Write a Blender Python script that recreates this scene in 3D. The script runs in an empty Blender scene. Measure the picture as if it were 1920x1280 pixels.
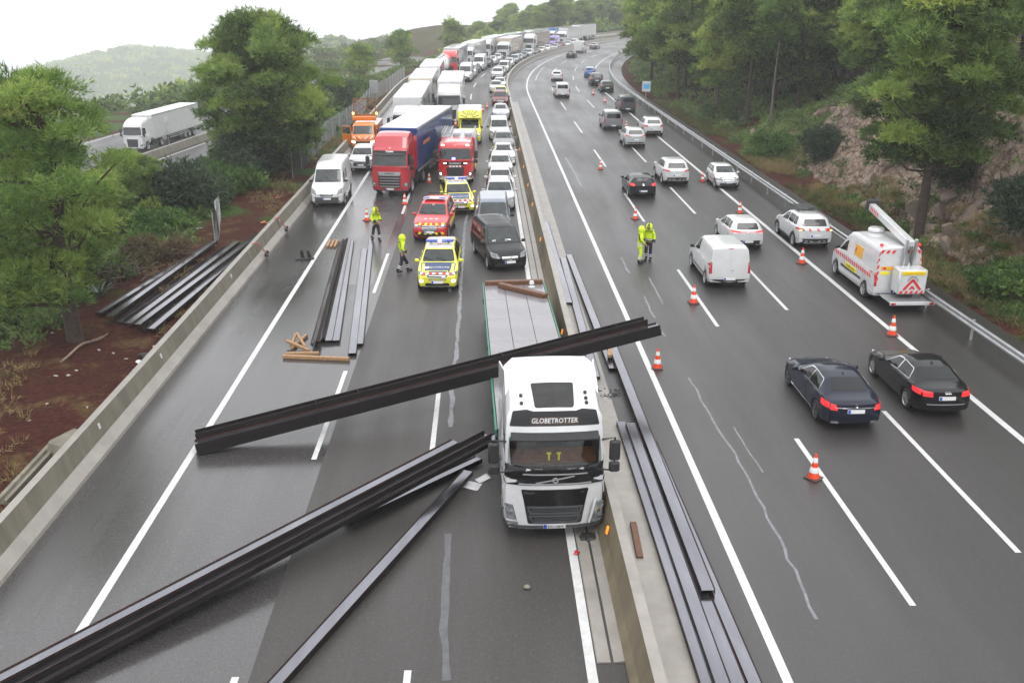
import bpy, bmesh, math, random
import numpy as np
from mathutils import Vector, Matrix, Euler
from mathutils.bvhtree import BVHTree
random.seed(7)
rng = np.random.default_rng(7)
sc = bpy.context.scene
COL = sc.collection
D = math.radians
PI = math.pi
# ------------------------------------------------------------------ camera
FPX, VPX, VPY = 1780.0, 905.0, -17.0
TH = math.atan((640 - VPY) / FPX)
CAMH = 13.5 * math.cos(TH)
PSI = math.atan((960 - VPX) * math.cos(TH) / FPX)
cd = bpy.data.cameras.new('camera')
cam = bpy.data.objects.new('camera', cd)
COL.objects.link(cam)
cd.sensor_width = 36.0
cd.lens = FPX / 1920 * 36
cd.clip_end = 9000
cd.clip_start = 0.3
cam.location = (0, 0, CAMH)
cam.rotation_euler = (PI / 2 - TH, 0, -PSI)
sc.camera = cam
# ------------------------------------------------------------------ sky, sun, exposure
wd = bpy.data.worlds.new('World')
sc.world = wd
wd.use_nodes = True
nt = wd.node_tree
nt.nodes.clear()
SUN_EL, SUN_ROT = D(62), D(160)
tc = nt.nodes.new('ShaderNodeTexCoord')
sep = nt.nodes.new('ShaderNodeSeparateXYZ')
mx = nt.nodes.new('ShaderNodeMath'); mx.operation = 'MAXIMUM'; mx.inputs[1].default_value = 0.06
cmb = nt.nodes.new('ShaderNodeCombineXYZ')
sky = nt.nodes.new('ShaderNodeTexSky')
sky.sky_type = 'NISHITA'
sky.sun_disc = False
sky.sun_elevation = SUN_EL
sky.sun_rotation = SUN_ROT
sky.air_density = 1.0
sky.dust_density = 6.0
sky.ozone_density = 1.0
hs = nt.nodes.new('ShaderNodeHueSaturation'); hs.inputs['Saturation'].default_value = 0.12
# cloud deck: an even overcast layer mixed over the clear sky
mixc = nt.nodes.new('ShaderNodeMix'); mixc.data_type = 'RGBA'
mixc.inputs[0].default_value = 0.72
mixc.inputs[7].default_value = (12.3, 12.5, 12.9, 1)
bg = nt.nodes.new('ShaderNodeBackground'); bg.inputs[1].default_value = 0.125
out = nt.nodes.new('ShaderNodeOutputWorld')
L = nt.links.new
L(tc.outputs['Generated'], sep.inputs[0])
L(sep.outputs[0], cmb.inputs[0]); L(sep.outputs[1], cmb.inputs[1])
L(sep.outputs[2], mx.inputs[0]); L(mx.outputs[0], cmb.inputs[2])
L(cmb.outputs[0], sky.inputs[0])
L(sky.outputs[0], hs.inputs['Color']); L(hs.outputs[0], mixc.inputs[6])
L(mixc.outputs[2], bg.inputs[0]); L(bg.outputs[0], out.inputs[0])
sl = bpy.data.lights.new('sun', 'SUN'); sl.energy = 0.6; sl.angle = D(25); sl.color = (1, 0.97, 0.93)
so = bpy.data.objects.new('sun', sl); COL.objects.link(so)
so.rotation_euler = (PI / 2 - SUN_EL, 0, PI - SUN_ROT)
so.location = (0, 0, 40)
sc.view_settings.view_transform = 'Standard'
sc.view_settings.look = 'None'
sc.view_settings.exposure = 0.47
sc.view_settings.gamma = 1.0
sc.view_settings.use_curve_mapping = False
sc.render.engine = 'CYCLES'
cy = sc.cycles
cy.max_bounces = 7; cy.diffuse_bounces = 3; cy.glossy_bounces = 3; cy.transmission_bounces = 3
cy.transparent_max_bounces = 6; cy.volume_bounces = 3
cy.use_denoising = True
cy.caustics_reflective = False; cy.caustics_refractive = False
cy.sample_clamp_indirect = 6.0

# ------------------------------------------------------------------ small helpers
_R = Euler(cam.rotation_euler).to_matrix()
def G(px, py, z=0.0):
    """photo pixel (1920x1280) -> the point of the level z plane seen there"""
    d = _R @ Vector(((px - 960) / FPX, (640 - py) / FPX, -1))
    t = (z - CAMH) / d.z
    return Vector((0, 0, CAMH)) + d * t

# road frame: s along the median, t to the right of it
S0, RC = 125.0, 330.0
S1 = S0 + RC * 1.05
def RP(s, t, z=0.0):
    if s <= S0:
        return Vector((t, s, z))
    a = (min(s, S1) - S0) / RC
    e = max(0, s - S1)
    return Vector((RC - (RC - t) * math.cos(a) + e * math.sin(a), S0 + (RC - t) * math.sin(a) + e * math.cos(a), z))
def RA(s):
    return 0.0 if s <= S0 else (min(s, S1) - S0) / RC
def inv_st(x, y):
    """numpy: world xy -> s, t"""
    x = np.asarray(x, float); y = np.asarray(y, float)
    dx, dy = RC - x, y - S0
    r = np.hypot(dx, dy)
    a = np.arctan2(dy, dx)
    a2 = (S1 - S0) / RC
    s = np.where(y <= S0, y, S0 + a * RC); t = np.where(y <= S0, x, RC - r)
    far = (y > S0) & ((a > a2) | (dx < 0))
    cx, cyy = RC - RC * math.cos(a2), S0 + RC * math.sin(a2)
    ex, ey = x - cx, y - cyy
    s = np.where(far, S1 + ex * math.sin(a2) + ey * math.cos(a2), s)
    t = np.where(far, ex * math.cos(a2) - ey * math.sin(a2), t)
    return s, t
def st_of(p):
    s, t = inv_st(p.x, p.y)
    return float(s), float(t)

KIDS = {}
def reg(o, parent):
    if parent is not None:
        o.parent = parent
        KIDS.setdefault(parent.name, []).append(o)
    return o
def tag(o, label=None, cat=None, group=None, kind=None):
    if label: o['label'] = label
    if cat: o['category'] = cat
    if group: o['group'] = group
    if kind: o['kind'] = kind
    return o
def empty(name, loc=(0, 0, 0), rz=0.0):
    o = bpy.data.objects.new(name, None)
    o.empty_display_size = 0.3
    COL.objects.link(o); o.location = loc; o.rotation_euler.z = rz
    return o
def link_mesh(name, me, parent=None):
    o = bpy.data.objects.new(name, me); COL.objects.link(o)
    return reg(o, parent)
def mesh(name, V, F, mats, parent=None, smooth=None, mi=None):
    me = bpy.data.meshes.new(name)
    me.from_pydata([tuple(v) for v in V], [], [tuple(f) for f in F])
    if not isinstance(mats, (list, tuple)): mats = [mats]
    for m in mats: me.materials.append(m)
    if mi is not None: me.polygons.foreach_set('material_index', mi)
    if smooth is not None:
        me.polygons.foreach_set('use_smooth', [True] * len(me.polygons))
        if smooth < 180: me.set_sharp_from_angle(angle=D(smooth))
    me.update()
    return link_mesh(name, me, parent)
def copy_tree(o, parent=None):
    c = o.copy(); COL.objects.link(c)
    if parent is not None: reg(c, parent)
    for k in list(KIDS.get(o.name, ())): copy_tree(k, c)
    return c

class MB:
    """collects simple solids into one mesh"""
    def __init__(s): s.V = []; s.F = []; s.M = []
    def add(s, V, F, m=0):
        n = len(s.V); s.V += [tuple(v) for v in V]
        s.F += [tuple(i + n for i in f) for f in F]; s.M += [m] * len(F); return s
    def box(s, c, d, m=0, rot=None, ch=0.0, top=(1, 1)):
        hx, hy, hz = d[0] / 2, d[1] / 2, d[2] / 2
        ch = min(ch, hx * .9, hy * .9, hz * .9)
        if ch <= 0:
            V = [(x * hx * (top[0] if z > 0 else 1), y * hy * (top[1] if z > 0 else 1), z * hz) for x in (-1, 1) for y in (-1, 1) for z in (-1, 1)]
            F = [(0, 1, 3, 2), (4, 6, 7, 5), (0, 4, 5, 1), (2, 3, 7, 6), (0, 2, 6, 4), (1, 5, 7, 3)]
        else:
            V = []; F = []; ix = {}
            for sx in (-1, 1):
                for sy in (-1, 1):
                    for sz in (-1, 1):
                        kx = top[0] if sz > 0 else 1; ky = top[1] if sz > 0 else 1
                        for a in range(3):
                            p = [sx * (hx * kx - (ch if a != 0 else 0)), sy * (hy * ky - (ch if a != 1 else 0)), sz * (hz - (ch if a != 2 else 0))]
                            ix[sx, sy, sz, a] = len(V); V.append(tuple(p))
            I = ix
            for q in (-1, 1):
                f = [I[q, -1, -1, 0], I[q, 1, -1, 0], I[q, 1, 1, 0], I[q, -1, 1, 0]]; F.append(f if q > 0 else f[::-1])
                f = [I[-1, q, -1, 1], I[-1, q, 1, 1], I[1, q, 1, 1], I[1, q, -1, 1]]; F.append(f if q > 0 else f[::-1])
                f = [I[-1, -1, q, 2], I[1, -1, q, 2], I[1, 1, q, 2], I[-1, 1, q, 2]]; F.append(f if q > 0 else f[::-1])
            for a in (-1, 1):
                for b in (-1, 1):
                    f = [I[a, b, -1, 0], I[a, b, 1, 0], I[a, b, 1, 1], I[a, b, -1, 1]]; F.append(f if a * b < 0 else f[::-1])
                    f = [I[a, -1, b, 0], I[a, 1, b, 0], I[a, 1, b, 2], I[a, -1, b, 2]]; F.append(f if a * b > 0 else f[::-1])
                    f = [I[-1, a, b, 1], I[1, a, b, 1], I[1, a, b, 2], I[-1, a, b, 2]]; F.append(f if a * b < 0 else f[::-1])
                    for e in (-1, 1):
                        f = [I[a, b, e, 0], I[a, b, e, 1], I[a, b, e, 2]]; F.append(f if a * b * e > 0 else f[::-1])
        if rot is not None: V = [rot @ Vector(v) for v in V]
        return s.add([(v[0] + c[0], v[1] + c[1], v[2] + c[2]) for v in V], F, m)
    def tube(s, pts, rad, n=8, m=0, cap=True):
        pts = [Vector(p) for p in pts]
        if not isinstance(rad, (list, tuple)): rad = [rad] * len(pts)
        V = []; F = []
        t0 = (pts[1] - pts[0]).normalized()
        ref = Vector((0, 0, 1)) if abs(t0.z) < .9 else Vector((1, 0, 0))
        for i, p in enumerate(pts):
            t = (pts[min(i + 1, len(pts) - 1)] - pts[max(i - 1, 0)]).normalized()
            u = t.cross(ref); u.normalize(); w = t.cross(u)
            for k in range(n):
                a = 2 * PI * k / n
                V.append(p + (u * math.cos(a) + w * math.sin(a)) * rad[i])
        for i in range(len(pts) - 1):
            for k in range(n):
                F.append((i * n + k, (i + 1) * n + k, (i + 1) * n + (k + 1) % n, i * n + (k + 1) % n))
        if cap:
            F.append(tuple(range(n))); F.append(tuple(range(len(V) - 1, len(V) - n - 1, -1)))
        return s.add(V, F, m)
    def lathe(s, prof, c=(0, 0, 0), axis='z', n=24, m=0, close=False):
        V = []; F = []
        for r, h in prof:
            for k in range(n):
                a = 2 * PI * k / n
                x, y = r * math.cos(a), r * math.sin(a)
                p = (x, y, h) if axis == 'z' else ((h, x, y) if axis == 'x' else (y, h, x))
                V.append((p[0] + c[0], p[1] + c[1], p[2] + c[2]))
        for i in range(len(prof) - 1):
            for k in range(n):
                F.append((i * n + k, i * n + (k + 1) % n, (i + 1) * n + (k + 1) % n, (i + 1) * n + k))
        if close:
            F.append(tuple(range(n - 1, -1, -1))); F.append(tuple(range(len(V) - n, len(V))))
        return s.add(V, F, m)
    def extrude(s, poly, a, b, m=0):
        """2D polygon (list of (u,v)) swept from frame a to frame b; frames map (u,v)->point"""
        n = len(poly)
        V = [a(u, v) for u, v in poly] + [b(u, v) for u, v in poly]
        F = [(k, (k + 1) % n, n + (k + 1) % n, n + k) for k in range(n)] + [tuple(range(n - 1, -1, -1)), tuple(range(n, 2 * n))]
        return s.add(V, F, m)
    def build(s, name, mats, parent=None, smooth=None):
        o = mesh(name, s.V, s.F, mats, parent, smooth, s.M)
        return o

# ------------------------------------------------------------------ materials
MATS = {}
def mat(name, col, rough=0.5, metal=0.0, spec=0.5, coat=0.0, var=0.0, vscale=3.0, bump=0.0, bscale=20.0, emit=None, es=0.0, dirt=0.0, dcol=(.06, .05, .04), rvar=0.0, vstretch=(1, 1, 1), col2=None, world=False):
    if name in MATS: return MATS[name]
    m = bpy.data.materials.new(name); m.use_nodes = True
    t = m.node_tree; b = t.nodes['Principled BSDF']; N = t.nodes.new; K = t.links.new
    b.inputs['Roughness'].default_value = rough; b.inputs['Metallic'].default_value = metal
    b.inputs['Specular IOR Level'].default_value = spec
    b.inputs['Coat Weight'].default_value = coat; b.inputs['Coat Roughness'].default_value = .06
    b.inputs['Base Color'].default_value = (*col, 1)
    if emit is not None:
        b.inputs['Emission Color'].default_value = (*emit, 1); b.inputs['Emission Strength'].default_value = es
    vec = None
    if var or bump or dirt or rvar or col2:
        g = N('ShaderNodeTexCoord'); mp = N('ShaderNodeMapping'); mp.inputs['Scale'].default_value = vstretch
        if world:
            gg = N('ShaderNodeNewGeometry'); K(gg.outputs['Position'], mp.inputs[0])
        else: K(g.outputs['Object'], mp.inputs[0])
        vec = mp.outputs[0]
    def noise(scale, detail=4, rough_=.6):
        n = N('ShaderNodeTexNoise'); n.inputs['Scale'].default_value = scale; n.inputs['Detail'].default_value = detail
        n.inputs['Roughness'].default_value = rough_; K(vec, n.inputs['Vector']); return n
    cur = None
    if var or col2:
        n = noise(vscale); r = N('ShaderNodeValToRGB')
        c2 = col2 if col2 else tuple(min(1, c * (1 + var)) for c in col)
        c1 = col if col2 else tuple(c * (1 - var) for c in col)
        r.color_ramp.elements[0].position = .3; r.color_ramp.elements[1].position = .7
        r.color_ramp.elements[0].color = (*c1, 1); r.color_ramp.elements[1].color = (*c2, 1)
        K(n.outputs[0], r.inputs[0]); cur = r.outputs[0]
    if dirt:
        n = noise(2.3, 6, .7); r = N('ShaderNodeValToRGB'); r.color_ramp.elements[0].position = .45; r.color_ramp.elements[1].position = .8
        r.color_ramp.elements[1].color = (dirt, dirt, dirt, 1)
        K(n.outputs[0], r.inputs[0]); x = N('ShaderNodeMix'); x.data_type = 'RGBA'
        K(r.outputs[0], x.inputs[0]); x.inputs[7].default_value = (*dcol, 1)
        if cur is None: x.inputs[6].default_value = (*col, 1)
        else: K(cur, x.inputs[6])
        cur = x.outputs[2]
    if cur is not None: K(cur, b.inputs['Base Color'])
    if rvar:
        n = noise(1.7, 5); r = N('ShaderNodeMapRange'); r.inputs[1].default_value = .3; r.inputs[2].default_value = .7
        r.inputs[3].default_value = max(.02, rough - rvar); r.inputs[4].default_value = min(1, rough + rvar)
        K(n.outputs[0], r.inputs[0]); K(r.outputs[0], b.inputs['Roughness'])
    if bump:
        n = noise(bscale, 5); bp = N('ShaderNodeBump'); bp.inputs['Strength'].default_value = bump; bp.inputs['Distance'].default_value = .02
        K(n.outputs[0], bp.inputs['Height']); K(bp.outputs[0], b.inputs['Normal'])
    MATS[name] = m
    return m
M = {}
M['white_mark'] = mat('white_mark', (.55, .55, .54), .45, var=.10, vscale=6, dirt=.35, dcol=(.25, .24, .23), world=True)
M['concrete'] = mat('concrete', (.18, .165, .13), .6, var=.28, vscale=1.2, vstretch=(1, 1.3, .3), dirt=.6, dcol=(.12, .11, .07), bump=.25, bscale=25, world=True)
M['concrete_light'] = mat('concrete_light', (.27, .25, .225), .45, var=.15, vscale=1.2, dirt=.4, dcol=(.16, .14, .12), bump=.2, bscale=30, world=True)
M['concrete_stain'] = mat('concrete_stain', (.165, .135, .085), .6, var=.22, vscale=1.3, vstretch=(1, .9, .3), dirt=.7, dcol=(.075, .062, .038), bump=.2, bscale=20, world=True)
M['rubber'] = mat('rubber', (.014, .014, .015), .65, var=.2, vscale=4)
M['rim'] = mat('rim', (.48, .49, .50), .3, metal=.85, var=.08)
M['rim_dark'] = mat('rim_dark', (.10, .10, .11), .35, metal=.7, var=.08)
M['black_plastic'] = mat('black_plastic', (.018, .018, .019), .5, var=.2, vscale=5)
M['grey_plastic'] = mat('grey_plastic', (.06, .063, .068), .5, var=.15, vscale=5)
M['under'] = mat('under', (.008, .008, .008), .9, var=.2)
M['glass'] = mat('glass', (.008, .010, .011), .05, spec=.4, coat=0, var=.35, vscale=1.3)
M['glass_front'] = mat('glass_front', (.022, .027, .027), .05, spec=.6, coat=0, var=.5, vscale=1.8)
M['chrome'] = mat('chrome', (.7, .7, .7), .18, metal=1.0, var=.05)
M['silver'] = mat('silver_trim', (.45, .46, .47), .35, metal=.6, var=.08)
M['lamp_glass'] = mat('lamp_glass', (.16, .17, .18), .12, spec=.6, coat=.3, var=.5, vscale=9)
M['lamp_on'] = mat('lamp_on', (.9, .9, .9), .2, emit=(1, .96, .88), es=3.0)
M['tail_red'] = mat('tail_red', (.42, .02, .025), .2, coat=.7, var=.2, vscale=8)
M['tail_on'] = mat('tail_on', (.6, .03, .03), .2, emit=(1, .03, .05), es=.45)
M['amber'] = mat('amber', (.8, .25, .02), .3, emit=(1, .35, .02), es=.6)  # glow added to barrier reflectors and a lamp splinter, none of them lit lamps
M['amber_on'] = mat('amber_on', (.9, .35, .05), .3, emit=(1, .5, .12), es=4)
M['blue_on'] = mat('blue_on', (.1, .1, .8), .2, emit=(.16, .12, 1), es=7)
M['blue_lens'] = mat('blue_lens', (.03, .06, .38), .12, coat=.8, var=.15)
M['plate'] = mat('plate', (.72, .72, .72), .35, var=.04, vscale=9)
M['plate_blue'] = mat('plate_blue', (.02, .07, .45), .35, var=.05)
M['ink'] = mat('ink', (.012, .012, .014), .5, var=.1)
M['white_print'] = mat('white_print', (.62, .62, .62), .4, var=.04)
M['yellow_print'] = mat('yellow_print', (.85, .72, .03), .4, var=.05)
M['red_print'] = mat('red_print', (.62, .03, .03), .4, var=.06)
M['gold_print'] = mat('gold_print', (.75, .38, .03), .4, var=.08)
M['wood'] = mat('wood', (.34, .20, .10), .6, var=.3, vscale=3, vstretch=(6, 1, 6), dirt=.4, dcol=(.10, .05, .025), bump=.3, bscale=12)
M['wood_wet'] = mat('wood_wet', (.13, .055, .025), .5, var=.35, vscale=3, vstretch=(6, 1, 6), dirt=.5, dcol=(.03, .014, .008), bump=.3, bscale=12)
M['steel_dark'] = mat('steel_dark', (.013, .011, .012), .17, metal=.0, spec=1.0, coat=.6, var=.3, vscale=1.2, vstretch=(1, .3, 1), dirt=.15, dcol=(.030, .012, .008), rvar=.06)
M['steel_top'] = mat('steel_top', (.235, .235, .26), .2, metal=.92, var=.22, vscale=.9, vstretch=(1, .25, 1), dirt=.3, dcol=(.13, .11, .11), rvar=.07)  # brighter copy of the steel for web tops, sky brightness put into the material
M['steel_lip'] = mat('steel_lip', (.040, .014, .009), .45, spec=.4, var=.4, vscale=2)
M['galv'] = mat('galv', (.50, .51, .52), .38, metal=.75, var=.12, vscale=2, dirt=.3, dcol=(.22, .20, .18), world=True)
def paint(name, col, **k):
    k = {**dict(rough=.32, coat=1.0, var=.05, vscale=1.5, dirt=.10, dcol=(.12, .11, .10)), **k}
    M['p_' + name] = mat('paint_' + name, col, **k)
for n, c in dict(policeblue=(.02, .04, .12), trailerblue=(.018, .055, .19), white=(.60, .605, .61), silver=(.42, .435, .45), grey=(.17, .175, .185), dark=(.055, .058, .063), black=(.005, .0055, .007), navy=(.006, .009, .022), red=(.42, .012, .022), darkred=(.13, .012, .018), yellow=(.72, .70, .035), lime=(.62, .72, .03), orange=(.78, .20, .012), blue=(.03, .14, .42), teal=(.03, .10, .13), green=(.035, .06, .045), beige=(.50, .42, .33), cream=(.62, .58, .48), bluegrey=(.10, .125, .17), brown=(.20, .13, .10), firered=(.55, .015, .02), purple=(.20, .10, .42)).items():
    paint(n, c, **(dict(dirt=.24, dcol=(.26, .235, .20)) if n == 'white' else dict(coat=.7, rough=.45, spec=.12, dirt=0) if n in ('black', 'navy', 'dark', 'policeblue', 'trailerblue', 'green', 'darkred') else {}))
# ================================================================== SETTING
def asphalt(name, c1, c2, r0, r1, streak=1.0, seed=0.0, bump=.35, spec=.5):
    m = bpy.data.materials.new(name); m.use_nodes = True
    t = m.node_tree; b = t.nodes['Principled BSDF']; N = t.nodes.new; K = t.links.new
    g = N('ShaderNodeNewGeometry')
    def noise(scale, stretch, detail=4, ro=.6, off=0):
        mp = N('ShaderNodeMapping'); mp.inputs['Scale'].default_value = stretch; mp.inputs['Location'].default_value = (off + seed, seed * 2, 0)
        K(g.outputs['Position'], mp.inputs[0])
        n = N('ShaderNodeTexNoise'); n.inputs['Scale'].default_value = scale; n.inputs['Detail'].default_value = detail; n.inputs['Roughness'].default_value = ro
        K(mp.outputs[0], n.inputs['Vector']); return n.outputs[0]
    def rng_(x, a, b_, c, d):
        r = N('ShaderNodeMapRange'); r.inputs[1].default_value = a; r.inputs[2].default_value = b_; r.inputs[3].default_value = c; r.inputs[4].default_value = d
        K(x, r.inputs[0]); return r.outputs[0]
    def mixc(f, a, b_):
        x = N('ShaderNodeMix'); x.data_type = 'RGBA'
        if hasattr(f, 'links'): K(f, x.inputs[0])
        else: x.inputs[0].default_value = f
        for i, q in ((6, a), (7, b_)):
            if hasattr(q, 'links'): K(q, x.inputs[i])
            else: x.inputs[i].default_value = (*q, 1)
        return x.outputs[2]
    big = noise(.16, (1, .35, 1), 5)
    st = noise(.9, (1, .06, 1), 5, .65, 7)
    fine = noise(26, (1, 1, 1), 3, .7)
    grit = noise(75, (1, 1, 1), 2, .8)
    c = mixc(rng_(big, .35, .65, 0, 1), c1, c2)
    c = mixc(rng_(fine, .38, .64, 0, .8), c, tuple(x * .40 for x in c1))
    c = mixc(rng_(grit, .58, .72, 0, .6), c, tuple(min(1, x * 3.2) for x in c2))
    spots = noise(1.3, (1, .8, 1), 6, .7, 3)
    c = mixc(rng_(spots, .55, .75, 0, .25), c, tuple(x * .55 for x in c1))
    c = mixc(rng_(st, .38, .62, 0, .45), c, tuple(x * .66 for x in c1))
    c = mixc(rng_(noise(11, (1, 1, 1), 5, .8, 5), .53, .68, 0, .55), c, tuple(min(1, x * 1.7) for x in c2))
    K(c, b.inputs['Base Color'])
    mul = N('ShaderNodeMath'); mul.operation = 'MULTIPLY_ADD'
    K(st, mul.inputs[0]); mul.inputs[1].default_value = .6 * streak; K(big, mul.inputs[2])
    r = rng_(mul.outputs[0], .55, 1.0, r0, r1); K(r, b.inputs['Roughness'])
    b.inputs['Specular IOR Level'].default_value = spec
    bp = N('ShaderNodeBump'); bp.inputs['Distance'].default_value = .012
    K(rng_(r, r0, r1, bump * .12, bump), bp.inputs['Strength'])
    K(fine, bp.inputs['Height']); K(bp.outputs[0], b.inputs['Normal'])
    MATS[name] = m
    return m
M['asph'] = asphalt('asphalt_porous', (.050, .045, .0415), (.063, .057, .053), .36, .60, spec=.5, bump=.9)
M['asph_wet'] = asphalt('asphalt_wet', (.052, .048, .048), (.066, .062, .062), .06, .30, 1.2, 4.0, .08, spec=1.0)
M['asph_right'] = asphalt('asphalt_right', (.031, .028, .027), (.041, .037, .035), .30, .50, 1.0, 9.0, spec=.85, bump=.8)
M['asph_far'] = asphalt('asphalt_far', (.036, .034, .034), (.05, .047, .046), .3, .55, 1, 2, spec=.25)

S_END = 330.0
def s_list(a, b, step=4.0):
    n = max(1, int(math.ceil((b - a) / step)))
    return [a + (b - a) * i / n for i in range(n + 1)]
def ribbon(name, t0, t1, a, b, z, m, parent=None, step=4.0, jit=0.0):
    V = []; F = []
    for i, s in enumerate(s_list(a, b, step)):
        for t in (t0, t1):
            V.append(RP(s, t + (random.uniform(-jit, jit) if jit else 0), z))
        if i: F.append((2 * i - 2, 2 * i - 1, 2 * i + 1, 2 * i))
    return mesh(name, V, F, m, parent)
def sweep(name, prof, a, b, mats, parent=None, step=4.0, mi=None, smooth=None, path=RP):
    n = len(prof); V = []; F = []; I = []
    ss = s_list(a, b, step)
    for i, s in enumerate(ss):
        for t, z in prof: V.append(path(s, t, z))
        if i:
            for k in range(n):
                F.append(((i - 1) * n + k, i * n + k, i * n + (k + 1) % n, (i - 1) * n + (k + 1) % n))
                I.append(mi[k] if mi else 0)
    F.append(tuple(range(n))); F.append(tuple(range(len(V) - 1, len(V) - n - 1, -1))); I += [0, 0]
    return mesh(name, V, F, mats, parent, smooth, I)

road = ribbon('road', -4.72, 2.72, -6, S_END, 0.0, M['asph']); tag(road, kind='structure')
tag(ribbon('hard_shoulder', -11.35, -4.72, -6, S_END, 0.0, M['asph_wet']), kind='structure')
rr = ribbon('road', 3.4, 20.6, -6, S_END, 0.0, M['asph_right']); tag(rr, kind='structure')
# solid edge lines and dashes, thin paint films 4 mm above the asphalt
for par, t, w in ((road, 2.03, .20), (road, -8.62, .20), (rr, 5.83, .20), (rr, 16.1, .22)):
    ribbon('edge_line', t - w / 2, t + w / 2, -6, S_END, 0.004, M['white_mark'], par, jit=.006)
def dashes(par, t, first, period, length, n, w=.15):
    for k in range(n):
        a = first + k * period
        if a + length < S_END - 2:
            ribbon('lane_dash', t - w / 2, t + w / 2, a, a + length, 0.004, M['white_mark'], par, jit=.004)
dashes(road, -5.0, 8.6, 16.05, 6.8, 17)
dashes(road, -1.62, 8.7, 16.05, 6.8, 17)
dashes(rr, 9.32, -1.2, 18.5, 8.3, 17)
dashes(rr, 12.75, .8, 18.5, 8.2, 17)
# the inner branch line of the curve far ahead and the paler wet repair patch of the lane
ribbon('edge_line', 7.0, 7.1, 148, 175, .004, M['white_mark'], rr)

M['asph_patch'] = asphalt('asphalt_patch', (.085, .080, .082), (.105, .10, .10), .10, .34, 1.0, 6.0, .08, spec=.9)
tag(ribbon('repair_patch', -6.75, -5.2, 42.0, 57.0, .004, M['asph_patch']), kind='structure')
# sealed cracks: light wavering bands
M['seal'] = mat('crack_seal', (.085, .085, .09), .4, var=.25, vscale=5, world=True)
M['seal_pale'] = mat('crack_seal_pale', (.17, .175, .185), .45, var=.3, vscale=4, world=True)
def seal(pix, w, m, par, rag=.03):
    P = [G(*p) for p in pix]; V = []; F = []; n = 0
    for i in range(len(P) - 1):
        k = max(2, int((P[i + 1] - P[i]).length / .45))
        for j in range(k + (i == len(P) - 2)):
            p = P[i].lerp(P[i + 1], j / k); d = (P[i + 1] - P[i]).normalized(); q = Vector((d.y, -d.x, 0))
            o = random.uniform(-rag, rag); ww = w * random.uniform(.65, 1.2)
            V += [p + q * (o - ww / 2) + Vector((0, 0, .003)), p + q * (o + ww / 2) + Vector((0, 0, .003))]
            if n: F.append((2 * n - 2, 2 * n - 1, 2 * n + 1, 2 * n))
            n += 1
    mesh('crack_seal', V, F, m, par)
seal([(836, 1275), (832, 1180), (836, 1080), (842, 1000)], .16, M['seal'], road, .03)
seal([(846, 800), (848, 745), (846, 715), (855, 670), (861, 590), (866, 500), (872, 420), (884, 375)], .16, M['seal_pale'], road)
seal([(1292, 708), (1330, 775), (1395, 880), (1450, 990), (1500, 1090), (1530, 1160)], .07, M['seal_pale'], rr, .05)
seal([(1375, 800), (1405, 850), (1430, 885)], .05, M['seal_pale'], rr)
seal([(1060, 295), (1078, 325), (1090, 350)], .14, M['seal_pale'], rr)
seal([(1164, 482), (1172, 498), (1180, 512)], .10, M['seal_pale'], rr)
seal([(1217, 520), (1230, 545), (1243, 570)], .07, M['seal_pale'], rr)
seal([(1208, 555), (1218, 580), (1228, 596)], .08, M['seal_pale'], rr)
seal([(1238, 617), (1246, 630)], .08, M['seal_pale'], rr)
seal([(905, 245), (918, 212), (935, 180)], .14, M['seal_pale'], road)
# repaired / scraped marks on the left shoulder
M['scrape'] = mat('scrape_mark', (.035, .034, .034), .3, var=.3, vscale=6, world=True)
for k, (a, b) in enumerate((((564, 505), (586, 490)), ((558, 513), (588, 499)), ((548, 530), (588, 510)), ((530, 545), (566, 527)))):
    seal([a, b], .12, M['scrape'], road, .06)

# gutter beside the median wall: concrete channel with an open slot
gut = sweep('gutter', [(2.16, .0), (2.18, .03), (2.44, .022), (2.44, -.08), (2.50, -.08), (2.50, .022), (2.74, .05), (2.74, -.1), (2.16, -.1)], 15.6, 100, M['concrete_light'], step=4)
tag(gut, kind='structure')
M['slot'] = M['under']
ribbon('slot', 2.442, 2.498, 15.6, 100, -.02, M['slot'], gut)

# median barrier (precast profile) with drip-stained face, top cap and apron on the far side
medb = sweep('concrete_barrier', [(2.72, -.05), (2.72, .08), (2.84, .32), (2.97, 1.0), (3.20, 1.0), (3.30, .32), (3.42, .08), (3.42, -.05)], -6, S_END,
             [M['concrete_stain'], M['concrete_light']], mi=[0, 0, 0, 1, 1, 1, 1, 0], step=4)
tag(medb, 'long concrete median barrier with a stained brown face between the two carriageways', 'barrier')
ap = sweep('apron', [(3.40, -.02), (3.40, .035), (4.12, .012), (4.12, -.02)], -6, 118, M['concrete_light']); tag(ap, kind='structure')
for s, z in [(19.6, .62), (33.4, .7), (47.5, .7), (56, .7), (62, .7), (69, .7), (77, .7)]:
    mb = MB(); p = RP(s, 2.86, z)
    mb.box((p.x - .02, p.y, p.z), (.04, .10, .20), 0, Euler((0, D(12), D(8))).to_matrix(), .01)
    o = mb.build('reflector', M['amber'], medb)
# left barrier
leftb = sweep('concrete_barrier', [(-11.70, -.3), (-11.66, .95), (-11.44, .95), (-11.32, .36), (-11.08, .10), (-11.05, -.05)], -6, S_END,
              [M['concrete'], M['concrete_light']], mi=[0, 1, 0, 1, 1, 0], step=4)
tag(leftb, 'long concrete safety barrier with white reflectors between the shoulder and the red earth verge', 'barrier')
for s in [19.0, 25.6, 31.3, 41.2, 52, 63, 74, 85, 96, 108]:
    mb = MB(); p = RP(s, -11.385, .70)
    mb.box((p.x + .02, p.y, p.z), (.03, .10, .17), 0, Euler((0, D(-11), 0)).to_matrix(), .008)
    mb.build('reflector', M['white_print'], leftb)
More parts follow.
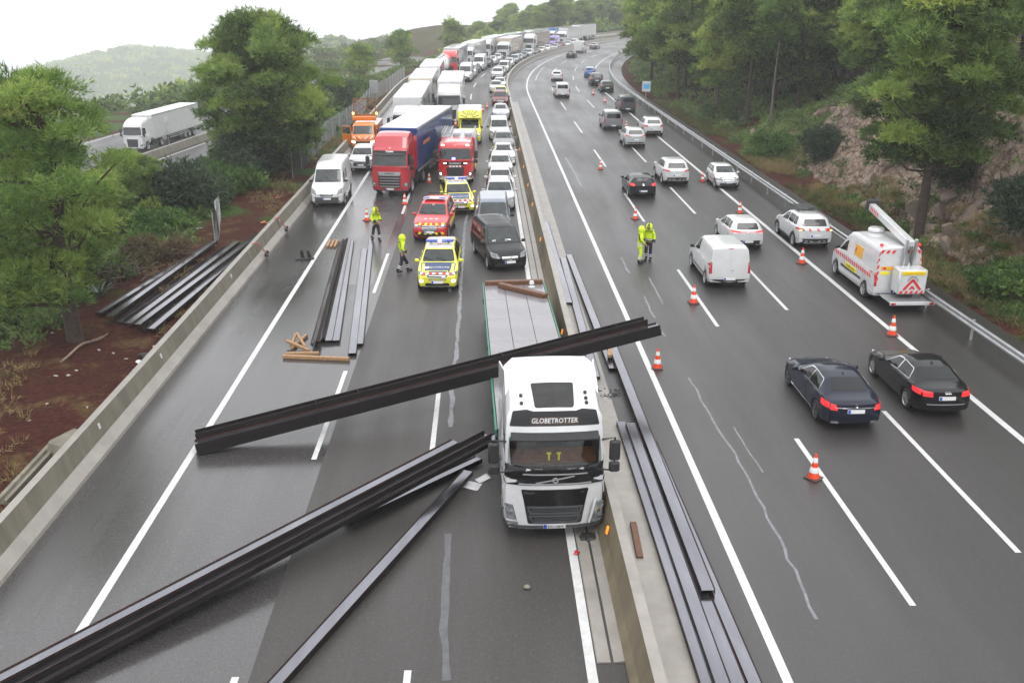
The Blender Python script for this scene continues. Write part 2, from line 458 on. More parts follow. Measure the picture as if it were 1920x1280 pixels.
# joints of the precast barrier as thin dark grooves proud of nothing: shallow steel keys on the crown
# guardrail on the right shoulder: W-beam, posts and spacers
gr = empty('guardrail', RP(20, 19.35)); tag(gr, 'galvanised steel guardrail running along the shoulder below the wooded slope', 'guardrail')
def rp_local(s, t, z): return RP(s, t, z) - gr.location
wprof = [(0, .0), (.05, .03), (.05, .09), (.0, .13), (.0, .18), (.05, .22), (.05, .28), (0, .31)]
WP = [(18.62 - u, .52 + v) for u, v in wprof] + [(18.66 - u, .52 + v) for u, v in wprof[::-1]]
sweep('rail', WP, -4, S_END, M['galv'], gr, path=rp_local, step=4, smooth=40)
pm = MB(); pm.box((0, 0, .35), (.10, .06, .95), 0, None, .01); pm.box((-.07, 0, .66), (.10, .05, .2), 0)
first = None
for k in range(80):
    s = -2 + k * 4.0
    if s > S_END - 3: break
    if first is None:
        first = pm.build('post', M['galv'], gr); c = first
    else:
        c = first.copy(); COL.objects.link(c); reg(c, gr)
    c.location = RP(s, 18.76, 0) - gr.location; c.rotation_euler.z = -RA(s)

# ------------------------------------------------------------------ terrain
LZ = -5.5
LA, LB = Vector((-40.0, 99.0)), Vector((-24.6, 206.0))
LDIR = (LB - LA).normalized(); LN = Vector((LDIR.y, -LDIR.x))
def low_uv(x, y):
    dx, dy = x - LA.x, y - LA.y
    return dx * LDIR.x + dy * LDIR.y, dx * LN.x + dy * LN.y
def sstep(v): v = np.clip(v, 0, 1); return v * v * (3 - 2 * v)
_ph = rng.uniform(0, 6.28, (24,)); _kx = rng.normal(0, 1, (24,)); _ky = rng.normal(0, 1, (24,))
def wob(x, y, lam):
    r = 0
    for i in range(8):
        k = 2 * PI / (lam * (.6 + .12 * i))
        r = r + np.sin(k * (_kx[i] * x + _ky[i] * y) / math.hypot(_kx[i], _ky[i]) + _ph[i])
    return r / 8 * 1.6
def rockband(x, y):
    """0..1 where the right-hand cutting is bare rock"""
    s, t = inv_st(x, y)
    a = sstep((t - 23.0 - .8 * wob(x, y, 9)) / .8) * sstep((37 - t) / 6)
    b = sstep((s - 8) / 10) * sstep((84 - s) / 8)
    return a * b * np.clip(.65 + .9 * wob(x, y, 13), 0, 1)
def ground_z(x, y):
    x = np.asarray(x, float); y = np.asarray(y, float)
    s, t = inv_st(x, y)
    z = np.full(np.shape(x), -.08)
    # right: verge, cutting, wooded hill
    cut = sstep((95 - s) / 30)
    rise = sstep((t - 23.4) / 6.0) * (6.2 * cut + 1.0 * (1 - cut)) + np.clip(t - 29, 0, 60) * (.22 + .06 * cut)
    z = np.where(t > 20.7, np.clip((t - 20.7) * .04, 0, .14) - .02 + rise + .12 * wob(x, y, 5) * sstep((t - 22) / 3), z)
    # left: flat red verge, then the bank falling to the lower road
    dropw = sstep((-16.5 - t) / 13)
    zl = -.10 + np.clip((-t - 11.7), 0, 6) * .012 + .05 * wob(x, y, 3) - dropw * 5.6
    near = sstep((40 - s) / 26)
    zl = zl + near * 2.2 * sstep((-t - 18) / 6)
    u, v = low_uv(x, y)
    road_low = sstep((v + 32) / 8) * sstep((14 - v) / 10)
    zl = np.where(t < -24, zl * (1 - road_low) + (LZ - .12) * road_low, zl)
    beyond = sstep((-v - 26) / 60)
    zl = zl - beyond * 48 - sstep((-v - 110) / 500) * 62
    z = np.where(t < -11.7, zl, z)
    # far hills
    def hill(cx, cy, sx, sy, h, ang=0):
        ca, sa = math.cos(ang), math.sin(ang)
        dx, dy = x - cx, y - cy
        p, q = dx * ca + dy * sa, -dx * sa + dy * ca
        return h * np.exp(-(p / sx) ** 2 - (q / sy) ** 2)
    fz = hill(-118, 330, 42, 60, 24)
    z = z + np.where(t < -40, fz * sstep((-t - 40) / 30), 0)
    ridge = hill(40, 345, 62, 42, 6.5, -.3) + hill(-8, 395, 46, 60, 3.0)
    z = z + np.where((y > 230) & (t < -13), ridge * sstep((-13 - t) / 14), 0)
    farfall = sstep((np.hypot(x, y) - 620) / 900)
    return z - farfall * 70 + np.where(t < -40, 2.0 * wob(x, y, 34) * sstep((-t - 40) / 30), 0)
def gz(x, y): return float(ground_z(np.array([x]), np.array([y]))[0])

def axis(parts):
    o = []
    for a, b, st in parts:
        n = int(round((b - a) / st)); o += [a + (b - a) * i / n for i in range(n)]
    return np.array(o + [parts[-1][1]])
def grow(a, n, f, sign): 
    o = []; st = 3.0; x = a
    for i in range(n):
        x += sign * st; st *= f; o.append(x)
    return o
xs = np.array(sorted(grow(-130, 34, 1.16, -1) + list(axis([(-130, -40, 2.0), (-40, -11, .6), (-11, 20, 2.4), (20, 46, .55), (46, 110, 2.2)])) + grow(110, 32, 1.17, 1)))
ys = np.array(list(axis([(-40, 0, 4), (0, 100, .7), (100, 260, 1.6), (260, 560, 5)])) + grow(560, 32, 1.16, 1))
X, Y = np.meshgrid(xs, ys)
Z = ground_z(X, Y)
rb = rockband(X, Y)
# broken rock: blocky ledges on the cutting
def cellular(x, y, size, seed=0):
    ix, iy = np.floor(x / size), np.floor(y / size)
    h = np.sin(ix * 127.1 + iy * 311.7 + seed) * 43758.5453
    return h - np.floor(h)
blk = .55 * cellular(X + .3 * wob(X, Y, 2.1), Y * .6 + Z * .8, 1.15, 3) + .3 * cellular(X, Y + Z, .62, 8) + .35 * wob(X, Y, 2.3)
Z = Z + rb * (blk - .3) * 2.1
nx, ny = len(xs), len(ys)
gme = bpy.data.meshes.new('ground')
V = np.stack([X.ravel(), Y.ravel(), Z.ravel()], 1)
idx = np.arange(nx * ny).reshape(ny, nx)
F = np.stack([idx[:-1, :-1].ravel(), idx[:-1, 1:].ravel(), idx[1:, 1:].ravel(), idx[1:, :-1].ravel()], 1)
gme.from_pydata(V.tolist(), [], F.tolist())
ss_, tt_ = inv_st(X, Y)
# what the ground is made of: rock / green cover / red earth
grn = np.clip(.25 + .9 * wob(X, Y, 7) + .5 * sstep((tt_ - 24) / 6) + .35 * sstep((-tt_ - 15) / 4) * sstep((ss_ - 38) / 20), 0, 1)
grn = np.where((tt_ < -11) & (ss_ < 48) & (tt_ > -20), grn * .35, grn)
grn = np.where((tt_ > 20) & (tt_ < 22.3), grn * .45, grn)
grn = np.where((tt_ < -60), 1.0, grn)
grn = np.where((Y > 200) & (X > -80) & (X < 20) & (tt_ < -16), grn * .15 + .22, grn)
wood_mask = sstep((tt_ - 30) / 5) * .8 + sstep((ss_ - 95) / 25) * sstep((tt_ - 24) / 3) * .6
for nm, arr in (('rock', rb), ('green', np.clip(grn, 0, 1)), ('litter', np.clip(wood_mask, 0, 1))):
    at = gme.attributes.new(nm, 'FLOAT', 'POINT'); at.data.foreach_set('value', arr.ravel().astype(np.float32))
gm = bpy.data.materials.new('earth'); gm.use_nodes = True
t = gm.node_tree; b = t.nodes['Principled BSDF']; N = t.nodes.new; K = t.links.new
pos = N('ShaderNodeNewGeometry')
def gnoise(sc_, det=5, ro=.65):
    n = N('ShaderNodeTexNoise'); n.inputs['Scale'].default_value = sc_; n.inputs['Detail'].default_value = det; n.inputs['Roughness'].default_value = ro
    K(pos.outputs['Position'], n.inputs['Vector']); return n.outputs[0]
def gramp(x, stops):
    r = N('ShaderNodeValToRGB'); e = r.color_ramp.elements
    while len(e) < len(stops): e.new(.5)
    for q, (p, c) in zip(e, stops): q.position = p; q.color = (*c, 1)
    K(x, r.inputs[0]); return r.outputs[0]
def gmix(f, a, b_):
    x = N('ShaderNodeMix'); x.data_type = 'RGBA'; K(f, x.inputs[0]); K(a, x.inputs[6]); K(b_, x.inputs[7]); return x.outputs[2]
def gattr(n): a = N('ShaderNodeAttribute'); a.attribute_name = n; return a.outputs['Fac']
n1, n2, n3 = gnoise(1.1), gnoise(6.0, 6), gnoise(.5)
soil = gramp(n2, [(.3, (.022, .007, .005)), (.52, (.050, .015, .010)), (.68, (.078, .026, .017)), (.84, (.13, .062, .045))])
dry = gramp(n2, [(.3, (.045, .026, .013)), (.6, (.12, .08, .034)), (.8, (.20, .145, .07))])
green = gramp(n2, [(.3, (.018, .030, .010)), (.55, (.045, .080, .018)), (.75, (.085, .115, .03))])
litter = gramp(n2, [(.3, (.014, .010, .007)), (.7, (.05, .026, .016))])
vor = N('ShaderNodeTexVoronoi'); vor.feature = 'DISTANCE_TO_EDGE'; vor.inputs['Scale'].default_value = 1.5
vd = N('ShaderNodeVectorMath'); vd.operation = 'ADD'; vn = N('ShaderNodeTexNoise'); vn.inputs['Scale'].default_value = 1.4; K(pos.outputs['Position'], vn.inputs['Vector']); K(pos.outputs['Position'], vd.inputs[0]); K(vn.outputs['Color'], vd.inputs[1]); K(vd.outputs[0], vor.inputs['Vector'])
rock0 = gramp(gnoise(2.6, 8, .72), [(.28, (.05, .033, .025)), (.42, (.17, .12, .09)), (.56, (.30, .235, .185)), (.76, (.42, .36, .30))])
crack = gramp(vor.outputs['Distance'], [(.0, (0, 0, 0)), (.06, (1, 1, 1))])
rock = gmix(crack, gramp(n2, [(.3, (.035, .022, .016)), (.7, (.09, .06, .045))]), rock0)
soil2 = gmix(gramp(n3, [(.54, (0, 0, 0)), (.70, (1, 1, 1))]), soil, dry)
gadd = N('ShaderNodeMath'); gadd.operation = 'MULTIPLY_ADD'; K(n1, gadd.inputs[0]); gadd.inputs[1].default_value = .7; K(gattr('green'), gadd.inputs[2])
c = gmix(gramp(gadd.outputs[0], [(.62, (0, 0, 0)), (.85, (1, 1, 1))]), soil2, green)
c = gmix(gattr('litter'), c, litter)
radd = N('ShaderNodeMath'); radd.operation = 'MULTIPLY_ADD'; K(n1, radd.inputs[0]); radd.inputs[1].default_value = .6; K(gattr('rock'), radd.inputs[2])
c = gmix(gramp(radd.outputs[0], [(.62, (0, 0, 0)), (.76, (1, 1, 1))]), c, rock)
K(c, b.inputs['Base Color']); b.inputs['Roughness'].default_value = .85; b.inputs['Specular IOR Level'].default_value = .1
bp = N('ShaderNodeBump'); bp.inputs['Strength'].default_value = .8; bp.inputs['Distance'].default_value = .12
K(gnoise(4.5, 8, .7), bp.inputs['Height']); K(bp.outputs[0], b.inputs['Normal'])
gme.materials.append(gm); gme.polygons.foreach_set('use_smooth', [True] * len(gme.polygons)); gme.update()
fr = (rb[:-1, :-1] + rb[1:, 1:]).ravel() < .5
gme.polygons.foreach_set('use_smooth', fr)
ground = bpy.data.objects.new('ground', gme); COL.objects.link(ground); tag(ground, kind='structure')
def ground_hit_z(x, y):
    i = int(np.clip(np.searchsorted(xs, x) - 1, 0, nx - 2)); j = int(np.clip(np.searchsorted(ys, y) - 1, 0, ny - 2))
    fx = (x - xs[i]) / (xs[i + 1] - xs[i]); fy = (y - ys[j]) / (ys[j + 1] - ys[j])
    return float(Z[j, i] * (1 - fx) * (1 - fy) + Z[j, i + 1] * fx * (1 - fy) + Z[j + 1, i] * (1 - fx) * fy + Z[j + 1, i + 1] * fx * fy)
def on_ground(x, y, sink=0.0): return Vector((x, y, ground_hit_z(x, y) - sink))

# hills far beyond the valley
def hill_sheet(cx, cy, rx, ry, base, top, gre, seed):
    n = 64; g = np.linspace(-1.5, 1.5, n); U, W = np.meshgrid(g, g); hx, hy = cx + U * rx, cy + W * ry
    hz = base + (top - base) * np.exp(-(U ** 2) * 1.3 - W ** 2 * 1.3) + 3.0 * wob(hx + seed * 50, hy, rx * .45) - np.clip(np.hypot(U, W) - 1.3, 0, 1) * 120
    me = bpy.data.meshes.new('hills'); ii = np.arange(n * n).reshape(n, n)
    me.from_pydata(np.stack([hx.ravel(), hy.ravel(), hz.ravel()], 1).tolist(), [], np.stack([ii[:-1, :-1].ravel(), ii[:-1, 1:].ravel(), ii[1:, 1:].ravel(), ii[1:, :-1].ravel()], 1).tolist())
    for nm, arr in (('rock', 0 * hx), ('green', 0 * hx + gre), ('litter', 0 * hx)):
        at = me.attributes.new(nm, 'FLOAT', 'POINT'); at.data.foreach_set('value', arr.ravel().astype(np.float32))
    me.materials.append(gm); me.polygons.foreach_set('use_smooth', [True] * len(me.polygons)); me.update()
    o = bpy.data.objects.new('hills', me); COL.objects.link(o); tag(o, kind='structure')
    return hx, hy, hz
HILLS = [hill_sheet(-480, 1400, 210, 330, -125, -66, 1.0, 1), hill_sheet(-108, 720, 62, 150, -75, -20, 1.0, 2), hill_sheet(-48, 640, 95, 120, -48, -15, .05, 3)]

# the lower carriageway beyond the bank
def LP(u, v, z): 
    p = LA + LDIR * u + LN * v
    return Vector((p.x, p.y, LZ + z))
def lribbon(name, v0, v1, a, b, z, m, parent=None):
    V = [LP(u, v, z) for u in (a, b) for v in (v0, v1)]
    return mesh(name, V, [(0, 1, 3, 2)], m, parent)
lroad = lribbon('lower_road', -14.5, -.35, -110, 330, 0.02, M['asph_far']); tag(lroad, kind='structure')
l2 = lribbon('lower_road', .35, 9.5, -110, 330, 0.02, M['asph_far']); tag(l2, kind='structure')
for v in (-14.0, -1.2): lribbon('edge_line', v, v + .2, -110, 330, .026, M['white_mark'], lroad)
for k in range(24): lribbon('lane_dash', -8.1, -7.9, -110 + k * 17, -104 + k * 17, .026, M['white_mark'], lroad)
for v in (1.0, 8.6): lribbon('edge_line', v, v + .2, -110, 330, .026, M['white_mark'], l2)
lb = sweep('concrete_barrier', [(-.35, -.1), (-.14, .9), (.14, .9), (.35, -.1)], -110, 330, [M['concrete'], M['concrete_light']], mi=[0, 1, 0, 0], step=40, path=LP)
tag(lb, 'pale concrete barrier in the middle of the lower carriageway', 'barrier')
lb2 = empty('guardrail', LP(0, 9.9, 0)); tag(lb2, 'pale guardrail at the near edge of the lower carriageway', 'guardrail')
sweep('rail', [(9.8, .35), (9.8, .75), (9.9, .75), (9.9, .35)], -110, 330, M['galv'], lb2, step=40, path=lambda s, t, z: LP(s, t, z) - lb2.location)
o0 = None
for k in range(44):
    if o0 is None:
        mb = MB(); mb.box((0, 0, .3), (.12, .1, .9)); o0 = mb.build('post', M['galv'], lb2); c_ = o0
    else:
        c_ = o0.copy(); COL.objects.link(c_); reg(c_, lb2)
    c_.location = LP(-108 + k * 10, 10.0, 0) - lb2.location

# ------------------------------------------------------------------ haze
hm = bpy.data.materials.new('haze'); hm.use_nodes = True
ht = hm.node_tree; ht.nodes.clear()
pv = ht.nodes.new('ShaderNodeVolumePrincipled'); ho = ht.nodes.new('ShaderNodeOutputMaterial')
pv.inputs['Color'].default_value = (.985, .99, 1.0, 1); pv.inputs['Density'].default_value = .0006; pv.inputs['Anisotropy'].default_value = .3
ht.links.new(pv.outputs[0], ho.inputs['Volume'])
mb = MB(); ex = max(abs(xs[0]), xs[-1]) + 60
zlo, zhi = float(Z.min()) - 1.0, 62.0
mb.box((0, (ys[0] - 40 + ys[-1] + 60) / 2, (zlo + zhi) / 2), (2 * ex, ys[-1] + 60 - ys[0] + 40, zhi - zlo))
haze = mb.build('haze', hm); tag(haze, kind='stuff')
cd.clip_end = 12000
# ================================================================== VEHICLE KIT
def prof(pts, u, k=.07):
    x = [p[0] for p in pts]; v = [p[1] for p in pts]
    o = np.linspace(-1, 1, 9) * k; w = 1.05 - np.abs(np.linspace(-1, 1, 9)); w /= w.sum()
    return sum(wi * np.interp(u + oi, x, v) for oi, wi in zip(o, w))
RINGN = 12
class Body:
    """lofted shell: u runs from the nose (0) to the tail (L); local +y is forward"""
    def __init__(s, sp):
        s.sp = sp; Lc, hw = sp['L'], sp['W'] / 2; s.L, s.hw = Lc, hw
        us = set(np.linspace(0, Lc, sp.get('nu', 34)).round(3)) | {.03, .08, .15, Lc - .03, Lc - .08, Lc - .15}
        for uc, r in sp['arch']:
            for a in np.linspace(0, PI, 10): us.add(round(uc + r * math.cos(a), 3))
            us.add(round(uc - r - .015, 3)); us.add(round(uc + r + .015, 3))
        for q in ('top', 'belt', 'tw'): us |= {p[0] for p in sp[q]}
        us = np.array(sorted(x for x in us if 0 <= x <= Lc)); s.us = us
        k = sp.get('k', .07)
        s.zt = lambda u: prof(sp['top'], u, k); s.zb_ = lambda u: prof(sp['belt'], u, k)
        s.tw = lambda u: prof(sp['tw'], u, k); s.pl = lambda u: np.interp(u, [p[0] for p in sp['plan']], [p[1] for p in sp['plan']])
        zt, zs, tw, w = s.zt(us), s.zb_(us), s.tw(us) * hw, s.pl(us) * hw
        zs = np.minimum(zs, zt - .01)
        sill = np.interp(us, [p[0] for p in sp['sill']], [p[1] for p in sp['sill']])
        zlo = sill.copy()
        for uc, r in sp['arch']:
            dd = us - uc; ok = np.abs(dd) < r + 1e-4
            zlo = np.where(ok, np.maximum(zlo, sp.get('axle', .33) + np.sqrt(np.maximum(0, r * r - dd * dd))), zlo)
        R = np.zeros((len(us), RINGN, 2))
        f = [(0, .93), (.14, .985), (.5, 1.0), (.86, .985), (1.0, .955)]
        for i, (fz, fx) in enumerate(f):
            R[:, i, 0] = w * fx; R[:, i, 1] = zlo + (zs - zlo) * fz
        sh = w * .94; te = np.minimum(tw, sh * 1.0); ze = zt - sp.get('crown', .045)
        ze = np.maximum(ze, zs + .004)
        for i, q in enumerate((.06, .4, .75, .96)):
            R[:, 5 + i, 0] = sh + (te - sh) * q + sp.get('tumble', .02) * math.sin(PI * q); R[:, 5 + i, 1] = zs + (ze - zs) * q
        R[:, 9, 0] = te * .93; R[:, 9, 1] = ze + (zt - ze) * .5
        R[:, 10, 0] = te * .6; R[:, 10, 1] = ze + (zt - ze) * .88
        R[:, 11, 0] = 0; R[:, 11, 1] = zt
        V = []; F = []; n2 = 2 * RINGN - 1
        for i, u in enumerate(us):
            y = Lc / 2 - u
            for j in range(RINGN): V.append([R[i, j, 0], y, R[i, j, 1]])
            for j in range(RINGN - 2, -1, -1): V.append([-R[i, j, 0], y, R[i, j, 1]])
            if i:
                a, b = (i - 1) * n2, i * n2
                for j in range(n2 - 1): F.append([a + j, a + j + 1, b + j + 1, b + j])
        for end in (0, len(us) - 1):
            nc = 9; base = len(V); y = Lc / 2 - us[end]
            for j in range(RINGN):
                for c in range(nc):
                    V.append([R[end, j, 0] * (1 - 2 * c / (nc - 1)), y, R[end, j, 1]])
            for j in range(RINGN - 1):
                for c in range(nc - 1):
                    q = [base + j * nc + c, base + (j + 1) * nc + c, base + (j + 1) * nc + c + 1, base + j * nc + c + 1]
                    F.append(q[::-1] if end == 0 else q)
        V = np.array(V)
        # plan bow and side-view rake of both ends
        for sgn, key in ((1, 'nose'), (-1, 'tail')):
            bow, rake = sp[key]
            d = (Lc / 2 - sgn * V[:, 1])
            wt = np.clip(1 - d / sp.get('endlen', .75), 0, 1); wt = wt * wt * (3 - 2 * wt)
            sx = np.clip(np.abs(V[:, 0]) / hw, 0, 1)
            back = bow * sx ** 3.0 + np.interp(V[:, 2], [p[0] for p in rake], [p[1] for p in rake])
            V[:, 1] -= sgn * wt * back
        bm = bmesh.new(); vs = [bm.verts.new(v) for v in V]
        for f_ in F:
            try: bm.faces.new([vs[i] for i in f_])
            except ValueError: pass
        bmesh.ops.remove_doubles(bm, verts=bm.verts, dist=.0012)
        bmesh.ops.dissolve_degenerate(bm, edges=bm.edges, dist=.0005)
        bmesh.ops.recalc_face_normals(bm, faces=bm.faces)
        s.bvh = BVHTree.FromBMesh(bm)
        cut = sp.get('cut')
        if cut:
            bmesh.ops.delete(bm, geom=[f_ for f_ in bm.faces if cut(f_.calc_center_median())], context='FACES')
        s.bm = bm
    def build(s, name, m, parent):
        me = bpy.data.meshes.new(name); s.bm.to_mesh(me); s.bm.free()
        me.materials.append(m); me.polygons.foreach_set('use_smooth', [True] * len(me.polygons)); me.set_sharp_from_angle(angle=D(38))
        return link_mesh(name, me, parent)
    def hit(s, d, a, b):
        o, r = {'F': ((a, 9, b), (0, -1, 0)), 'B': ((a, -9, b), (0, 1, 0)), 'L': ((-9, a, b), (1, 0, 0)), 'R': ((9, a, b), (-1, 0, 0)), 'T': ((a, b, 9), (0, 0, -1))}[d]
        o, r = Vector(o), Vector(r)
        p, n, i, ds = s.bvh.ray_cast(o, r)
        if p is None:
            q = o + r * (9 - (s.L / 2 if d in 'FB' else s.hw if d in 'LR' else s.sp['H']))
            p, n, i, ds = s.bvh.find_nearest(q)
        if n.dot(r) > 0: n = -n
        return p, n
def roundpoly(poly, r, step=.12):
    out_ = []; n = len(poly)
    for i in range(n):
        p0, p1, p2 = [Vector(poly[(i + k) % n]).to_2d() for k in (-1, 0, 1)]
        a, b = p0 - p1, p2 - p1; la, lb_ = a.length, b.length
        rr_ = min(r, la * .45, lb_ * .45)
        if rr_ < .004: out_.append(p1); continue
        s_, e_ = p1 + a / la * rr_, p1 + b / lb_ * rr_
        for q in (0, .35, .65, 1): out_.append(s_ * (1 - q) ** 2 + p1 * 2 * q * (1 - q) + e_ * q * q)
    res = []
    for i, p in enumerate(out_):
        q = out_[(i + 1) % len(out_)]; k = max(1, int(math.ceil((q - p).length / step)))
        res += [p.lerp(q, j / k) for j in range(k)]
    return res
def patch(B, d, poly, m, name, parent, off=.008, r=.03, step=.12, rings=(1, .72, .4), frame=None):
    P = roundpoly(poly, r, step); c = sum(P, Vector((0, 0))) / len(P); n = len(P)
    V = []; F = []
    for k, f in enumerate((None,) + tuple(rings)):
        for p in P:
            q = c + (p - c) * (1.0 if f is None else f)
            h, nn = B.hit(d, q.x, q.y)
            V.append(h + nn * (-.012 if f is None else off))
    h, nn = B.hit(d, c.x, c.y); V.append(h + nn * off)
    K_ = len(rings) + 1
    for k in range(K_ - 1):
        for i in range(n): F.append((k * n + i, k * n + (i + 1) % n, (k + 1) * n + (i + 1) % n, (k + 1) * n + i))
    for i in range(n): F.append(((K_ - 1) * n + i, (K_ - 1) * n + (i + 1) % n, K_ * n))
    # make sure faces look outwards
    e = Vector({'F': (0, 1, 0), 'B': (0, -1, 0), 'L': (-1, 0, 0), 'R': (1, 0, 0), 'T': (0, 0, 1)}[d])
    a, b_, c_ = (Vector(V[i]) for i in F[-1])
    if (b_ - a).cross(c_ - a).dot(e) < 0: F = [f[::-1] for f in F]
    return mesh(name, V, F, m, parent, 40)
def mpatch(B, d, poly, m, name, parent, **k):
    """the patch and its mirror image"""
    if d in 'LR':
        a = patch(B, 'L', poly, m, name, parent, **k); b = patch(B, 'R', poly, m, name, parent, **k)
    else:
        a = patch(B, d, poly, m, name, parent, **k); b = patch(B, d, [(-x, y) for x, y in poly], m, name, parent, **k)
    return a, b
_txt = {}
def text2d(s_, h=1.0, bold=0.0, shear=0.0):
    key = (s_, bold, shear)
    if key not in _txt:
        cu = bpy.data.curves.new('lettering', 'FONT'); cu.body = s_; cu.resolution_u = 2; cu.offset = bold; cu.shear = shear
        o = bpy.data.objects.new('lettering', cu); COL.objects.link(o)
        me = bpy.data.meshes.new_from_object(o)
        V = [(v.co.x, v.co.y) for v in me.vertices]; F = [tuple(p.vertices) for p in me.polygons]
        bpy.data.objects.remove(o); bpy.data.curves.remove(cu); bpy.data.meshes.remove(me)
        x0, x1 = min(v[0] for v in V), max(v[0] for v in V); y0, y1 = min(v[1] for v in V), max(v[1] for v in V)
        _txt[key] = ([((x - (x0 + x1) / 2), (y - (y0 + y1) / 2)) for x, y in V], F, x1 - x0, y1 - y0)
    return _txt[key]
def lettering(B, d, s_, c, h, m, parent, w=None, off=.012, bold=.01, shear=0, name='lettering'):
    """text laid on the shell (or on a plane: B = (origin, right, up))"""
    V, F, tw_, th = text2d(s_, 1, bold, shear); k = h / th; kx = (w / tw_) if w else k
    O = []
    for x, y in V:
        x, y = x * kx, y * k
        if isinstance(B, Body):
            a = c[0] + (-x if d in 'FLT' else x); b = c[1] + (y if d != 'T' else -y)
            p, n = B.hit(d, a, b); O.append(p + n * off)
        else:
            o, r_, u_ = B; O.append(o + r_ * (c[0] + x) + u_ * (c[1] + y) + r_.cross(u_) * off)
    return mesh(name, O, F, m, parent)
TYRES = {}
INFO = {}
def wheel(parent, x, y, r, w, rimm='rim', spokes=5, side=1, dual=False):
    key = (round(r, 3), round(w, 3), rimm, spokes, side)
    if key not in TYRES:
        t = MB(); h = w / 2; ri = r * .68
        t.lathe([(ri, -h), (r - .03, -h), (r, -h + .03), (r, h - .03), (r - .03, h), (ri, h * .92), (ri * .96, h * .55), (0.01, h * .5)], axis='x', n=22)
        if side < 0: t.V = [(-v[0], v[1], v[2]) for v in t.V]; t.F = [f[::-1] for f in t.F]
        q = MB()
        q.lathe([(ri * 1.0, h * .9), (ri * .93, h * .96), (ri * .86, h * .82), (ri * .84, h * .6)], axis='x', n=22)
        for k in range(spokes):
            a = 2 * PI * k / spokes
            R_ = Matrix.Rotation(a, 3, 'X')
            q.box(tuple(R_ @ Vector((h * .74, 0, ri * .46))), (.035, ri * (.30 if spokes < 8 else .16), ri * .88), 0, R_, .006, top=(1, .75))
        q.lathe([(ri * .26, h * .7), (ri * .24, h * .84), (.01, h * .86)], axis='x', n=12)
        if side < 0: q.V = [(-v[0], v[1], v[2]) for v in q.V]; q.F = [f[::-1] for f in q.F]
        a_ = t.build('wheel', M['rubber'], None, 45); b_ = q.build('rim', M[rimm], None, 40)
        TYRES[key] = (a_.data, b_.data)
        bpy.data.objects.remove(a_); bpy.data.objects.remove(b_)
    a, b = TYRES[key]
    o = link_mesh('wheel', a, parent); o.location = (x, y, r)
    link_mesh('rim', b, o)
    return o
PAINT = mat('paint_slot', (.4, .4, .4), .3, coat=1, var=.05)
def mirror_parts(B, root, u, z, m, size=(.20, .10, .15)):
    for sx in (-1, 1):
        p, n = B.hit('R' if sx > 0 else 'L', B.L / 2 - u, z)
        mb = MB(); mb.box((p.x + sx * (.05 + size[0] / 2), p.y + .02, p.z + .06), size, 0, None, .035)
        mb.box((p.x + sx * .03, p.y, p.z + .01), (.12, .05, .03))
        mb.build('wing_mirror', m, root, 40)

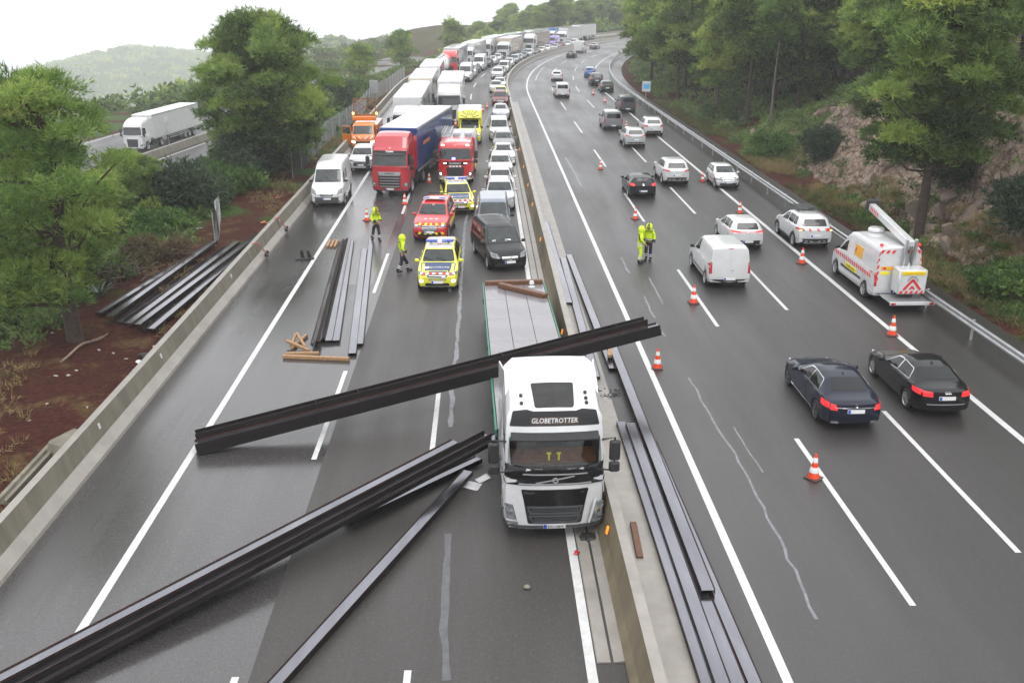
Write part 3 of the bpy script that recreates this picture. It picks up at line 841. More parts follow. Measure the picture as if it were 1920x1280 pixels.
def car(sp):
    """builds one car/van prototype, returns the Empty at its base"""
    root = empty('car')
    B = Body(sp); Lc, hw, H = B.L, B.hw, sp['H']; y = lambda u: Lc / 2 - u
    keepfree = sp.get('keepfree')
    body = B.build('body', PAINT, root)
    B.root = root
    ud = MB(); a0, a1 = sp['arch'][0], sp['arch'][1]
    ud.box((0, 0, .40), (hw * 1.25, Lc - .5, .40)); ud.box((0, y(a0[0]), .5), (hw * 1.35, a0[1] * 2.3, .5)); ud.box((0, y(a1[0]), .5), (hw * 1.35, a1[1] * 2.3, .5))
    ud.build('underbody', M['under'], root)
    rw = sp['rw']
    for uc, r in sp['arch']:
        for sx in (-1, 1): wheel(root, sx * (hw - .105), y(uc), rw, .21, sp.get('rimm', 'rim'), sp.get('spokes', 5), sx)
    # glass
    gl = M['glass']; glf = M['glass_front']
    (uc, zc), (ut, zt_) = sp['ws']
    tt = float(B.tw(np.array([ut]))[0]) * hw; wc = sp.get('wsw', .80) * hw
    patch(B, 'F', [(-wc, zc), (wc, zc), (tt * .93, zt_), (-tt * .93, zt_)], glf, 'windscreen', root, r=.07, off=.006, step=.1)
    wb = MB()
    for sx, x0 in ((1, -.35 * hw), (1, .25 * hw)):
        p0, n0 = B.hit('F', x0, zc + .03); p1, n1 = B.hit('F', x0 + .48 * hw, zc + .12)
        wb.tube([p0 + n0 * .03, p1 + n1 * .03], .011, 4)
    wb.build('wiper', M['black_plastic'], root)
    if sp.get('rg'):
        (zb0, wb0), (zb1, wb1) = sp['rg']
        patch(B, 'B', [(-wb0 * hw, zb0), (wb0 * hw, zb0), (wb1 * hw, zb1), (-wb1 * hw, zb1)], gl, 'rear_window', root, r=.06, off=.006, step=.1)
    def sidez(u, f): # f: 0 at the belt, 1 at the roof edge
        b0, t0 = float(B.zb_(np.array([u]))[0]), float(B.zt(np.array([u]))[0]) - sp.get('crown', .045)
        return b0 + (t0 - b0) * f
    for (ub0, ub1, ut0, ut1, *q) in sp['sw']:
        f0, f1 = (q + [.10, .86])[:2] if q else (.10, .86)
        poly = [(y(ub0), sidez(ub0, f0)), (y(ub1), sidez(ub1, f0)), (y(ut1), sidez(ut1, f1)), (y(ut0), sidez(ut0, f1))]
        if sp.get('trim'):
            c = sum((Vector(p) for p in poly), Vector((0, 0))) / 4
            mpatch(B, 'L', [tuple(c + (Vector(p) - c) * 1.0 + (Vector(p) - c).normalized() * .035) for p in poly], M['chrome'], 'window_trim', root, r=.07, off=.004)
        mpatch(B, 'L', poly, gl, 'side_window', root, r=.05, off=.009)
    # doors as raised skins so that their shut lines show
    for (u0, u1, u2, u3, z0) in sp.get('doors', ()):
        poly = [(y(u0), z0), (y(u1), z0), (y(u2), sidez(u2, -.04)), (y(u3), sidez(u3, -.04))]
        for d_, sg in (('L', -1), ('R', 1)):
            dr = patch(B, d_, poly, PAINT, 'door', root, r=.05, off=.007, step=.16)
            p, n = B.hit(d_, y(u2) + .16, sidez(u2, -.12))
            mb = MB(); mb.box((p.x + sg * .02, p.y, p.z), (.03, .17, .035), 0, None, .01); mb.build('handle', sp.get('handle') or PAINT, dr)
    if sp.get('bonnet'):
        u0, u1, w0, w1 = sp['bonnet']
        patch(B, 'T', [(-w0 * hw, y(u0)), (w0 * hw, y(u0)), (w1 * hw, y(u1)), (-w1 * hw, y(u1))], PAINT, 'bonnet', root, r=.10, off=.007)
    # lamps
    hl = mpatch(B, 'F', [(x * hw, z) for x, z in sp['hl']], M['lamp_glass'], 'headlight', root, r=.03, off=.012)
    for h_ in hl:
        c = sum((Vector(v.co) for v in h_.data.vertices), Vector()) / len(h_.data.vertices)
        mb = MB(); mb.lathe([(.05, -.02), (.055, .03), (.02, .035)], (c.x, c.y, c.z), 'y', 10); mb.build('bulb', M['lamp_on' if sp.get('lit') else 'chrome'], h_)
    mpatch(B, 'B', [(x * hw, z) for x, z in sp['tl']], M['tail_on' if sp.get('brake') else 'tail_red'], 'tail_light', root, r=.025, off=.014)
    if sp.get('tlbar'): patch(B, 'B', [(x * hw, z) for x, z in sp['tlbar']], M['tail_red'], 'light_bar', root, r=.015, off=.012)
    for gname, gp in sp.get('grille', ()):
        g = patch(B, 'F', [(x * hw, z) for x, z in gp], M[gname], 'grille', root, r=.04, off=.010)
    if sp.get('bars'):
        z0, z1, w_, nb = sp['bars']
        for k in range(nb):
            z = z0 + (z1 - z0) * k / max(1, nb - 1)
            patch(B, 'F', [(-w_ * hw, z - .012), (w_ * hw, z - .012), (w_ * hw, z + .012), (-w_ * hw, z + .012)], M['chrome' if not sp.get('bard') else 'grey_plastic'], 'grille_bar', root, r=.008, off=.022)
    for nm, dd, pp, mm in sp.get('extra', ()):
        patch(B, dd, [(x * hw if dd in 'FBT' else x, z) for x, z in pp], PAINT if mm == 'PAINT' else M[mm], nm, root, r=.03, off=.011)
    for dd, zz in (('F', sp['plate'][0]), ('B', sp['plate'][1])):
        pl = patch(B, dd, [(-.26, zz - .058), (.26, zz - .058), (.26, zz + .058), (-.26, zz + .058)], M['plate'], 'number_plate', root, r=.01, off=.024)
        sx = -1 if dd == 'B' else 1
        patch(B, dd, [(sx * .21 - .04, zz - .05), (sx * .21 + .04, zz - .05), (sx * .21 + .04, zz + .05), (sx * .21 - .04, zz + .05)], M['plate_blue'], 'country_band', pl, r=.005, off=.027)
    for dd, polyz in (('F', sp.get('fb')), ('B', sp.get('rb'))):
        if polyz:
            z0, z1 = polyz
            patch(B, dd, [(-.97 * hw, z0), (.97 * hw, z0), (.97 * hw, z1), (-.97 * hw, z1)], M[sp.get('bumpm', 'black_plastic')], 'bumper', root, r=.05, off=.012)
    if sp.get('clad'):
        z0, z1 = sp['clad']; (c0, r0), (c1, r1) = sp['arch'][:2]
        mpatch(B, 'L', [(y(c0 + r0 + .03), z0), (y(c1 - r1 - .03), z0), (y(c1 - r1 - .03), z1), (y(c0 + r0 + .03), z1)], M['black_plastic'], 'sill_panel', root, r=.03, off=.012)
    if sp.get('archm'):
        for c0, r0 in sp['arch'][:2]:
            for sg in (-1, 1):
                mb = MB(); pts = []
                for k in range(13):
                    a = PI * k / 12; yy, zz = y(c0) + (r0 + .03) * math.cos(a), sp.get('axle', .33) + (r0 + .03) * math.sin(a)
                    p, n = B.hit('R' if sg > 0 else 'L', yy, zz); pts.append(p + n * .0)
                mb.tube(pts, .035, 6); mb.build('arch_trim', M['black_plastic'], root, 60)
    if sp.get('rails'):
        u0, u1 = sp['rails']
        for sg in (-1, 1):
            pts = []
            for k in range(6):
                u = u0 + (u1 - u0) * k / 5; x = float(B.tw(np.array([u]))[0]) * hw * .90 * sg
                p, n = B.hit('T', x, y(u)); pts.append(p + Vector((0, 0, .05 if 0 < k < 5 else .0)))
            mb = MB(); mb.tube(pts, .018, 6); mb.build('roof_rail', M[sp.get('railm', 'silver')], root, 60)
    if sp.get('mirror'):
        u, z = sp['mirror'][:2]; mirror_parts(B, root, u, z, PAINT if len(sp['mirror']) < 3 else M[sp['mirror'][2]])
    if sp.get('fin'):
        p, n = B.hit('T', 0, y(sp['fin'])); mb = MB(); mb.box((p.x, p.y, p.z + .03), (.04, .14, .07), 0, None, .015, (.3, .4)); mb.build('aerial', PAINT, root)
    INFO[root.name] = (Lc, sp['ws'][0])
    B.root = root
    return root, B
# ================================================================== VEHICLE TYPES
TPL = {}
TPL['hatch'] = dict(L=4.25, W=1.80, H=1.47, axle=.31, rw=.315,
    top=[(0, .60), (.08, .70), (.28, .79), (.9, .93), (1.12, .98), (1.95, 1.40), (2.35, 1.465), (3.2, 1.45), (3.78, 1.36), (4.1, 1.02), (4.25, .92)],
    belt=[(0, .56), (.3, .72), (1.1, .90), (2.5, .94), (3.8, 1.0), (4.25, .86)],
    tw=[(0, .72), (.3, .78), (1.0, .84), (1.3, .82), (2.0, .69), (2.4, .67), (3.4, .66), (3.9, .70), (4.25, .78)],
    plan=[(0, .82), (.15, .91), (.5, .98), (1, 1), (3.5, 1), (4, .96), (4.25, .88)], sill=[(0, .24), (.5, .19), (3.8, .2), (4.25, .30)],
    arch=[(.82, .365), (3.42, .365)], nose=(.22, [(.2, .08), (.4, 0), (.6, .02), (.8, .10), (1, .2)]), tail=(.14, [(.2, .1), (.45, 0), (.9, .03), (1.4, .1)]),
    ws=((1.16, 1.02), (1.93, 1.37)), rg=((1.05, .64), (1.33, .55)), sw=[(1.42, 2.28, 1.95, 2.28), (2.38, 3.12, 2.38, 3.02), (3.20, 3.58, 3.10, 3.35)],
    doors=[(1.22, 2.32, 2.34, 1.25, .30), (2.37, 3.02, 3.2, 2.37, .30)], bonnet=(.25, 1.05, .62, .76), mirror=(1.45, .93),
    hl=[(.46, .60), (.88, .62), (.93, .75), (.52, .70)], tl=[(.60, .80), (.96, .80), (.95, 1.0), (.66, .97)],
    grille=[('black_plastic', [(-.36, .60), (.36, .60), (.40, .70), (-.40, .70)]), ('black_plastic', [(-.6, .27), (.6, .27), (.52, .45), (-.52, .45)])],
    plate=(.50, .60), rb=(.24, .40), bars=(.62, .68, .35, 2))
TPL['suv'] = dict(L=4.45, W=1.85, H=1.66, axle=.34, rw=.355,
    top=[(0, .74), (.06, .84), (.22, .94), (.95, 1.05), (1.15, 1.10), (1.9, 1.55), (2.3, 1.64), (3.4, 1.65), (4.0, 1.57), (4.3, 1.16), (4.45, 1.02)],
    belt=[(0, .70), (.3, .88), (1.1, 1.02), (2.5, 1.07), (3.9, 1.14), (4.45, .98)],
    tw=[(0, .76), (.3, .82), (1.0, .86), (1.3, .84), (2.0, .72), (2.4, .71), (3.5, .70), (4.0, .73), (4.45, .80)],
    plan=[(0, .86), (.15, .93), (.5, .985), (1, 1), (3.7, 1), (4.2, .97), (4.45, .90)], sill=[(0, .28), (.5, .25), (3.9, .26), (4.45, .34)],
    arch=[(.86, .41), (3.55, .41)], nose=(.16, [(.2, .10), (.45, 0), (.75, .02), (.95, .08)]), tail=(.12, [(.2, .1), (.5, 0), (1.0, .03), (1.6, .12)]),
    ws=((1.19, 1.13), (1.9, 1.52)), rg=((1.18, .66), (1.50, .58)), sw=[(1.48, 2.36, 1.98, 2.36), (2.46, 3.25, 2.46, 3.15), (3.32, 3.8, 3.22, 3.58)],
    doors=[(1.30, 2.40, 2.42, 1.32, .34), (2.45, 3.1, 3.32, 2.45, .34)], bonnet=(.22, 1.08, .70, .80), mirror=(1.5, 1.05),
    hl=[(.50, .74), (.90, .76), (.94, .89), (.55, .85)], tl=[(.58, .92), (.97, .92), (.96, 1.08), (.62, 1.05)],
    grille=[('black_plastic', [(-.44, .58), (.44, .58), (.48, .84), (-.48, .84)]), ('black_plastic', [(-.7, .30), (.7, .30), (.62, .46), (-.62, .46)])],
    plate=(.54, .74), rb=(.28, .56), clad=(.27, .40), archm=True, rails=(2.1, 3.7), bars=(.62, .80, .42, 4))
TPL['sedan'] = dict(L=4.70, W=1.82, H=1.44, axle=.31, rw=.325,
    top=[(0, .62), (.08, .70), (.25, .78), (.6, .86), (1.3, .95), (1.5, .99), (2.3, 1.38), (2.7, 1.435), (3.1, 1.43), (3.5, 1.36), (4.12, 1.07), (4.3, 1.04), (4.62, 1.0), (4.70, .93)],
    belt=[(0, .58), (.3, .72), (1.3, .89), (2.4, .93), (4.0, .98), (4.70, .90)],
    tw=[(0, .72), (.3, .78), (1.2, .83), (1.55, .82), (2.3, .66), (2.8, .63), (3.3, .63), (4.1, .74), (4.70, .80)],
    plan=[(0, .82), (.15, .91), (.5, .98), (1, 1), (3.7, 1), (4.3, .96), (4.70, .87)], sill=[(0, .22), (.5, .18), (4.1, .2), (4.70, .28)],
    arch=[(.86, .37), (3.70, .37)], nose=(.22, [(.2, .08), (.4, 0), (.6, .02), (.8, .10), (1, .2)]), tail=(.18, [(.2, .1), (.45, 0), (.9, .03), (1.4, .2)]),
    ws=((1.55, 1.03), (2.28, 1.36)), rg=((1.11, .63), (1.35, .52)), sw=[(1.80, 2.68, 2.38, 2.72), (2.76, 3.62, 2.78, 3.45)],
    doors=[(1.50, 2.70, 2.72, 1.55, .28), (2.75, 3.3, 3.62, 2.75, .28)], bonnet=(.25, 1.42, .62, .76), mirror=(1.82, .92),
    hl=[(.48, .60), (.88, .62), (.93, .74), (.52, .70)], tl=[(.56, .76), (.97, .78), (.95, .93), (.60, .92)],
    grille=[('black_plastic', [(-.34, .48), (.34, .48), (.38, .70), (-.38, .70)]), ('black_plastic', [(-.7, .24), (.7, .24), (.62, .38), (-.62, .38)])],
    plate=(.45, .74), bars=(.54, .66, .34, 3), fin=3.3)
TPL['panelvan'] = dict(L=4.80, W=1.90, H=1.95, axle=.33, rw=.335, nu=40,
    top=[(0, .72), (.08, .84), (.32, .97), (.95, 1.13), (1.15, 1.19), (1.95, 1.84), (2.3, 1.93), (4.3, 1.95), (4.68, 1.93), (4.80, 1.88)],
    belt=[(0, .68), (.4, .92), (1.2, 1.10), (2.2, 1.17), (4.80, 1.17)],
    tw=[(0, .76), (.5, .83), (1.2, .84), (2.0, .75), (2.6, .78), (4.5, .82), (4.80, .82)],
    plan=[(0, .84), (.15, .92), (.5, .985), (1, 1), (4.6, 1), (4.80, .97)], sill=[(0, .26), (.5, .24), (4.3, .26), (4.80, .34)],
    arch=[(.92, .385), (3.95, .385)], nose=(.20, [(.2, .10), (.45, 0), (.7, .03), (1, .12)]), tail=(.05, [(.2, .04), (.5, 0), (1.1, .03), (1.95, .12)]), endlen=.6,
    ws=((1.2, 1.22), (1.95, 1.80)), rg=None, sw=[(1.48, 2.36, 2.05, 2.34)], crown=.06,
    doors=[(1.32, 2.40, 2.42, 1.34, .36), (2.46, 3.50, 3.50, 2.46, .36)], bonnet=(.25, 1.08, .66, .78), mirror=(1.5, 1.14, 'black_plastic'),
    hl=[(.52, .70), (.90, .74), (.94, .96), (.60, .88)], tl=[(.85, .74), (.975, .74), (.97, 1.26), (.86, 1.26)],
    grille=[('black_plastic', [(-.42, .60), (.42, .60), (.46, .72), (-.46, .72)]), ('black_plastic', [(-.7, .30), (.7, .30), (.62, .46), (-.62, .46)])],
    plate=(.52, .50), rb=(.27, .48), fb=(.26, .50), bars=(.64, .68, .4, 2), clad=(.44, .52),
    extra=[('rear_door', 'B', [(-.80, .58), (-.015, .58), (-.015, 1.78), (-.68, 1.78)], 'PAINT'), ('rear_door', 'B', [(.015, .58), (.80, .58), (.68, 1.78), (.015, 1.78)], 'PAINT'), ('brake_lamp', 'B', [(-.12, 1.84), (.12, 1.84), (.12, 1.875), (-.12, 1.875)], 'tail_red'), ('handle', 'B', [(.05, .86), (.19, .86), (.19, .90), (.05, .90)], 'black_plastic')])
TPL['bigvan'] = dict(L=5.40, W=2.05, H=2.52, axle=.34, rw=.345, nu=44,
    top=[(0, .84), (.06, 1.0), (.35, 1.14), (.72, 1.28), (.95, 1.38), (1.62, 2.16), (1.95, 2.38), (2.5, 2.5), (5.2, 2.52), (5.40, 2.46)],
    belt=[(0, .78), (.4, 1.08), (1.0, 1.30), (1.9, 1.38), (5.40, 1.38)],
    tw=[(0, .78), (.5, .84), (1.0, .85), (1.7, .79), (2.5, .80), (5.2, .84), (5.40, .84)],
    plan=[(0, .86), (.15, .93), (.5, .985), (1, 1), (5.2, 1), (5.40, .98)], sill=[(0, .28), (.5, .26), (4.9, .30), (5.40, .38)],
    arch=[(.95, .40), (4.35, .40)], nose=(.20, [(.2, .08), (.5, 0), (.8, .02), (1.1, .10)]), tail=(.03, [(.2, .03), (.5, 0), (1.3, .02), (2.5, .08)]), endlen=.6,
    ws=((1.0, 1.42), (1.62, 2.12)), rg=None, sw=[(1.22, 2.10, 1.72, 2.05, .08, .62), (2.22, 3.0, 2.22, 3.0, .10, .62)], crown=.09,
    doors=[(1.22, 2.14, 2.16, 1.24, .40), (2.20, 3.2, 3.2, 2.20, .40)], bonnet=(.28, .92, .70, .78), mirror=(1.28, 1.40, 'black_plastic'),
    hl=[(.60, .80), (.90, .86), (.94, 1.16), (.70, 1.04)], tl=[(.87, .80), (.975, .80), (.97, 1.36), (.88, 1.36)],
    grille=[('black_plastic', [(-.34, .70), (.34, .70), (.42, .84), (-.42, .84)])],
    plate=(.56, .56), fb=(.28, .66), rb=(.30, .50), bumpm='grey_plastic', bars=(.73, .80, .33, 2),
    extra=[('rear_door', 'B', [(-.82, .62), (-.015, .62), (-.015, 2.26), (-.72, 2.26)], 'PAINT'), ('rear_door', 'B', [(.015, .62), (.82, .62), (.72, 2.26), (.015, 2.26)], 'PAINT')])
TPL['mpv'] = {**TPL['panelvan'], 'rg': ((1.24, .74), (1.70, .66)), 'sw': [(1.48, 2.36, 2.05, 2.34), (2.48, 3.48, 2.48, 3.46), (3.58, 4.45, 3.58, 4.38)], 'extra': [('emblem', 'B', [(-.05, 1.0), (.05, 1.0), (.05, 1.09), (-.05, 1.09)], 'chrome')]}
def mk(tpl, L=None, W=None, H=None, **over):
    s_ = dict(TPL[tpl]); k = (L or s_['L']) / s_['L']; h = (H or s_['H']) / s_['H']
    if k != 1 or h != 1:
        for q in ('top', 'belt'): s_[q] = [(u * k, z * h) for u, z in s_[q]]
        for q in ('tw', 'plan', 'sill'): s_[q] = [(u * k, z) for u, z in s_[q]]
        s_['arch'] = [(u * k, r) for u, r in s_['arch']]
        s_['ws'] = tuple((u * k, z * h) for u, z in s_['ws'])
        if s_.get('rg'): s_['rg'] = tuple((z * h, w_) for z, w_ in s_['rg'])
        s_['sw'] = [tuple(x * k for x in q[:4]) + tuple(q[4:]) for q in s_['sw']]
        s_['doors'] = [tuple(x * k for x in q[:4]) + (q[4],) for q in s_['doors']]
        s_['bonnet'] = (s_['bonnet'][0] * k, s_['bonnet'][1] * k) + tuple(s_['bonnet'][2:])
        s_['mirror'] = (s_['mirror'][0] * k, s_['mirror'][1] * h) + tuple(s_['mirror'][2:])
        for q in ('hl', 'tl', 'tlbar'):
            if s_.get(q): s_[q] = [(x, z * h) for x, z in s_[q]]
        s_['grille'] = [(m_, [(x, z * h) for x, z in g]) for m_, g in s_['grille']]
        s_['plate'] = tuple(z * h for z in s_['plate'])
        for q in ('fb', 'rb', 'clad'):
            if s_.get(q): s_[q] = tuple(z * h for z in s_[q])
        if s_.get('rails'): s_['rails'] = tuple(u * k for u in s_['rails'])
        if s_.get('fin'): s_['fin'] *= k
        s_['extra'] = [(a, d, [(x * (k if d in 'LR' else 1), z * h) for x, z in p], m_) for a, d, p, m_ in s_.get('extra', ())]
        b_, z0, w_, n_ = (list(s_['bars']) + [0] * 4)[:4]; s_['bars'] = (b_ * h, z0 * h, w_, n_)
    s_.update(L=L or s_['L'], W=W or s_['W'], H=H or s_['H'])
    s_.update(over)
    return s_

PRO = {}     # key -> (root, used?)
def proto(key, sp=None, fn=None):
    if key not in PRO:
        r = fn() if fn else car(sp)[0]
        PRO[key] = [r, False]
    return PRO[key]
def tree_of(o):
    yield o
    for k in KIDS.get(o.name, ()): yield from tree_of(k)
def spawn(key, name, label, cat, group=None, paint=None, box=None):
    p = PRO[key]
    if not p[1]: o = p[0]; p[1] = True
    else: o = copy_tree(p[0])
    old = o.name; o.name = name
    if o.name != old: KIDS[o.name] = KIDS.pop(old, [])
    INFO[o.name] = INFO[key]
    tag(o, label, cat, group)
    for q in tree_of(o):
        if q.type != 'MESH': continue
        for i, ms in enumerate(q.material_slots):
            bm_ = q.data.materials[i]
            r = paint if bm_ is PAINT else (box if bm_ is BOX else None)
            if r: ms.link = 'OBJECT'; ms.material = M['p_' + r]
    return o
BOX = mat('box_slot', (.6, .6, .6), .4, var=.05)
def place(o, px, py, z, u, facing=1, yaw=0.0, x_off=0.0):
    """the point of the vehicle u metres behind its nose and z above the road is seen at the pixel"""
    P_ = G(px, py, z); s_, t_ = st_of(P_); h = RA(s_) + (PI if facing < 0 else 0) + yaw
    f = Vector((math.sin(h), math.cos(h), 0)); Lc = INFO[o.name][0]
    c = P_ + f * (u - Lc / 2); o.location = (c.x, c.y, 0); o.rotation_euler.z = -h
    return o
def place_st(o, s_, t_, facing=-1, yaw=0.0):
    h = RA(s_) + (PI if facing < 0 else 0) + yaw
    f = Vector((math.sin(h), math.cos(h), 0)); c = RP(s_, t_) - f * (INFO[o.name][0] / 2)
    o.location = (c.x, c.y, 0); o.rotation_euler.z = -h
    return o
def P3(key, fn):
    r, Ln = fn(); INFO[key] = (Ln, (1.1, 1.0)); PRO[key] = [r, False]
def PC(key, sp, extra=None):
    r, B = car(sp); INFO[key] = (sp['L'], sp['ws'][0]); PRO[key] = [r, False]
    if extra: extra(r, B)
    return r

# ------------------------------------------------------------------ heavy lorries
def cab_spec(**k):
    d = dict(L=2.25, W=2.5, H=3.8, nu=26, k=.03, axle=.52, crown=.10, tumble=.03, endlen=.55,
        top=[(0, 1.95), (.05, 2.10), (.24, 2.85), (.38, 3.18), (.8, 3.48), (1.5, 3.72), (2.25, 3.80)],
        belt=[(0, 1.86), (2.25, 1.92)], tw=[(0, .95), (.24, .93), (.5, .90), (2.25, .88)],
        plan=[(0, .95), (.12, .985), (.3, 1), (2.25, 1)], sill=[(0, .34), (.7, .38), (1.9, .7), (2.25, .9)],
        arch=[(1.38, .56)], nose=(.20, [(.3, .05), (.6, 0), (1.9, .02), (2.6, .04), (3.8, .1)]), tail=(0, [(0, 0), (4, 0)]))
    d.update(k); return d
def cab_details(B, cab, wsz=(1.95, 2.78), band=None, visor=True, hlz=(.62, .95), grille=((.62, .62), (.70, 1.40)), barm='silver', bars=4, platez=.48, mirrors=True, glassm='glass_front', lit=False, step=True):
    hw = B.hw; y = lambda u: B.L / 2 - u
    ws = patch(B, 'F', [(-.90 * hw, wsz[0]), (.90 * hw, wsz[0]), (.86 * hw, wsz[1]), (-.86 * hw, wsz[1])], M[glassm], 'windscreen', cab, r=.10, off=.028, step=.10, rings=(1, .85, .65, .4, .2))
    for x0 in (-.55, .02):
        p0, n0 = B.hit('F', x0 * hw, wsz[0] + .03); p1, n1 = B.hit('F', (x0 + .52) * hw, wsz[0] + .10)
        mb = MB(); mb.tube([p0 + n0 * .03, p1 + n1 * .03], .014, 4); mb.build('wiper', M['black_plastic'], cab)
    mpatch(B, 'L', [(y(.38), wsz[0] - .02), (y(1.28), wsz[0] + .02), (y(1.24), wsz[1] - .10), (y(.50), wsz[1] - .06)], M['glass'], 'side_window', cab, r=.08, off=.009)
    for d_, sg in (('L', -1), ('R', 1)):
        dr = patch(B, d_, [(y(.30), 1.15), (y(1.34), 1.15), (y(1.34), wsz[0] - .10), (y(.30), wsz[0] - .10)], PAINT, 'door', cab, r=.06, off=.007, step=.25)
        p, n = B.hit(d_, y(1.15), wsz[0] - .3); mb = MB(); mb.box((p.x + sg * .02, p.y, p.z), (.03, .2, .05), 0, None, .01); mb.build('handle', M['black_plastic'], dr)
        if mirrors:
            p, n = B.hit(d_, y(.12), wsz[1] - .15); q, n = B.hit(d_, y(.12), wsz[0] - .12)
            mb = MB(); x = p.x + sg * .30
            mb.box((x, p.y + .08, wsz[1] - .42), (.26, .14, .52), 0, None, .04); mb.box((x, p.y + .08, wsz[1] - .86), (.26, .14, .26), 0, None, .04)
            mb.tube([(p.x, p.y, p.z + .02), (x, p.y + .06, wsz[1] - .10), (x, p.y + .06, wsz[0] - .28), (q.x, q.y, q.z)], .03, 5)
            mb.build('wing_mirror', M['black_plastic'], cab, 40)
    (w0, z0), (w1, z1) = grille
    g = patch(B, 'F', [(-w0 * hw, z0), (w0 * hw, z0), (w1 * hw, z1), (-w1 * hw, z1)], M['black_plastic'], 'grille', cab, r=.06, off=.012)
    for k in range(bars):
        z = z0 + .1 + (z1 - z0 - .25) * k / max(1, bars - 1); w_ = w0 + (w1 - w0) * (z - z0) / (z1 - z0) - .05
        patch(B, 'F', [(-w_ * hw, z - .02), (w_ * hw, z - .02), (w_ * hw, z + .02), (-w_ * hw, z + .02)], M[barm], 'grille_bar', g, r=.015, off=.035, rings=(1, .5))
    hl = mpatch(B, 'F', [(.70 * hw, hlz[0]), (.93 * hw, hlz[0] + .02), (.96 * hw, hlz[1]), (.76 * hw, hlz[1] - .04)], M['lamp_glass'], 'headlight', cab, r=.04, off=.014)
    for h_ in hl:
        c = sum((Vector(v.co) for v in h_.data.vertices), Vector()) / len(h_.data.vertices)
        mb = MB(); mb.lathe([(.07, -.02), (.075, .02), (.02, .03)], (c.x, c.y, c.z), 'y', 10); mb.build('bulb', M['lamp_on' if lit else 'chrome'], h_)
    patch(B, 'F', [(-.95 * hw, .36), (.95 * hw, .36), (.95 * hw, .44), (-.95 * hw, .44)], M['grey_plastic'], 'bumper', cab, r=.03, off=.02)
    pl = patch(B, 'F', [(-.27, platez - .06), (.27, platez - .06), (.27, platez + .06), (-.27, platez + .06)], M['plate'], 'number_plate', cab, r=.01, off=.04)
    patch(B, 'F', [(.19, platez - .055), (.265, platez - .055), (.265, platez + .055), (.19, platez + .055)], M['plate_blue'], 'country_band', pl, r=.005, off=.044)
    if visor:
        mb = MB(); pts = []
        for k in range(9):
            x = (-.84 + 1.68 * k / 8) * hw; p, n = B.hit('F', x, wsz[1] + .04); pts.append(p)
        for k in range(8):
            a, b_ = pts[k], pts[k + 1]; f = Vector((0, .22, -.10)); th = Vector((0, 0, .035))
            mb.add([a, b_, b_ + f, a + f, a + th, b_ + th, b_ + f + th, a + f + th], [(0, 1, 2, 3), (7, 6, 5, 4), (0, 4, 5, 1), (3, 2, 6, 7), (1, 5, 6, 2), (0, 3, 7, 4)])
        mb.build('sun_visor', M['black_plastic'], cab, 40)
    if step:
        for sg in (-1, 1):
            mb = MB()
            for z in (.5, .8): mb.box((sg * (hw - .08), y(.55), z), (.16, .5, .05), 0, None, .01)
            mb.build('step', M['black_plastic'], cab)
    return ws
def chassis(root, front, rear, axles, trailer_axles=(), hubs=True):
    mb = MB(); mb.box((0, -(front + rear) / 2, .82), (.9, rear - front, .28)); 
    mb.box((-.95, -3.3, .72), (.5, 1.2, .6), 0, None, .06); mb.box((.95, -3.3, .72), (.5, 1.2, .6), 0, None, .06)
    mb.build('chassis', M['under'], root)
    for yy in axles:
        for sx in (-1, 1): wheel(root, sx * 1.06, -yy, .52, .34, 'rim', 8, sx)
def box_trailer(root, y0, y1, z0=1.12, z1=4.0, kind='box', axles=True, w=2.55):
    hw = w / 2; Lb = y1 - y0
    mb = MB(); mb.box((0, -(y0 + y1) / 2, (z0 + z1) / 2), (w, Lb, z1 - z0), 0, None, .05)
    tr = mb.build('trailer', BOX, root)
    mb = MB(); mb.box((0, -(y0 + y1) / 2, z1 + .012), (w - .10, Lb - .10, .03), 0, None, .01); mb.build('roof', M['p_white'], tr)
    for sx in (-1, 1):
        mb = MB(); mb.box((sx * (hw + .012), -(y0 + y1) / 2, z1 - .06), (.03, Lb, .14), 0, None, .01); mb.box((sx * (hw + .012), -(y0 + y1) / 2, z0 + .05), (.03, Lb, .16), 0, None, .01)
        mb.build('side_rail', M['silver'], tr)
        if kind == 'curtain':
            for k in range(14):
                mb = MB(); yy = -y0 - Lb * (k + .5) / 14
                mb.box((sx * (hw + .012), yy, z0 + .27), (.02, .06, .26)); mb.build('strap', M['grey_plastic'], tr)
        mb = MB(); mb.box((sx * (hw - .03), -(y0 + y1) / 2 - .3, .72), (.05, Lb * .42, .12)); mb.box((sx * (hw - .03), -(y0 + y1) / 2 - .3, .95), (.05, Lb * .42, .12)); mb.build('side_guard', M['silver'], tr)
        mb = MB(); mb.box((sx * (hw / 2), -y1 - .012, (z0 + z1) / 2), (hw - .06, .03, z1 - z0 - .15), 0, None, .01); mb.build('rear_door', BOX, tr)
    mb = MB(); mb.box((0, -y1 + .1, .62), (w - .1, .10, .14)); mb.box((0, -(y0 + y1) / 2, 1.0), (1.0, Lb - .4, .2)); mb.build('underrun_bar', M['under'], tr)
    if axles:
        for k in range(3):
            for sx in (-1, 1): wheel(root, sx * 1.06, -(y1 - 4.6 + 1.31 * k), .50, .36, 'rim', 8, sx)
    return tr
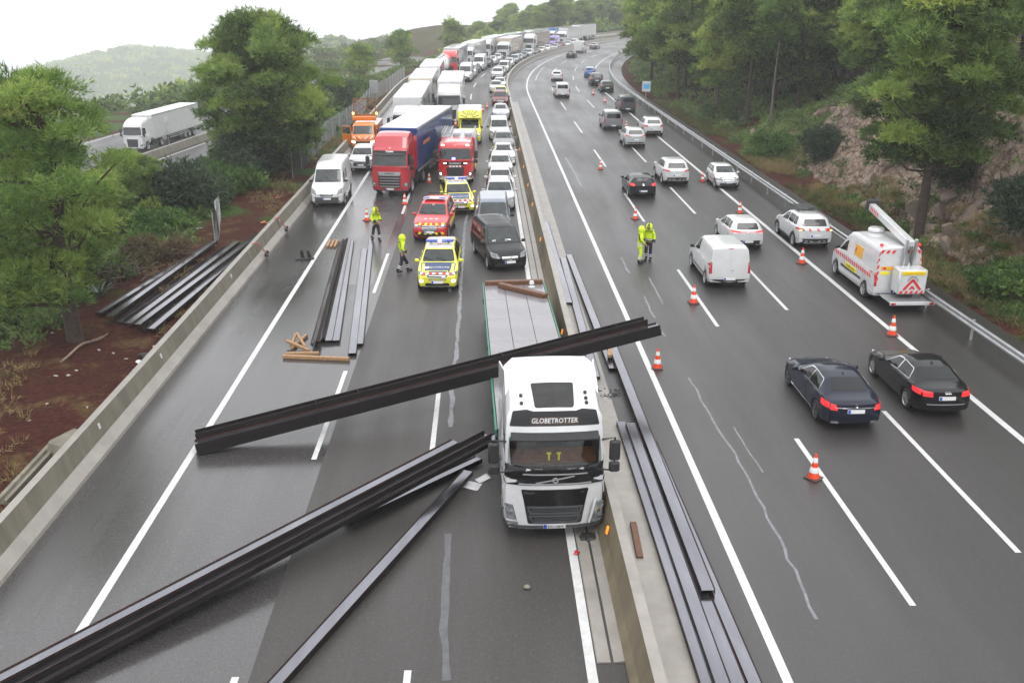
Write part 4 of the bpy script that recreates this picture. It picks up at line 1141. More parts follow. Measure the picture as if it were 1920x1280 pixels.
def lorry(spec, det, trailer=None, spoiler=True, length=16.4):
    root = empty('lorry')
    B = Body(spec); cab = B.build('cab', PAINT, root); cab.location = (0, -B.L / 2, 0); 
    cab_details(B, cab, **det)
    zt_ = spec['top'][-1][1]
    if spoiler:
        for sg in (-1, 1):
            mb = MB(); mb.add([(sg * 1.18, -2.2, 1.3), (sg * 1.18, -2.95, 1.4), (sg * 1.2, -2.95, 3.6), (sg * 1.14, -2.2, 3.6), (sg * 1.23, -2.2, 1.3), (sg * 1.25, -2.95, 1.4), (sg * 1.26, -2.95, 3.6), (sg * 1.19, -2.2, 3.6)],
                              [(0, 1, 2, 3), (7, 6, 5, 4), (0, 4, 5, 1), (1, 5, 6, 2), (2, 6, 7, 3), (3, 7, 4, 0)]); mb.build('side_deflector', PAINT, root)
    chassis(root, 1.2, 6.2, (1.38, 5.0))
    if trailer: trailer(root)
    root2 = root
    # whole thing is measured from the nose: shift children so the base sits mid-length
    for o in KIDS[root.name]: o.location.y += length / 2
    return root, length
def tanker_trailer(root):
    mb = MB(); pr = [(.01, 0), (.8, .02), (1.12, .14), (1.2, .4), (1.2, 11.6), (1.12, 11.86), (.8, 11.98), (.01, 12)]
    mb.lathe([(r, -h) for r, h in pr], (0, -3.6, 2.35), 'y', 24); tk = mb.build('tank', BOX, root, 40)
    for k in range(4):
        q = MB(); q.lathe([(.28, 0), (.28, .12), (.22, .16), (.01, .16)], (0, -5.5 - 2.6 * k, 3.54), 'z', 12); q.build('hatch', M['silver'], tk)
    q = MB(); q.box((.0, -9.6, 3.62), (.5, 10.5, .04)); q.build('walkway', M['silver'], tk)
    q = MB(); q.box((0, -10.2, 1.05), (1.1, 10.5, .25)); q.build('frame', M['under'], tk)
    for k in range(3):
        for sx in (-1, 1): wheel(root, sx * 1.06, -(11.6 + 1.31 * k), .50, .36, 'rim', 8, sx)
# ================================================================== THE CRASHED LORRY
def clear_glass():
    m = bpy.data.materials.new('clear_glass'); m.use_nodes = True; t = m.node_tree; t.nodes.clear()
    o = t.nodes.new('ShaderNodeOutputMaterial'); x = t.nodes.new('ShaderNodeMixShader'); tr = t.nodes.new('ShaderNodeBsdfTransparent'); g = t.nodes.new('ShaderNodeBsdfGlossy')
    tr.inputs[0].default_value = (.84, .88, .86, 1); g.inputs[1].default_value = .04; f = t.nodes.new('ShaderNodeFresnel'); f.inputs[0].default_value = 1.5
    t.links.new(f.outputs[0], x.inputs[0]); t.links.new(tr.outputs[0], x.inputs[1]); t.links.new(g.outputs[0], x.inputs[2]); t.links.new(x.outputs[0], o.inputs[0])
    return m
M['clear_glass'] = clear_glass()
M['dash'] = mat('dash', (.18, .068, .034), .7, var=.35, vscale=7, bump=.3, bscale=60)
M['sign_brown'] = mat('sign_brown', (.045, .026, .017), .5, var=.2)
M['cab_dark'] = mat('cab_dark', (.03, .03, .03), .8, var=.3)
M['gloss_black'] = mat('gloss_black', (.006, .006, .007), .2, spec=.3, coat=.2, var=.1)
M['deck'] = mat('deck', (.20, .19, .20), .2, spec=.6, var=.12, vscale=.8, dirt=.35, dcol=(.10, .085, .075), rvar=.1)
M['green_frame'] = mat('green_frame', (.03, .17, .10), .4, var=.1)
CX, CYF, CYAW = 1.62, 20.12, math.atan2(.46, -17.9)
hero = empty('articulated_lorry')
hs_ = cab_spec(top=[(0, 1.98), (.05, 2.08), (.24, 2.76), (.30, 2.95), (.42, 3.30), (.55, 3.42), (1.0, 3.60), (1.6, 3.76), (2.25, 3.84)], crown=.13,
               cut=lambda c: 2.02 < c.z < 2.76 and abs(c.x) < 1.06 and c.y > 1.125 - .30)
HB = Body(hs_); hcab = HB.build('cab', PAINT, hero); hcab.location = (0, -1.125, 0)
# crumpled corner on the wall side
for v in hcab.data.vertices:
    k = max(0, (-v.co.x - .55) / .7) * max(0, 1 - abs(v.co.z - .75) / .75) * max(0, (v.co.y - .5) / .6)
    if k > 0:
        n = math.sin(v.co.z * 23 + v.co.x * 31) * math.cos(v.co.z * 11 - v.co.x * 17)
        v.co.y -= k * (.22 + .10 * n); v.co.x += k * (.10 + .06 * n)
ws_ = cab_details(HB, hcab, wsz=(2.04, 2.74), visor=True, hlz=(.58, 1.02), grille=((.52, .50), (.64, 1.42)), barm='grey_plastic', bars=0, platez=.44, glassm='clear_glass')
hw = HB.hw
def hp(poly, m_, nm, d='F', off=.012, r=.04, par=None, **k): return patch(HB, d, [(x * hw if d != 'L' else x, z) for x, z in poly], M[m_], nm, par or hcab, off=off, r=r, **k)
hp([(-.86, 2.96), (.86, 2.96), (.80, 3.30), (.52, 3.34), (.46, 3.30), (-.46, 3.30), (-.52, 3.34), (-.80, 3.30)], 'gloss_black', 'sign_panel', r=.03)
hp([(-.46, 2.99), (.46, 2.99), (.46, 3.17), (-.46, 3.17)], 'sign_brown', 'sign_inset', off=.018, r=.02)
lettering(HB, 'F', 'GLOBETROTTER', (0, 3.09), .115, M['white_print'], hcab, w=1.10, off=.03, shear=.12)
hp([(-.95, 1.55), (.95, 1.55), (.995, 1.74), (.985, 2.075), (-.985, 2.075), (-.995, 1.74)], 'gloss_black', 'front_band', off=.016, r=.05, step=.08)
mpatch(HB, 'L', [(1.125 - .02, 1.66), (1.125 - .34, 1.74), (1.125 - .30, 2.05), (1.125 - .02, 2.06)], M['gloss_black'], 'quarter_band', hcab, off=.012, r=.04)
for z, w_ in ((1.84, .62), (1.585, .70)): hp([(-w_, z - .014), (w_, z - .014), (w_, z + .014), (-w_, z + .014)], 'silver', 'trim_line', off=.03, r=.01)
hp([(-.38, 1.775), (-.36, 1.80), (.38, 1.625), (.36, 1.60)], 'silver', 'trim_line', off=.03, r=.005)
p, n = HB.hit('F', 0, 1.70)
q = MB(); q.lathe([(.045, .035), (.05, .055), (.075, .055), (.08, .035)], tuple(p), 'y', 20); q.build('badge', M['chrome'], hcab, 40)
hp([(-.57, .98), (.57, .98), (.65, 1.43), (-.65, 1.43)], 'gloss_black', 'grille_panel', off=.02, r=.03)
lettering(HB, 'F', 'VOLVO', (.62, 1.355), .055, M['chrome'], hcab, off=.035); lettering(HB, 'F', 'FH', (-.66, 1.355), .045, M['chrome'], hcab, off=.035)
for z0, z1, w_ in ((.56, .73, .46), (.80, .97, .50)):
    for zz, hh, ww in ((z1, .022, w_ + .03), (z0, .018, w_ - .02)): hp([(-ww, zz - hh), (ww, zz - hh), (ww + .01, zz + hh), (-ww - .01, zz + hh)], 'grey_plastic', 'grille_bar', off=.045, r=.02)
    for sg in (-1, 1): hp([(sg * (w_ - .05), z0), (sg * (w_ - .02), z0), (sg * (w_ + .04), z1), (sg * (w_ + .01), z1)], 'grey_plastic', 'grille_bar', off=.045, r=.01)
    for k in range(3): hp([(-w_ + .05, z0 + .05 + k * .04), (w_ - .05, z0 + .05 + k * .04), (w_ - .05, z0 + .062 + k * .04), (-w_ + .05, z0 + .062 + k * .04)], 'grey_plastic', 'grille_slat', off=.028, r=.002)
for sg in (1, -1):
    hp([(sg * .66, .46), (sg * .70, .46), (sg * .82, 1.1), (sg * .78, 1.1)], 'p_white', 'lamp_surround', off=.02, r=.02)
    hp([(sg * .70, .46), (sg * .95, .46), (sg * .95, .54), (sg * .70, .54)], 'lamp_glass', 'fog_lamp', off=.02, r=.03)
lettering(HB, 'F', '8353 NBW', (-.03, .44), .075, M['ink'], hcab, w=.40, off=.05)
patch(HB, 'T', [(-.47, 1.125 - .50), (.47, 1.125 - .50), (.52, 1.125 - 1.28), (-.52, 1.125 - 1.28)], M['cab_dark'], 'roof_hatch', hcab, off=.02, r=.06)
for x, yy in ((.78, .62), (.78, .86), (-.78, .60), (-.78, .74), (-.78, .92)):
    p, n = HB.hit('T', x, 1.125 - yy); q = MB(); q.box((p.x, p.y, p.z + .03), (.08, .11, .07), 0, None, .025); q.build('roof_lamp', M['cab_dark'], hcab)
# windscreen interior: bulkhead, dash, seats, yellow keepsakes on the dash
q = MB(); q.box((0, -.2, 2.3), (2.1, .05, 1.3)); q.box((0, .35, 1.72), (2.1, 1.2, .04)); q.build('bulkhead', M['cab_dark'], hcab)
q = MB(); q.box((0, .62, 2.02), (2.08, .74, .14), 0, Euler((D(-14), 0, 0)).to_matrix(), .04); q.build('dashboard', M['dash'], hcab)
for sx in (-.55, .6): q = MB(); q.box((sx, .12, 2.15), (.5, .16, .7), 0, None, .06); q.box((sx, .10, 2.58), (.28, .12, .18), 0, None, .05); q.build('seat', M['grey_plastic'], hcab, 40)
for sx in (-.11, .13): q = MB(); q.box((sx, .80, 2.15), (.05, .05, .18), 0, None, .01); q.box((sx, .80, 2.25), (.11, .03, .04)); q.build('ornament', M['yellow_print'], hcab)
q = MB(); q.tube([(.55 + .22 * math.cos(a), .55 + .06 * math.sin(a), 2.12 + .2 * math.sin(a)) for a in np.linspace(0, 2 * PI, 15)], .02, 5); q.build('steering_wheel', M['black_plastic'], hcab, 60)
hp([(.80, 2.60), (.87, 2.60), (.86, 2.68), (.80, 2.68)], 'green_frame', 'windscreen_sticker', off=.012, r=.005)
for k in range(3): q = MB(); q.box((.60, .06, 2.52 - .07 * k), (.24 - .05 * k, .02, .035), 0, Euler((0, D(20 - 40 * (k % 2)), 0)).to_matrix()); q.build('cushion_print', M['white_print'], hcab)
# roof spoiler across the back of the cab roof
sp_ = MB()
P_ = [(1.0, 3.60), (.7, 3.82), (.2, 3.98), (-.18, 4.04), (-.20, 3.86), (.25, 3.76), (.7, 3.66)]
xsn = [-1.14, -.92, -.5, 0, .5, .92, 1.14]
for i, x in enumerate(xsn):
    e = 0.0 if abs(x) < .95 else 1
    sp_.V += [(x, y_ - 1.125 - (0.0 if not e else -.20), z_ - (0.14 if e else 0) + .03 * (1 - x * x)) for y_, z_ in P_]
nP = len(P_)
for i in range(len(xsn) - 1):
    for k in range(nP): sp_.F.append((i * nP + k, i * nP + (k + 1) % nP, (i + 1) * nP + (k + 1) % nP, (i + 1) * nP + k)); sp_.M.append(0)
sp_.F += [tuple(range(nP - 1, -1, -1)), tuple(range((len(xsn) - 1) * nP, len(xsn) * nP))]; sp_.M += [0, 0]
sp_.V = [(x, (y_ + 1.125) * .72 - 2.05, z_ - .04) for x, y_, z_ in sp_.V]
o = sp_.build('roof_spoiler', M['p_white'], hero, 50)
for sg in (-1, 1):
    q = MB(); q.add([(sg * 1.20, -1.9, 1.2), (sg * 1.20, -2.75, 1.3), (sg * 1.20, -2.75, 3.7), (sg * 1.10, -1.9, 3.75), (sg * 1.24, -1.9, 1.2), (sg * 1.25, -2.75, 1.3), (sg * 1.23, -2.75, 3.7), (sg * 1.13, -1.9, 3.75)],
          [(0, 1, 2, 3), (7, 6, 5, 4), (0, 4, 5, 1), (1, 5, 6, 2), (2, 6, 7, 3), (3, 7, 4, 0)]); q.build('side_deflector', M['p_white'], hero)
chassis(hero, 1.2, 6.2, (1.38, 5.0))
# flat trailer: deck of plates over a green frame
q = MB(); q.box((0, -10.9, 1.10), (2.46, 14.1, .20)); q.box((0, -10.9, .86), (.9, 13.6, .3)); hfl = q.build('trailer_bed', M['under'], hero)
for sx in (-1, 1): q = MB(); q.box((sx * 1.27, -10.9, 1.13), (.06, 14.15, .22), 0, None, .012); q.build('side_rail', M['green_frame'], hfl)
dk = None
for r_ in range(6):
    for c_ in range(3):
        if dk is None: q = MB(); q.box((0, 0, 0), (.806, 2.33, .03), 0, None, .006); dk = q.build('deck_panel', M['deck'], hfl); d_ = dk
        else: d_ = dk.copy(); COL.objects.link(d_); reg(d_, hfl)
        d_.location = (-.82 + .82 * c_, -5.05 - 2.345 * r_, 1.222 + random.uniform(-.004, .004))
for k in range(3):
    for sx in (-1, 1): wheel(hero, sx * 1.04, -(13.1 + 1.31 * k), .50, .36, 'rim', 8, sx)
for k in range(5):
    for sx in (-1, 1): q = MB(); q.box((sx * 1.31, -5.4 - 2.6 * k, 1.12), (.04, .09, .2), 0, None, .01); q.build('lashing_ring', M['black_plastic'], hfl)
for o in tree_of(hero):
    if o.type == 'MESH':
        for i, ms in enumerate(o.material_slots):
            if o.data.materials[i] is PAINT: ms.link = 'OBJECT'; ms.material = M['p_white']
hero.location = (CX, CYF, 0); hero.rotation_euler.z = PI + math.atan2(.46, 17.9)
tag(hero, 'white lorry with an empty flat trailer, stopped against the median barrier under a steel beam', 'lorry')

# ================================================================== OTHER LORRIES
def p_red():
    r, Ln = lorry(cab_spec(top=[(0, 1.95), (.05, 2.10), (.22, 2.78), (.34, 3.0), (.55, 3.1), (1.0, 3.75), (1.6, 3.92), (2.25, 3.95)]),
                  dict(wsz=(1.98, 2.72), grille=((.56, .56), (.60, 1.52)), bars=5, barm='silver', hlz=(.62, .92)), lambda q: box_trailer(q, 3.0, 16.3, 1.12, 4.02, 'curtain'))
    return r, Ln
r, Ln = p_red()
cabo = [k for k in KIDS[r.name] if k.name.startswith('cab')][0]
bb = Body(cab_spec(top=[(0, 1.95), (.05, 2.10), (.22, 2.78), (.34, 3.0), (.55, 3.1), (1.0, 3.75), (1.6, 3.92), (2.25, 3.95)]))
patch(bb, 'F', [(-.72, 1.40), (.72, 1.40), (.74, 1.60), (-.74, 1.60)], M['silver'], 'grille_header', cabo, off=.03, r=.03)
patch(bb, 'F', [(-1.14, 2.66), (1.14, 2.66), (1.10, 2.92), (-1.10, 2.92)], M['gloss_black'], 'front_band', cabo, off=.012, r=.05)
lettering(bb, 'F', 'TEMI', (0, 2.86), .10, M['white_print'], cabo, w=.52, off=.03, bold=.03)
lettering(bb, 'F', 'BERMAN', (0, 1.50), .09, M['ink'], cabo, w=.6, off=.045)
lettering(bb, 'F', 'XF', (.0, 3.06), .08, M['white_print'], cabo, off=.02); bb.bm.free()
for o in tree_of(r):
    if o.type == 'MESH' and o.name.startswith('trailer'): tro = o
e1 = (Vector((-1.30, 8.2, 0)), Vector((0, -1, 0)), Vector((0, 0, 1)))
for sx in (-1,):
    o_ = lettering((Vector((-1.285, 0, 0)), Vector((0, -1, 0)), Vector((0, 0, 1))), 'L', 'TEMI', (10.2, 2.9), .62, M['p_policeblue'], tro, w=2.6, off=.004)
    q = MB()
    q.add([(-1.287, -3.1, 1.9), (-1.287, -3.1, 2.7), (-1.287, -8.0, 3.7), (-1.287, -9.5, 3.7)], [(0, 1, 2, 3)]); 
    q.add([(-1.287, -11.5, 1.3), (-1.287, -9.6, 1.3), (-1.287, -14.0, 3.9), (-1.287, -15.8, 3.9)], [(0, 1, 2, 3)]); q.build('livery_stripe', M['p_policeblue'], tro)
    q = MB(); q.box((-1.30, -6.0, 2.75), (.02, 2.2, .22), 0, None, .005); q.build('livery_panel', M['p_orange'], tro)
PRO['red'] = [r, False]; INFO['red'] = (Ln, (1, 1))
def p_std(top, det, kind='box', z1=4.0):
    return lorry(cab_spec(top=top), det, (lambda q: box_trailer(q, 3.0, 16.3, 1.12, z1, kind)) if kind != 'tank' else tanker_trailer)
TOPA = [(0, 1.95), (.05, 2.10), (.24, 2.85), (.38, 3.18), (.8, 3.48), (1.5, 3.72), (2.25, 3.80)]
TOPB = [(0, 1.85), (.05, 2.0), (.22, 2.70), (.36, 2.95), (.9, 3.05), (1.5, 3.2), (2.25, 3.3)]
P3('lorA', lambda: p_std(TOPA, dict(grille=((.50, .55), (.56, 1.48)), bars=4, barm='grey_plastic')))
P3('lorB', lambda: p_std(TOPB, dict(wsz=(1.9, 2.6), grille=((.55, .55), (.58, 1.45)), bars=3, barm='silver'), 'box', 3.9))
P3('lorT', lambda: p_std(TOPB, dict(wsz=(1.9, 2.6), grille=((.55, .55), (.58, 1.45)), bars=3, barm='silver'), 'tank'))

# ------------------------------------------------------------------ fire engine
def p_fire():
    root = empty('fire_engine')
    B = Body(cab_spec(L=2.9, H=2.95, W=2.4, top=[(0, 1.78), (.05, 1.9), (.20, 2.62), (.32, 2.86), (.6, 2.93), (2.9, 2.95)], belt=[(0, 1.70), (2.9, 1.74)], tw=[(0, .95), (.24, .93), (.5, .92), (2.9, .92)],
                      plan=[(0, .95), (.12, .985), (.3, 1), (2.9, 1)], sill=[(0, .40), (2.9, .42)], arch=[(1.42, .58)]))
    cab = B.build('cab', M['p_firered'], root); cab.location = (0, -1.45, 0)
    cab_details(B, cab, wsz=(1.80, 2.52), grille=((.46, .62), (.52, 1.28)), bars=4, barm='grey_plastic', hlz=(.66, .98), platez=.52, lit=True, visor=False)
    for o in tree_of(cab):
        if o.type == 'MESH':
            for i, mm in enumerate(o.data.materials):
                if mm is PAINT: o.data.materials[i] = M['p_firered']
    patch(B, 'F', [(-1.16, .42), (1.16, .42), (1.16, .66), (-1.16, .66)], M['p_white'], 'bumper', cab, off=.05, r=.06)
    q = patch(B, 'F', [(-.80, 1.42), (.80, 1.42), (.80, 1.66), (-.80, 1.66)], M['gloss_black'], 'blue_lamp_strip', cab, off=.02, r=.04)
    for x in (-.7, .7): 
        p, n = B.hit('F', x, 1.54); k = MB(); k.box((p.x, p.y + .03, p.z), (.22, .04, .08), 0, None, .015); k.build('lamp', M['lamp_on'], q)
    p, n = B.hit('F', .1, 1.86); k = MB(); k.box((p.x, p.y + .05, p.z), (.24, .08, .16), 0, None, .03); k.build('beacon', M['blue_on'], cab)
    lettering(B, 'F', 'bombers', (0, 1.56), .14, M['white_print'], cab, w=.78, off=.05, bold=.02)
    for i in range(4):
        x = (-.33 + .22 * i); patch(B, 'F', [(x - .08, 1.27), (x + .08, 1.27), (x + .08, 1.41), (x - .08, 1.41)], M['white_print'], 'crest_panel', cab, off=.03, r=.02)
    lettering(B, 'F', '112', (0, 2.72), .10, M['white_print'], cab, off=.02)
    for x in (-.85, .85):
        p, n = B.hit('F', x, 2.74); k = MB(); k.box((p.x, p.y + .04, p.z), (.22, .10, .10), 0, None, .02); k.build('lamp', M['lamp_on'], cab)
    k = MB(); k.box((0, -2.95 - 2.2, 1.72), (2.44, 4.3, 2.3), 0, None, .05); body = k.build('body', M['p_firered'], root)
    for sx in (-1, 1):
        for j in range(3):
            k = MB(); k.box((sx * 1.226, -3.85 - 1.33 * j, 1.85), (.03, 1.2, 1.6), 0, None, .01); rs = k.build('locker_shutter', M['silver'], body)
        k = MB(); k.box((sx * 1.235, -5.1, .78), (.02, 4.2, .22)); k.build('reflective_band', M['yellow_print'], body)
    k = MB(); k.box((0, -5.1, 2.90), (2.3, 4.2, .05)); k.build('roof_deck', M['silver'], body)
    for x in (-.75, .1): k = MB(); k.box((x, -3.9, 3.05), (.5, 1.3, .26), 0, None, .04); k.build('roof_box', M['p_silver'], body)
    k = MB()
    for x in (.55, .95): k.box((x, -5.2, 3.10), (.06, 3.9, .10))
    for j in range(10): k.box((.75, -3.4 - .4 * j, 3.10), (.36, .04, .04))
    k.build('ladder', M['silver'], body)
    k = MB()
    for sx in (-1.12, 1.12): k.tube([(sx, -3.1, 2.92), (sx, -3.1, 3.16), (sx, -7.1, 3.16), (sx, -7.1, 2.92)], .025, 5)
    k.build('handrail', M['silver'], body)
    k = MB(); k.box((0, -4, .8), (.9, 6.4, .3)); k.build('chassis', M['under'], root)
    for yy in (1.42, 5.5):
        for sx in (-1, 1): wheel(root, sx * 1.02, -yy, .50, .32, 'rim', 8, sx)
    for o in KIDS[root.name]: o.location.y += 3.7
    return root, 7.4
P3('fire', p_fire)

# ------------------------------------------------------------------ ambulance
def p_amb():
    sp2 = mk('bigvan', L=6.0, W=2.0, H=2.35, lit=True, bonnet=None); sp2['doors'] = sp2['doors'][:1]; sp2['extra'] = []
    r, B = car(sp2)
    for o in KIDS[r.name]:
        for i, mm in enumerate(o.data.materials if o.type == 'MESH' else ()):
            if mm is PAINT: o.data.materials[i] = M['p_yellow']
    # high box body
    k = MB(); k.box((0, -.90, 1.70), (2.16, 4.0, 2.16), 0, None, .10); bx = k.build('box_body', M['p_yellow'], r, 40)
    k = MB(); k.box((0, -.90, 2.80), (2.06, 3.9, .06), 0, None, .02); k.build('roof', M['p_white'], bx)
    q = MB()
    q.extrude([(-1.02, 2.2), (1.02, 2.2), (.95, 2.76), (-.95, 2.76)], lambda u, v: Vector((u, 1.05, v)), lambda u, v: Vector((u * .96, 1.75 - (v - 2.2) * .9, v - .02 * (v - 2.2)))); q.build('roof_pod', M['p_yellow'], bx)
    def rp(x, v): return Vector((x, 1.772 - (v - 2.2) * .9, v + .012))
    for j in range(7):
        a = PI * (j + .5) / 7; c, s_ = math.cos(a), math.sin(a); k = MB(); n_ = Vector((-s_, c)) * .022
        r0, r1 = .22, min(.85, .52 / max(.2, s_))
        q4 = [(c * r0 + n_.x, 2.2 + s_ * r0 + n_.y), (c * r0 - n_.x, 2.2 + s_ * r0 - n_.y), (c * r1 - n_.x, 2.2 + s_ * r1 - n_.y), (c * r1 + n_.x, 2.2 + s_ * r1 + n_.y)]
        k.add([rp(*p) for p in q4] + [rp(*p) + Vector((0, -.02, -.01)) for p in q4], [(3, 2, 1, 0), (4, 5, 6, 7), (0, 1, 5, 4), (1, 2, 6, 5), (2, 3, 7, 6), (3, 0, 4, 7)]); k.build('livery_ray', M['ink'], bx)
    for sx in (-1, 1):
        k = MB()
        for j in range(6): k.box((sx * 1.085, .7 - .6 * j, 1.2), (.015, .3, .3))
        k.build('livery_check', M['p_orange'], bx)
        k = MB(); k.box((sx * .8, 1.05, 2.74), (.3, .16, .12), 0, None, .03); k.build('beacon', M['blue_on'], bx)
    return r, 6.0
P3('amb', p_amb)

# ------------------------------------------------------------------ orange road-works lorry
def p_orange():
    root = empty('works_lorry')
    B = Body(cab_spec(L=1.9, W=2.0, H=2.3, axle=.38, top=[(0, 1.05), (.06, 1.2), (.3, 1.35), (.75, 2.02), (.95, 2.22), (1.3, 2.28), (1.9, 2.28)], belt=[(0, 1.0), (.3, 1.25), (1.9, 1.30)], tw=[(0, .84), (.35, .88), (.8, .86), (1.9, .86)],
                      plan=[(0, .90), (.12, .96), (.3, 1), (1.9, 1)], sill=[(0, .32), (1.9, .40)], arch=[(.80, .42)], nose=(.14, [(.3, .05), (.6, 0), (1.0, .06), (2, .06)]), crown=.07, endlen=.4))
    cab = B.build('cab', M['p_orange'], root); cab.location = (0, -.95, 0)
    hw = 1.0; y = lambda u: .95 - u
    patch(B, 'F', [(-.84, 1.42), (.84, 1.42), (.78, 2.05), (-.78, 2.05)], M['glass_front'], 'windscreen', cab, r=.07)
    patch(B, 'F', [(-.6, .62), (.6, .62), (.66, .86), (-.66, .86)], M['black_plastic'], 'grille', cab, off=.012)
    mpatch(B, 'F', [(.62, .72), (.92, .74), (.94, .92), (.68, .92)], M['lamp_on'], 'headlight', cab, off=.014)
    patch(B, 'F', [(-.95, .34), (.95, .34), (.95, .56), (-.95, .56)], M['grey_plastic'], 'bumper', cab, off=.03)
    patch(B, 'F', [(-.26, .40), (.26, .40), (.26, .5), (-.26, .5)], M['plate'], 'number_plate', cab, off=.045, r=.01)
    for k in range(3):
        for sg in (-1, 1):
            x0 = .08 + .22 * k; q = patch(B, 'F', [(sg * x0, .98), (sg * (x0 + .09), .98), (sg * (x0 + .33), 1.26), (sg * (x0 + .24), 1.26)], M['white_print' if k % 2 == 0 else 'red_print'], 'chevron_stripe', cab, off=.014, r=.005)
    mpatch(B, 'L', [(y(.5), 1.36), (y(1.45), 1.38), (y(1.42), 2.05), (y(.80), 2.02)], M['glass'], 'side_window', cab, off=.009)
    # driver's-side door standing open
    dp = MB(); dp.box((0, -.45, .95), (.06, .92, .85), 0, None, .02); dp.box((0, -.02, 1.65), (.05, .06, .70)); dp.box((0, -.88, 1.65), (.05, .06, .70)); dp.box((0, -.45, 2.02), (.05, .9, .06))
    dr = dp.build('door', M['p_orange'], root); dr.location = (1.02, -.55, 0); dr.rotation_euler.z = D(62)
    g_ = MB(); g_.box((0, -.45, 1.68), (.02, .8, .62)); g_.build('door_window', M['clear_glass'], dr)
    for sg in (-1, 1):
        q = MB(); q.box((sg * 1.22, -.42, 1.62), (.18, .12, .34), 0, None, .03); q.tube([(sg * 1.0, -.4, 1.45), (sg * 1.2, -.42, 1.5)], .02, 5); q.build('wing_mirror', M['black_plastic'], root)
    q = MB(); q.box((0, -4.2, 1.35), (2.1, 4.5, 1.3), 0, None, .03); q.build('load_box', M['p_orange'], root)
    q = MB(); q.box((0, -1.75, 2.55), (1.95, .5, .36), 0, None, .06); q.build('roof_sign', M['p_orange'], root)
    q = MB(); q.box((0, -3, .7), (.8, 6.6, .3)); q.build('chassis', M['under'], root)
    # lattice arrow frame raised behind the cab
    q = MB()
    for sg in (-1, 1): q.box((sg * .92, -2.3, 3.2), (.07, .07, 1.9))
    q.box((0, -2.3, 2.75), (2.0, .12, .16)); q.box((0, -2.3, 4.1), (1.9, .07, .07))
    for sg in (-1, 1):
        q.tube([(sg * .9, -2.3, 2.8), (-sg * .9, -2.3, 4.05)], .03, 5); q.tube([(sg * .9, -2.3, 3.45), (0, -2.3, 4.05)], .025, 5)
    q.build('lattice_frame', mat('rust_orange', (.30, .10, .03), .6, var=.3), root)
    for sg in (-1, 1): q = MB(); q.lathe([(.09, 0), (.1, .1), (.07, .18), (.01, .2)], (sg * .98, -2.3, 2.8), 'z', 10); q.build('beacon', M['amber_on'], root)
    for yy in (.80, 4.6):
        for sx in (-1, 1): wheel(root, sx * .84, -yy, .38, .24, 'rim', 5, sx)
    for o in KIDS[root.name]: o.location.y += 3.2
    return root, 6.4
P3('orange', p_orange)

# ================================================================== CARS
PC('hatch', mk('hatch'))
PC('compact', mk('hatch', L=3.95, W=1.74, H=1.50))
PC('suv', mk('suv'))
PC('bigsuv', mk('suv', L=4.7, W=1.9, H=1.72, rails=None))
PC('sedan', mk('sedan'))
PC('van', mk('panelvan', sw=TPL['panelvan']['sw']))
PC('mpv', mk('mpv', L=4.45, W=1.84, H=1.80))
PC('bigvan', mk('bigvan'))
# the near ones, each of its own kind
def trim_sedan(r, B):
    patch(B, 'B', [(-.62, .80), (.62, .80), (.66, .825), (-.66, .825)], M['chrome'], 'boot_trim', r, off=.02, r=.005)
    p, n = B.hit('B', 0, .88); q = MB(); q.lathe([(.035, -.02), (.045, -.03), (.045, 0)], tuple(p), 'y', 14); q.build('badge', M['chrome'], r)
    for sg in (-1, 1): patch(B, 'B', [(sg * .48, .30), (sg * .72, .30), (sg * .70, .36), (sg * .50, .36)], M['chrome'], 'exhaust_tip', r, off=.03, r=.02)
    mpatch(B, 'L', [(1.15, .25), (-1.0, .25), (-1.0, .28), (1.15, .28)], M['chrome'], 'sill_trim', r, off=.012, r=.005)
PC('merc', mk('sedan', brake=True, trim=True, rimm='rim_dark', spokes=10, tl=[(.60, .72), (.97, .74), (.96, .92), (.66, .90)], plate=(.45, .70)), trim_sedan)
def trim_audi(r, B):
    patch(B, 'B', [(-.60, .50), (.60, .50), (.60, .525), (-.60, .525)], M['silver'], 'bumper_trim', r, off=.02, r=.005)
    for k in range(4):
        p, n = B.hit('B', -.075 + .05 * k, .90); q = MB(); q.lathe([(.022, -.02), (.03, -.028), (.032, 0)], tuple(p), 'y', 12); q.build('badge', M['chrome'], r)
    mpatch(B, 'L', [(1.0, .56), (-1.0, .56), (-1.0, .585), (1.0, .585)], M['gloss_black'], 'rub_strip', r, off=.014, r=.005)
PC('audi', mk('sedan', L=4.59, W=1.78, H=1.43, brake=True, trim=True, spokes=6, tl=[(.50, .76), (.97, .78), (.96, .93), (.52, .92)], plate=(.45, .72)), trim_audi)
PC('coupe', mk('hatch', L=4.25, W=1.81, H=1.40, brake=True, sw=[(1.42, 2.40, 1.95, 2.36), (2.48, 3.3, 2.48, 3.05)], doors=[(1.22, 2.5, 2.52, 1.25, .30)], spokes=7, tl=[(.60, .84), (.97, .86), (.96, 1.0), (.64, .98)], plate=(.5, .52),
              extra=[('emblem', 'B', [(-.055, .86), (.055, .86), (.055, .97), (-.055, .97)], 'chrome')]))
PC('crossover', mk('hatch', L=4.21, W=1.78, H=1.52, tl=[(.45, .95), (.96, .97), (.96, 1.03), (.45, 1.01)], tlbar=[(-.45, .965), (.45, .965), (.45, .99), (-.45, .99)], plate=(.5, .50), clad=(.22, .34), rb=(.26, .56), brake=True,
                  extra=[('bumper_insert', 'B', [(-.85, .30), (.85, .30), (.80, .36), (-.80, .36)], 'silver'), ('emblem', 'B', [(-.05, .90), (.05, .90), (.05, 1.0), (-.05, 1.0)], 'chrome')]))
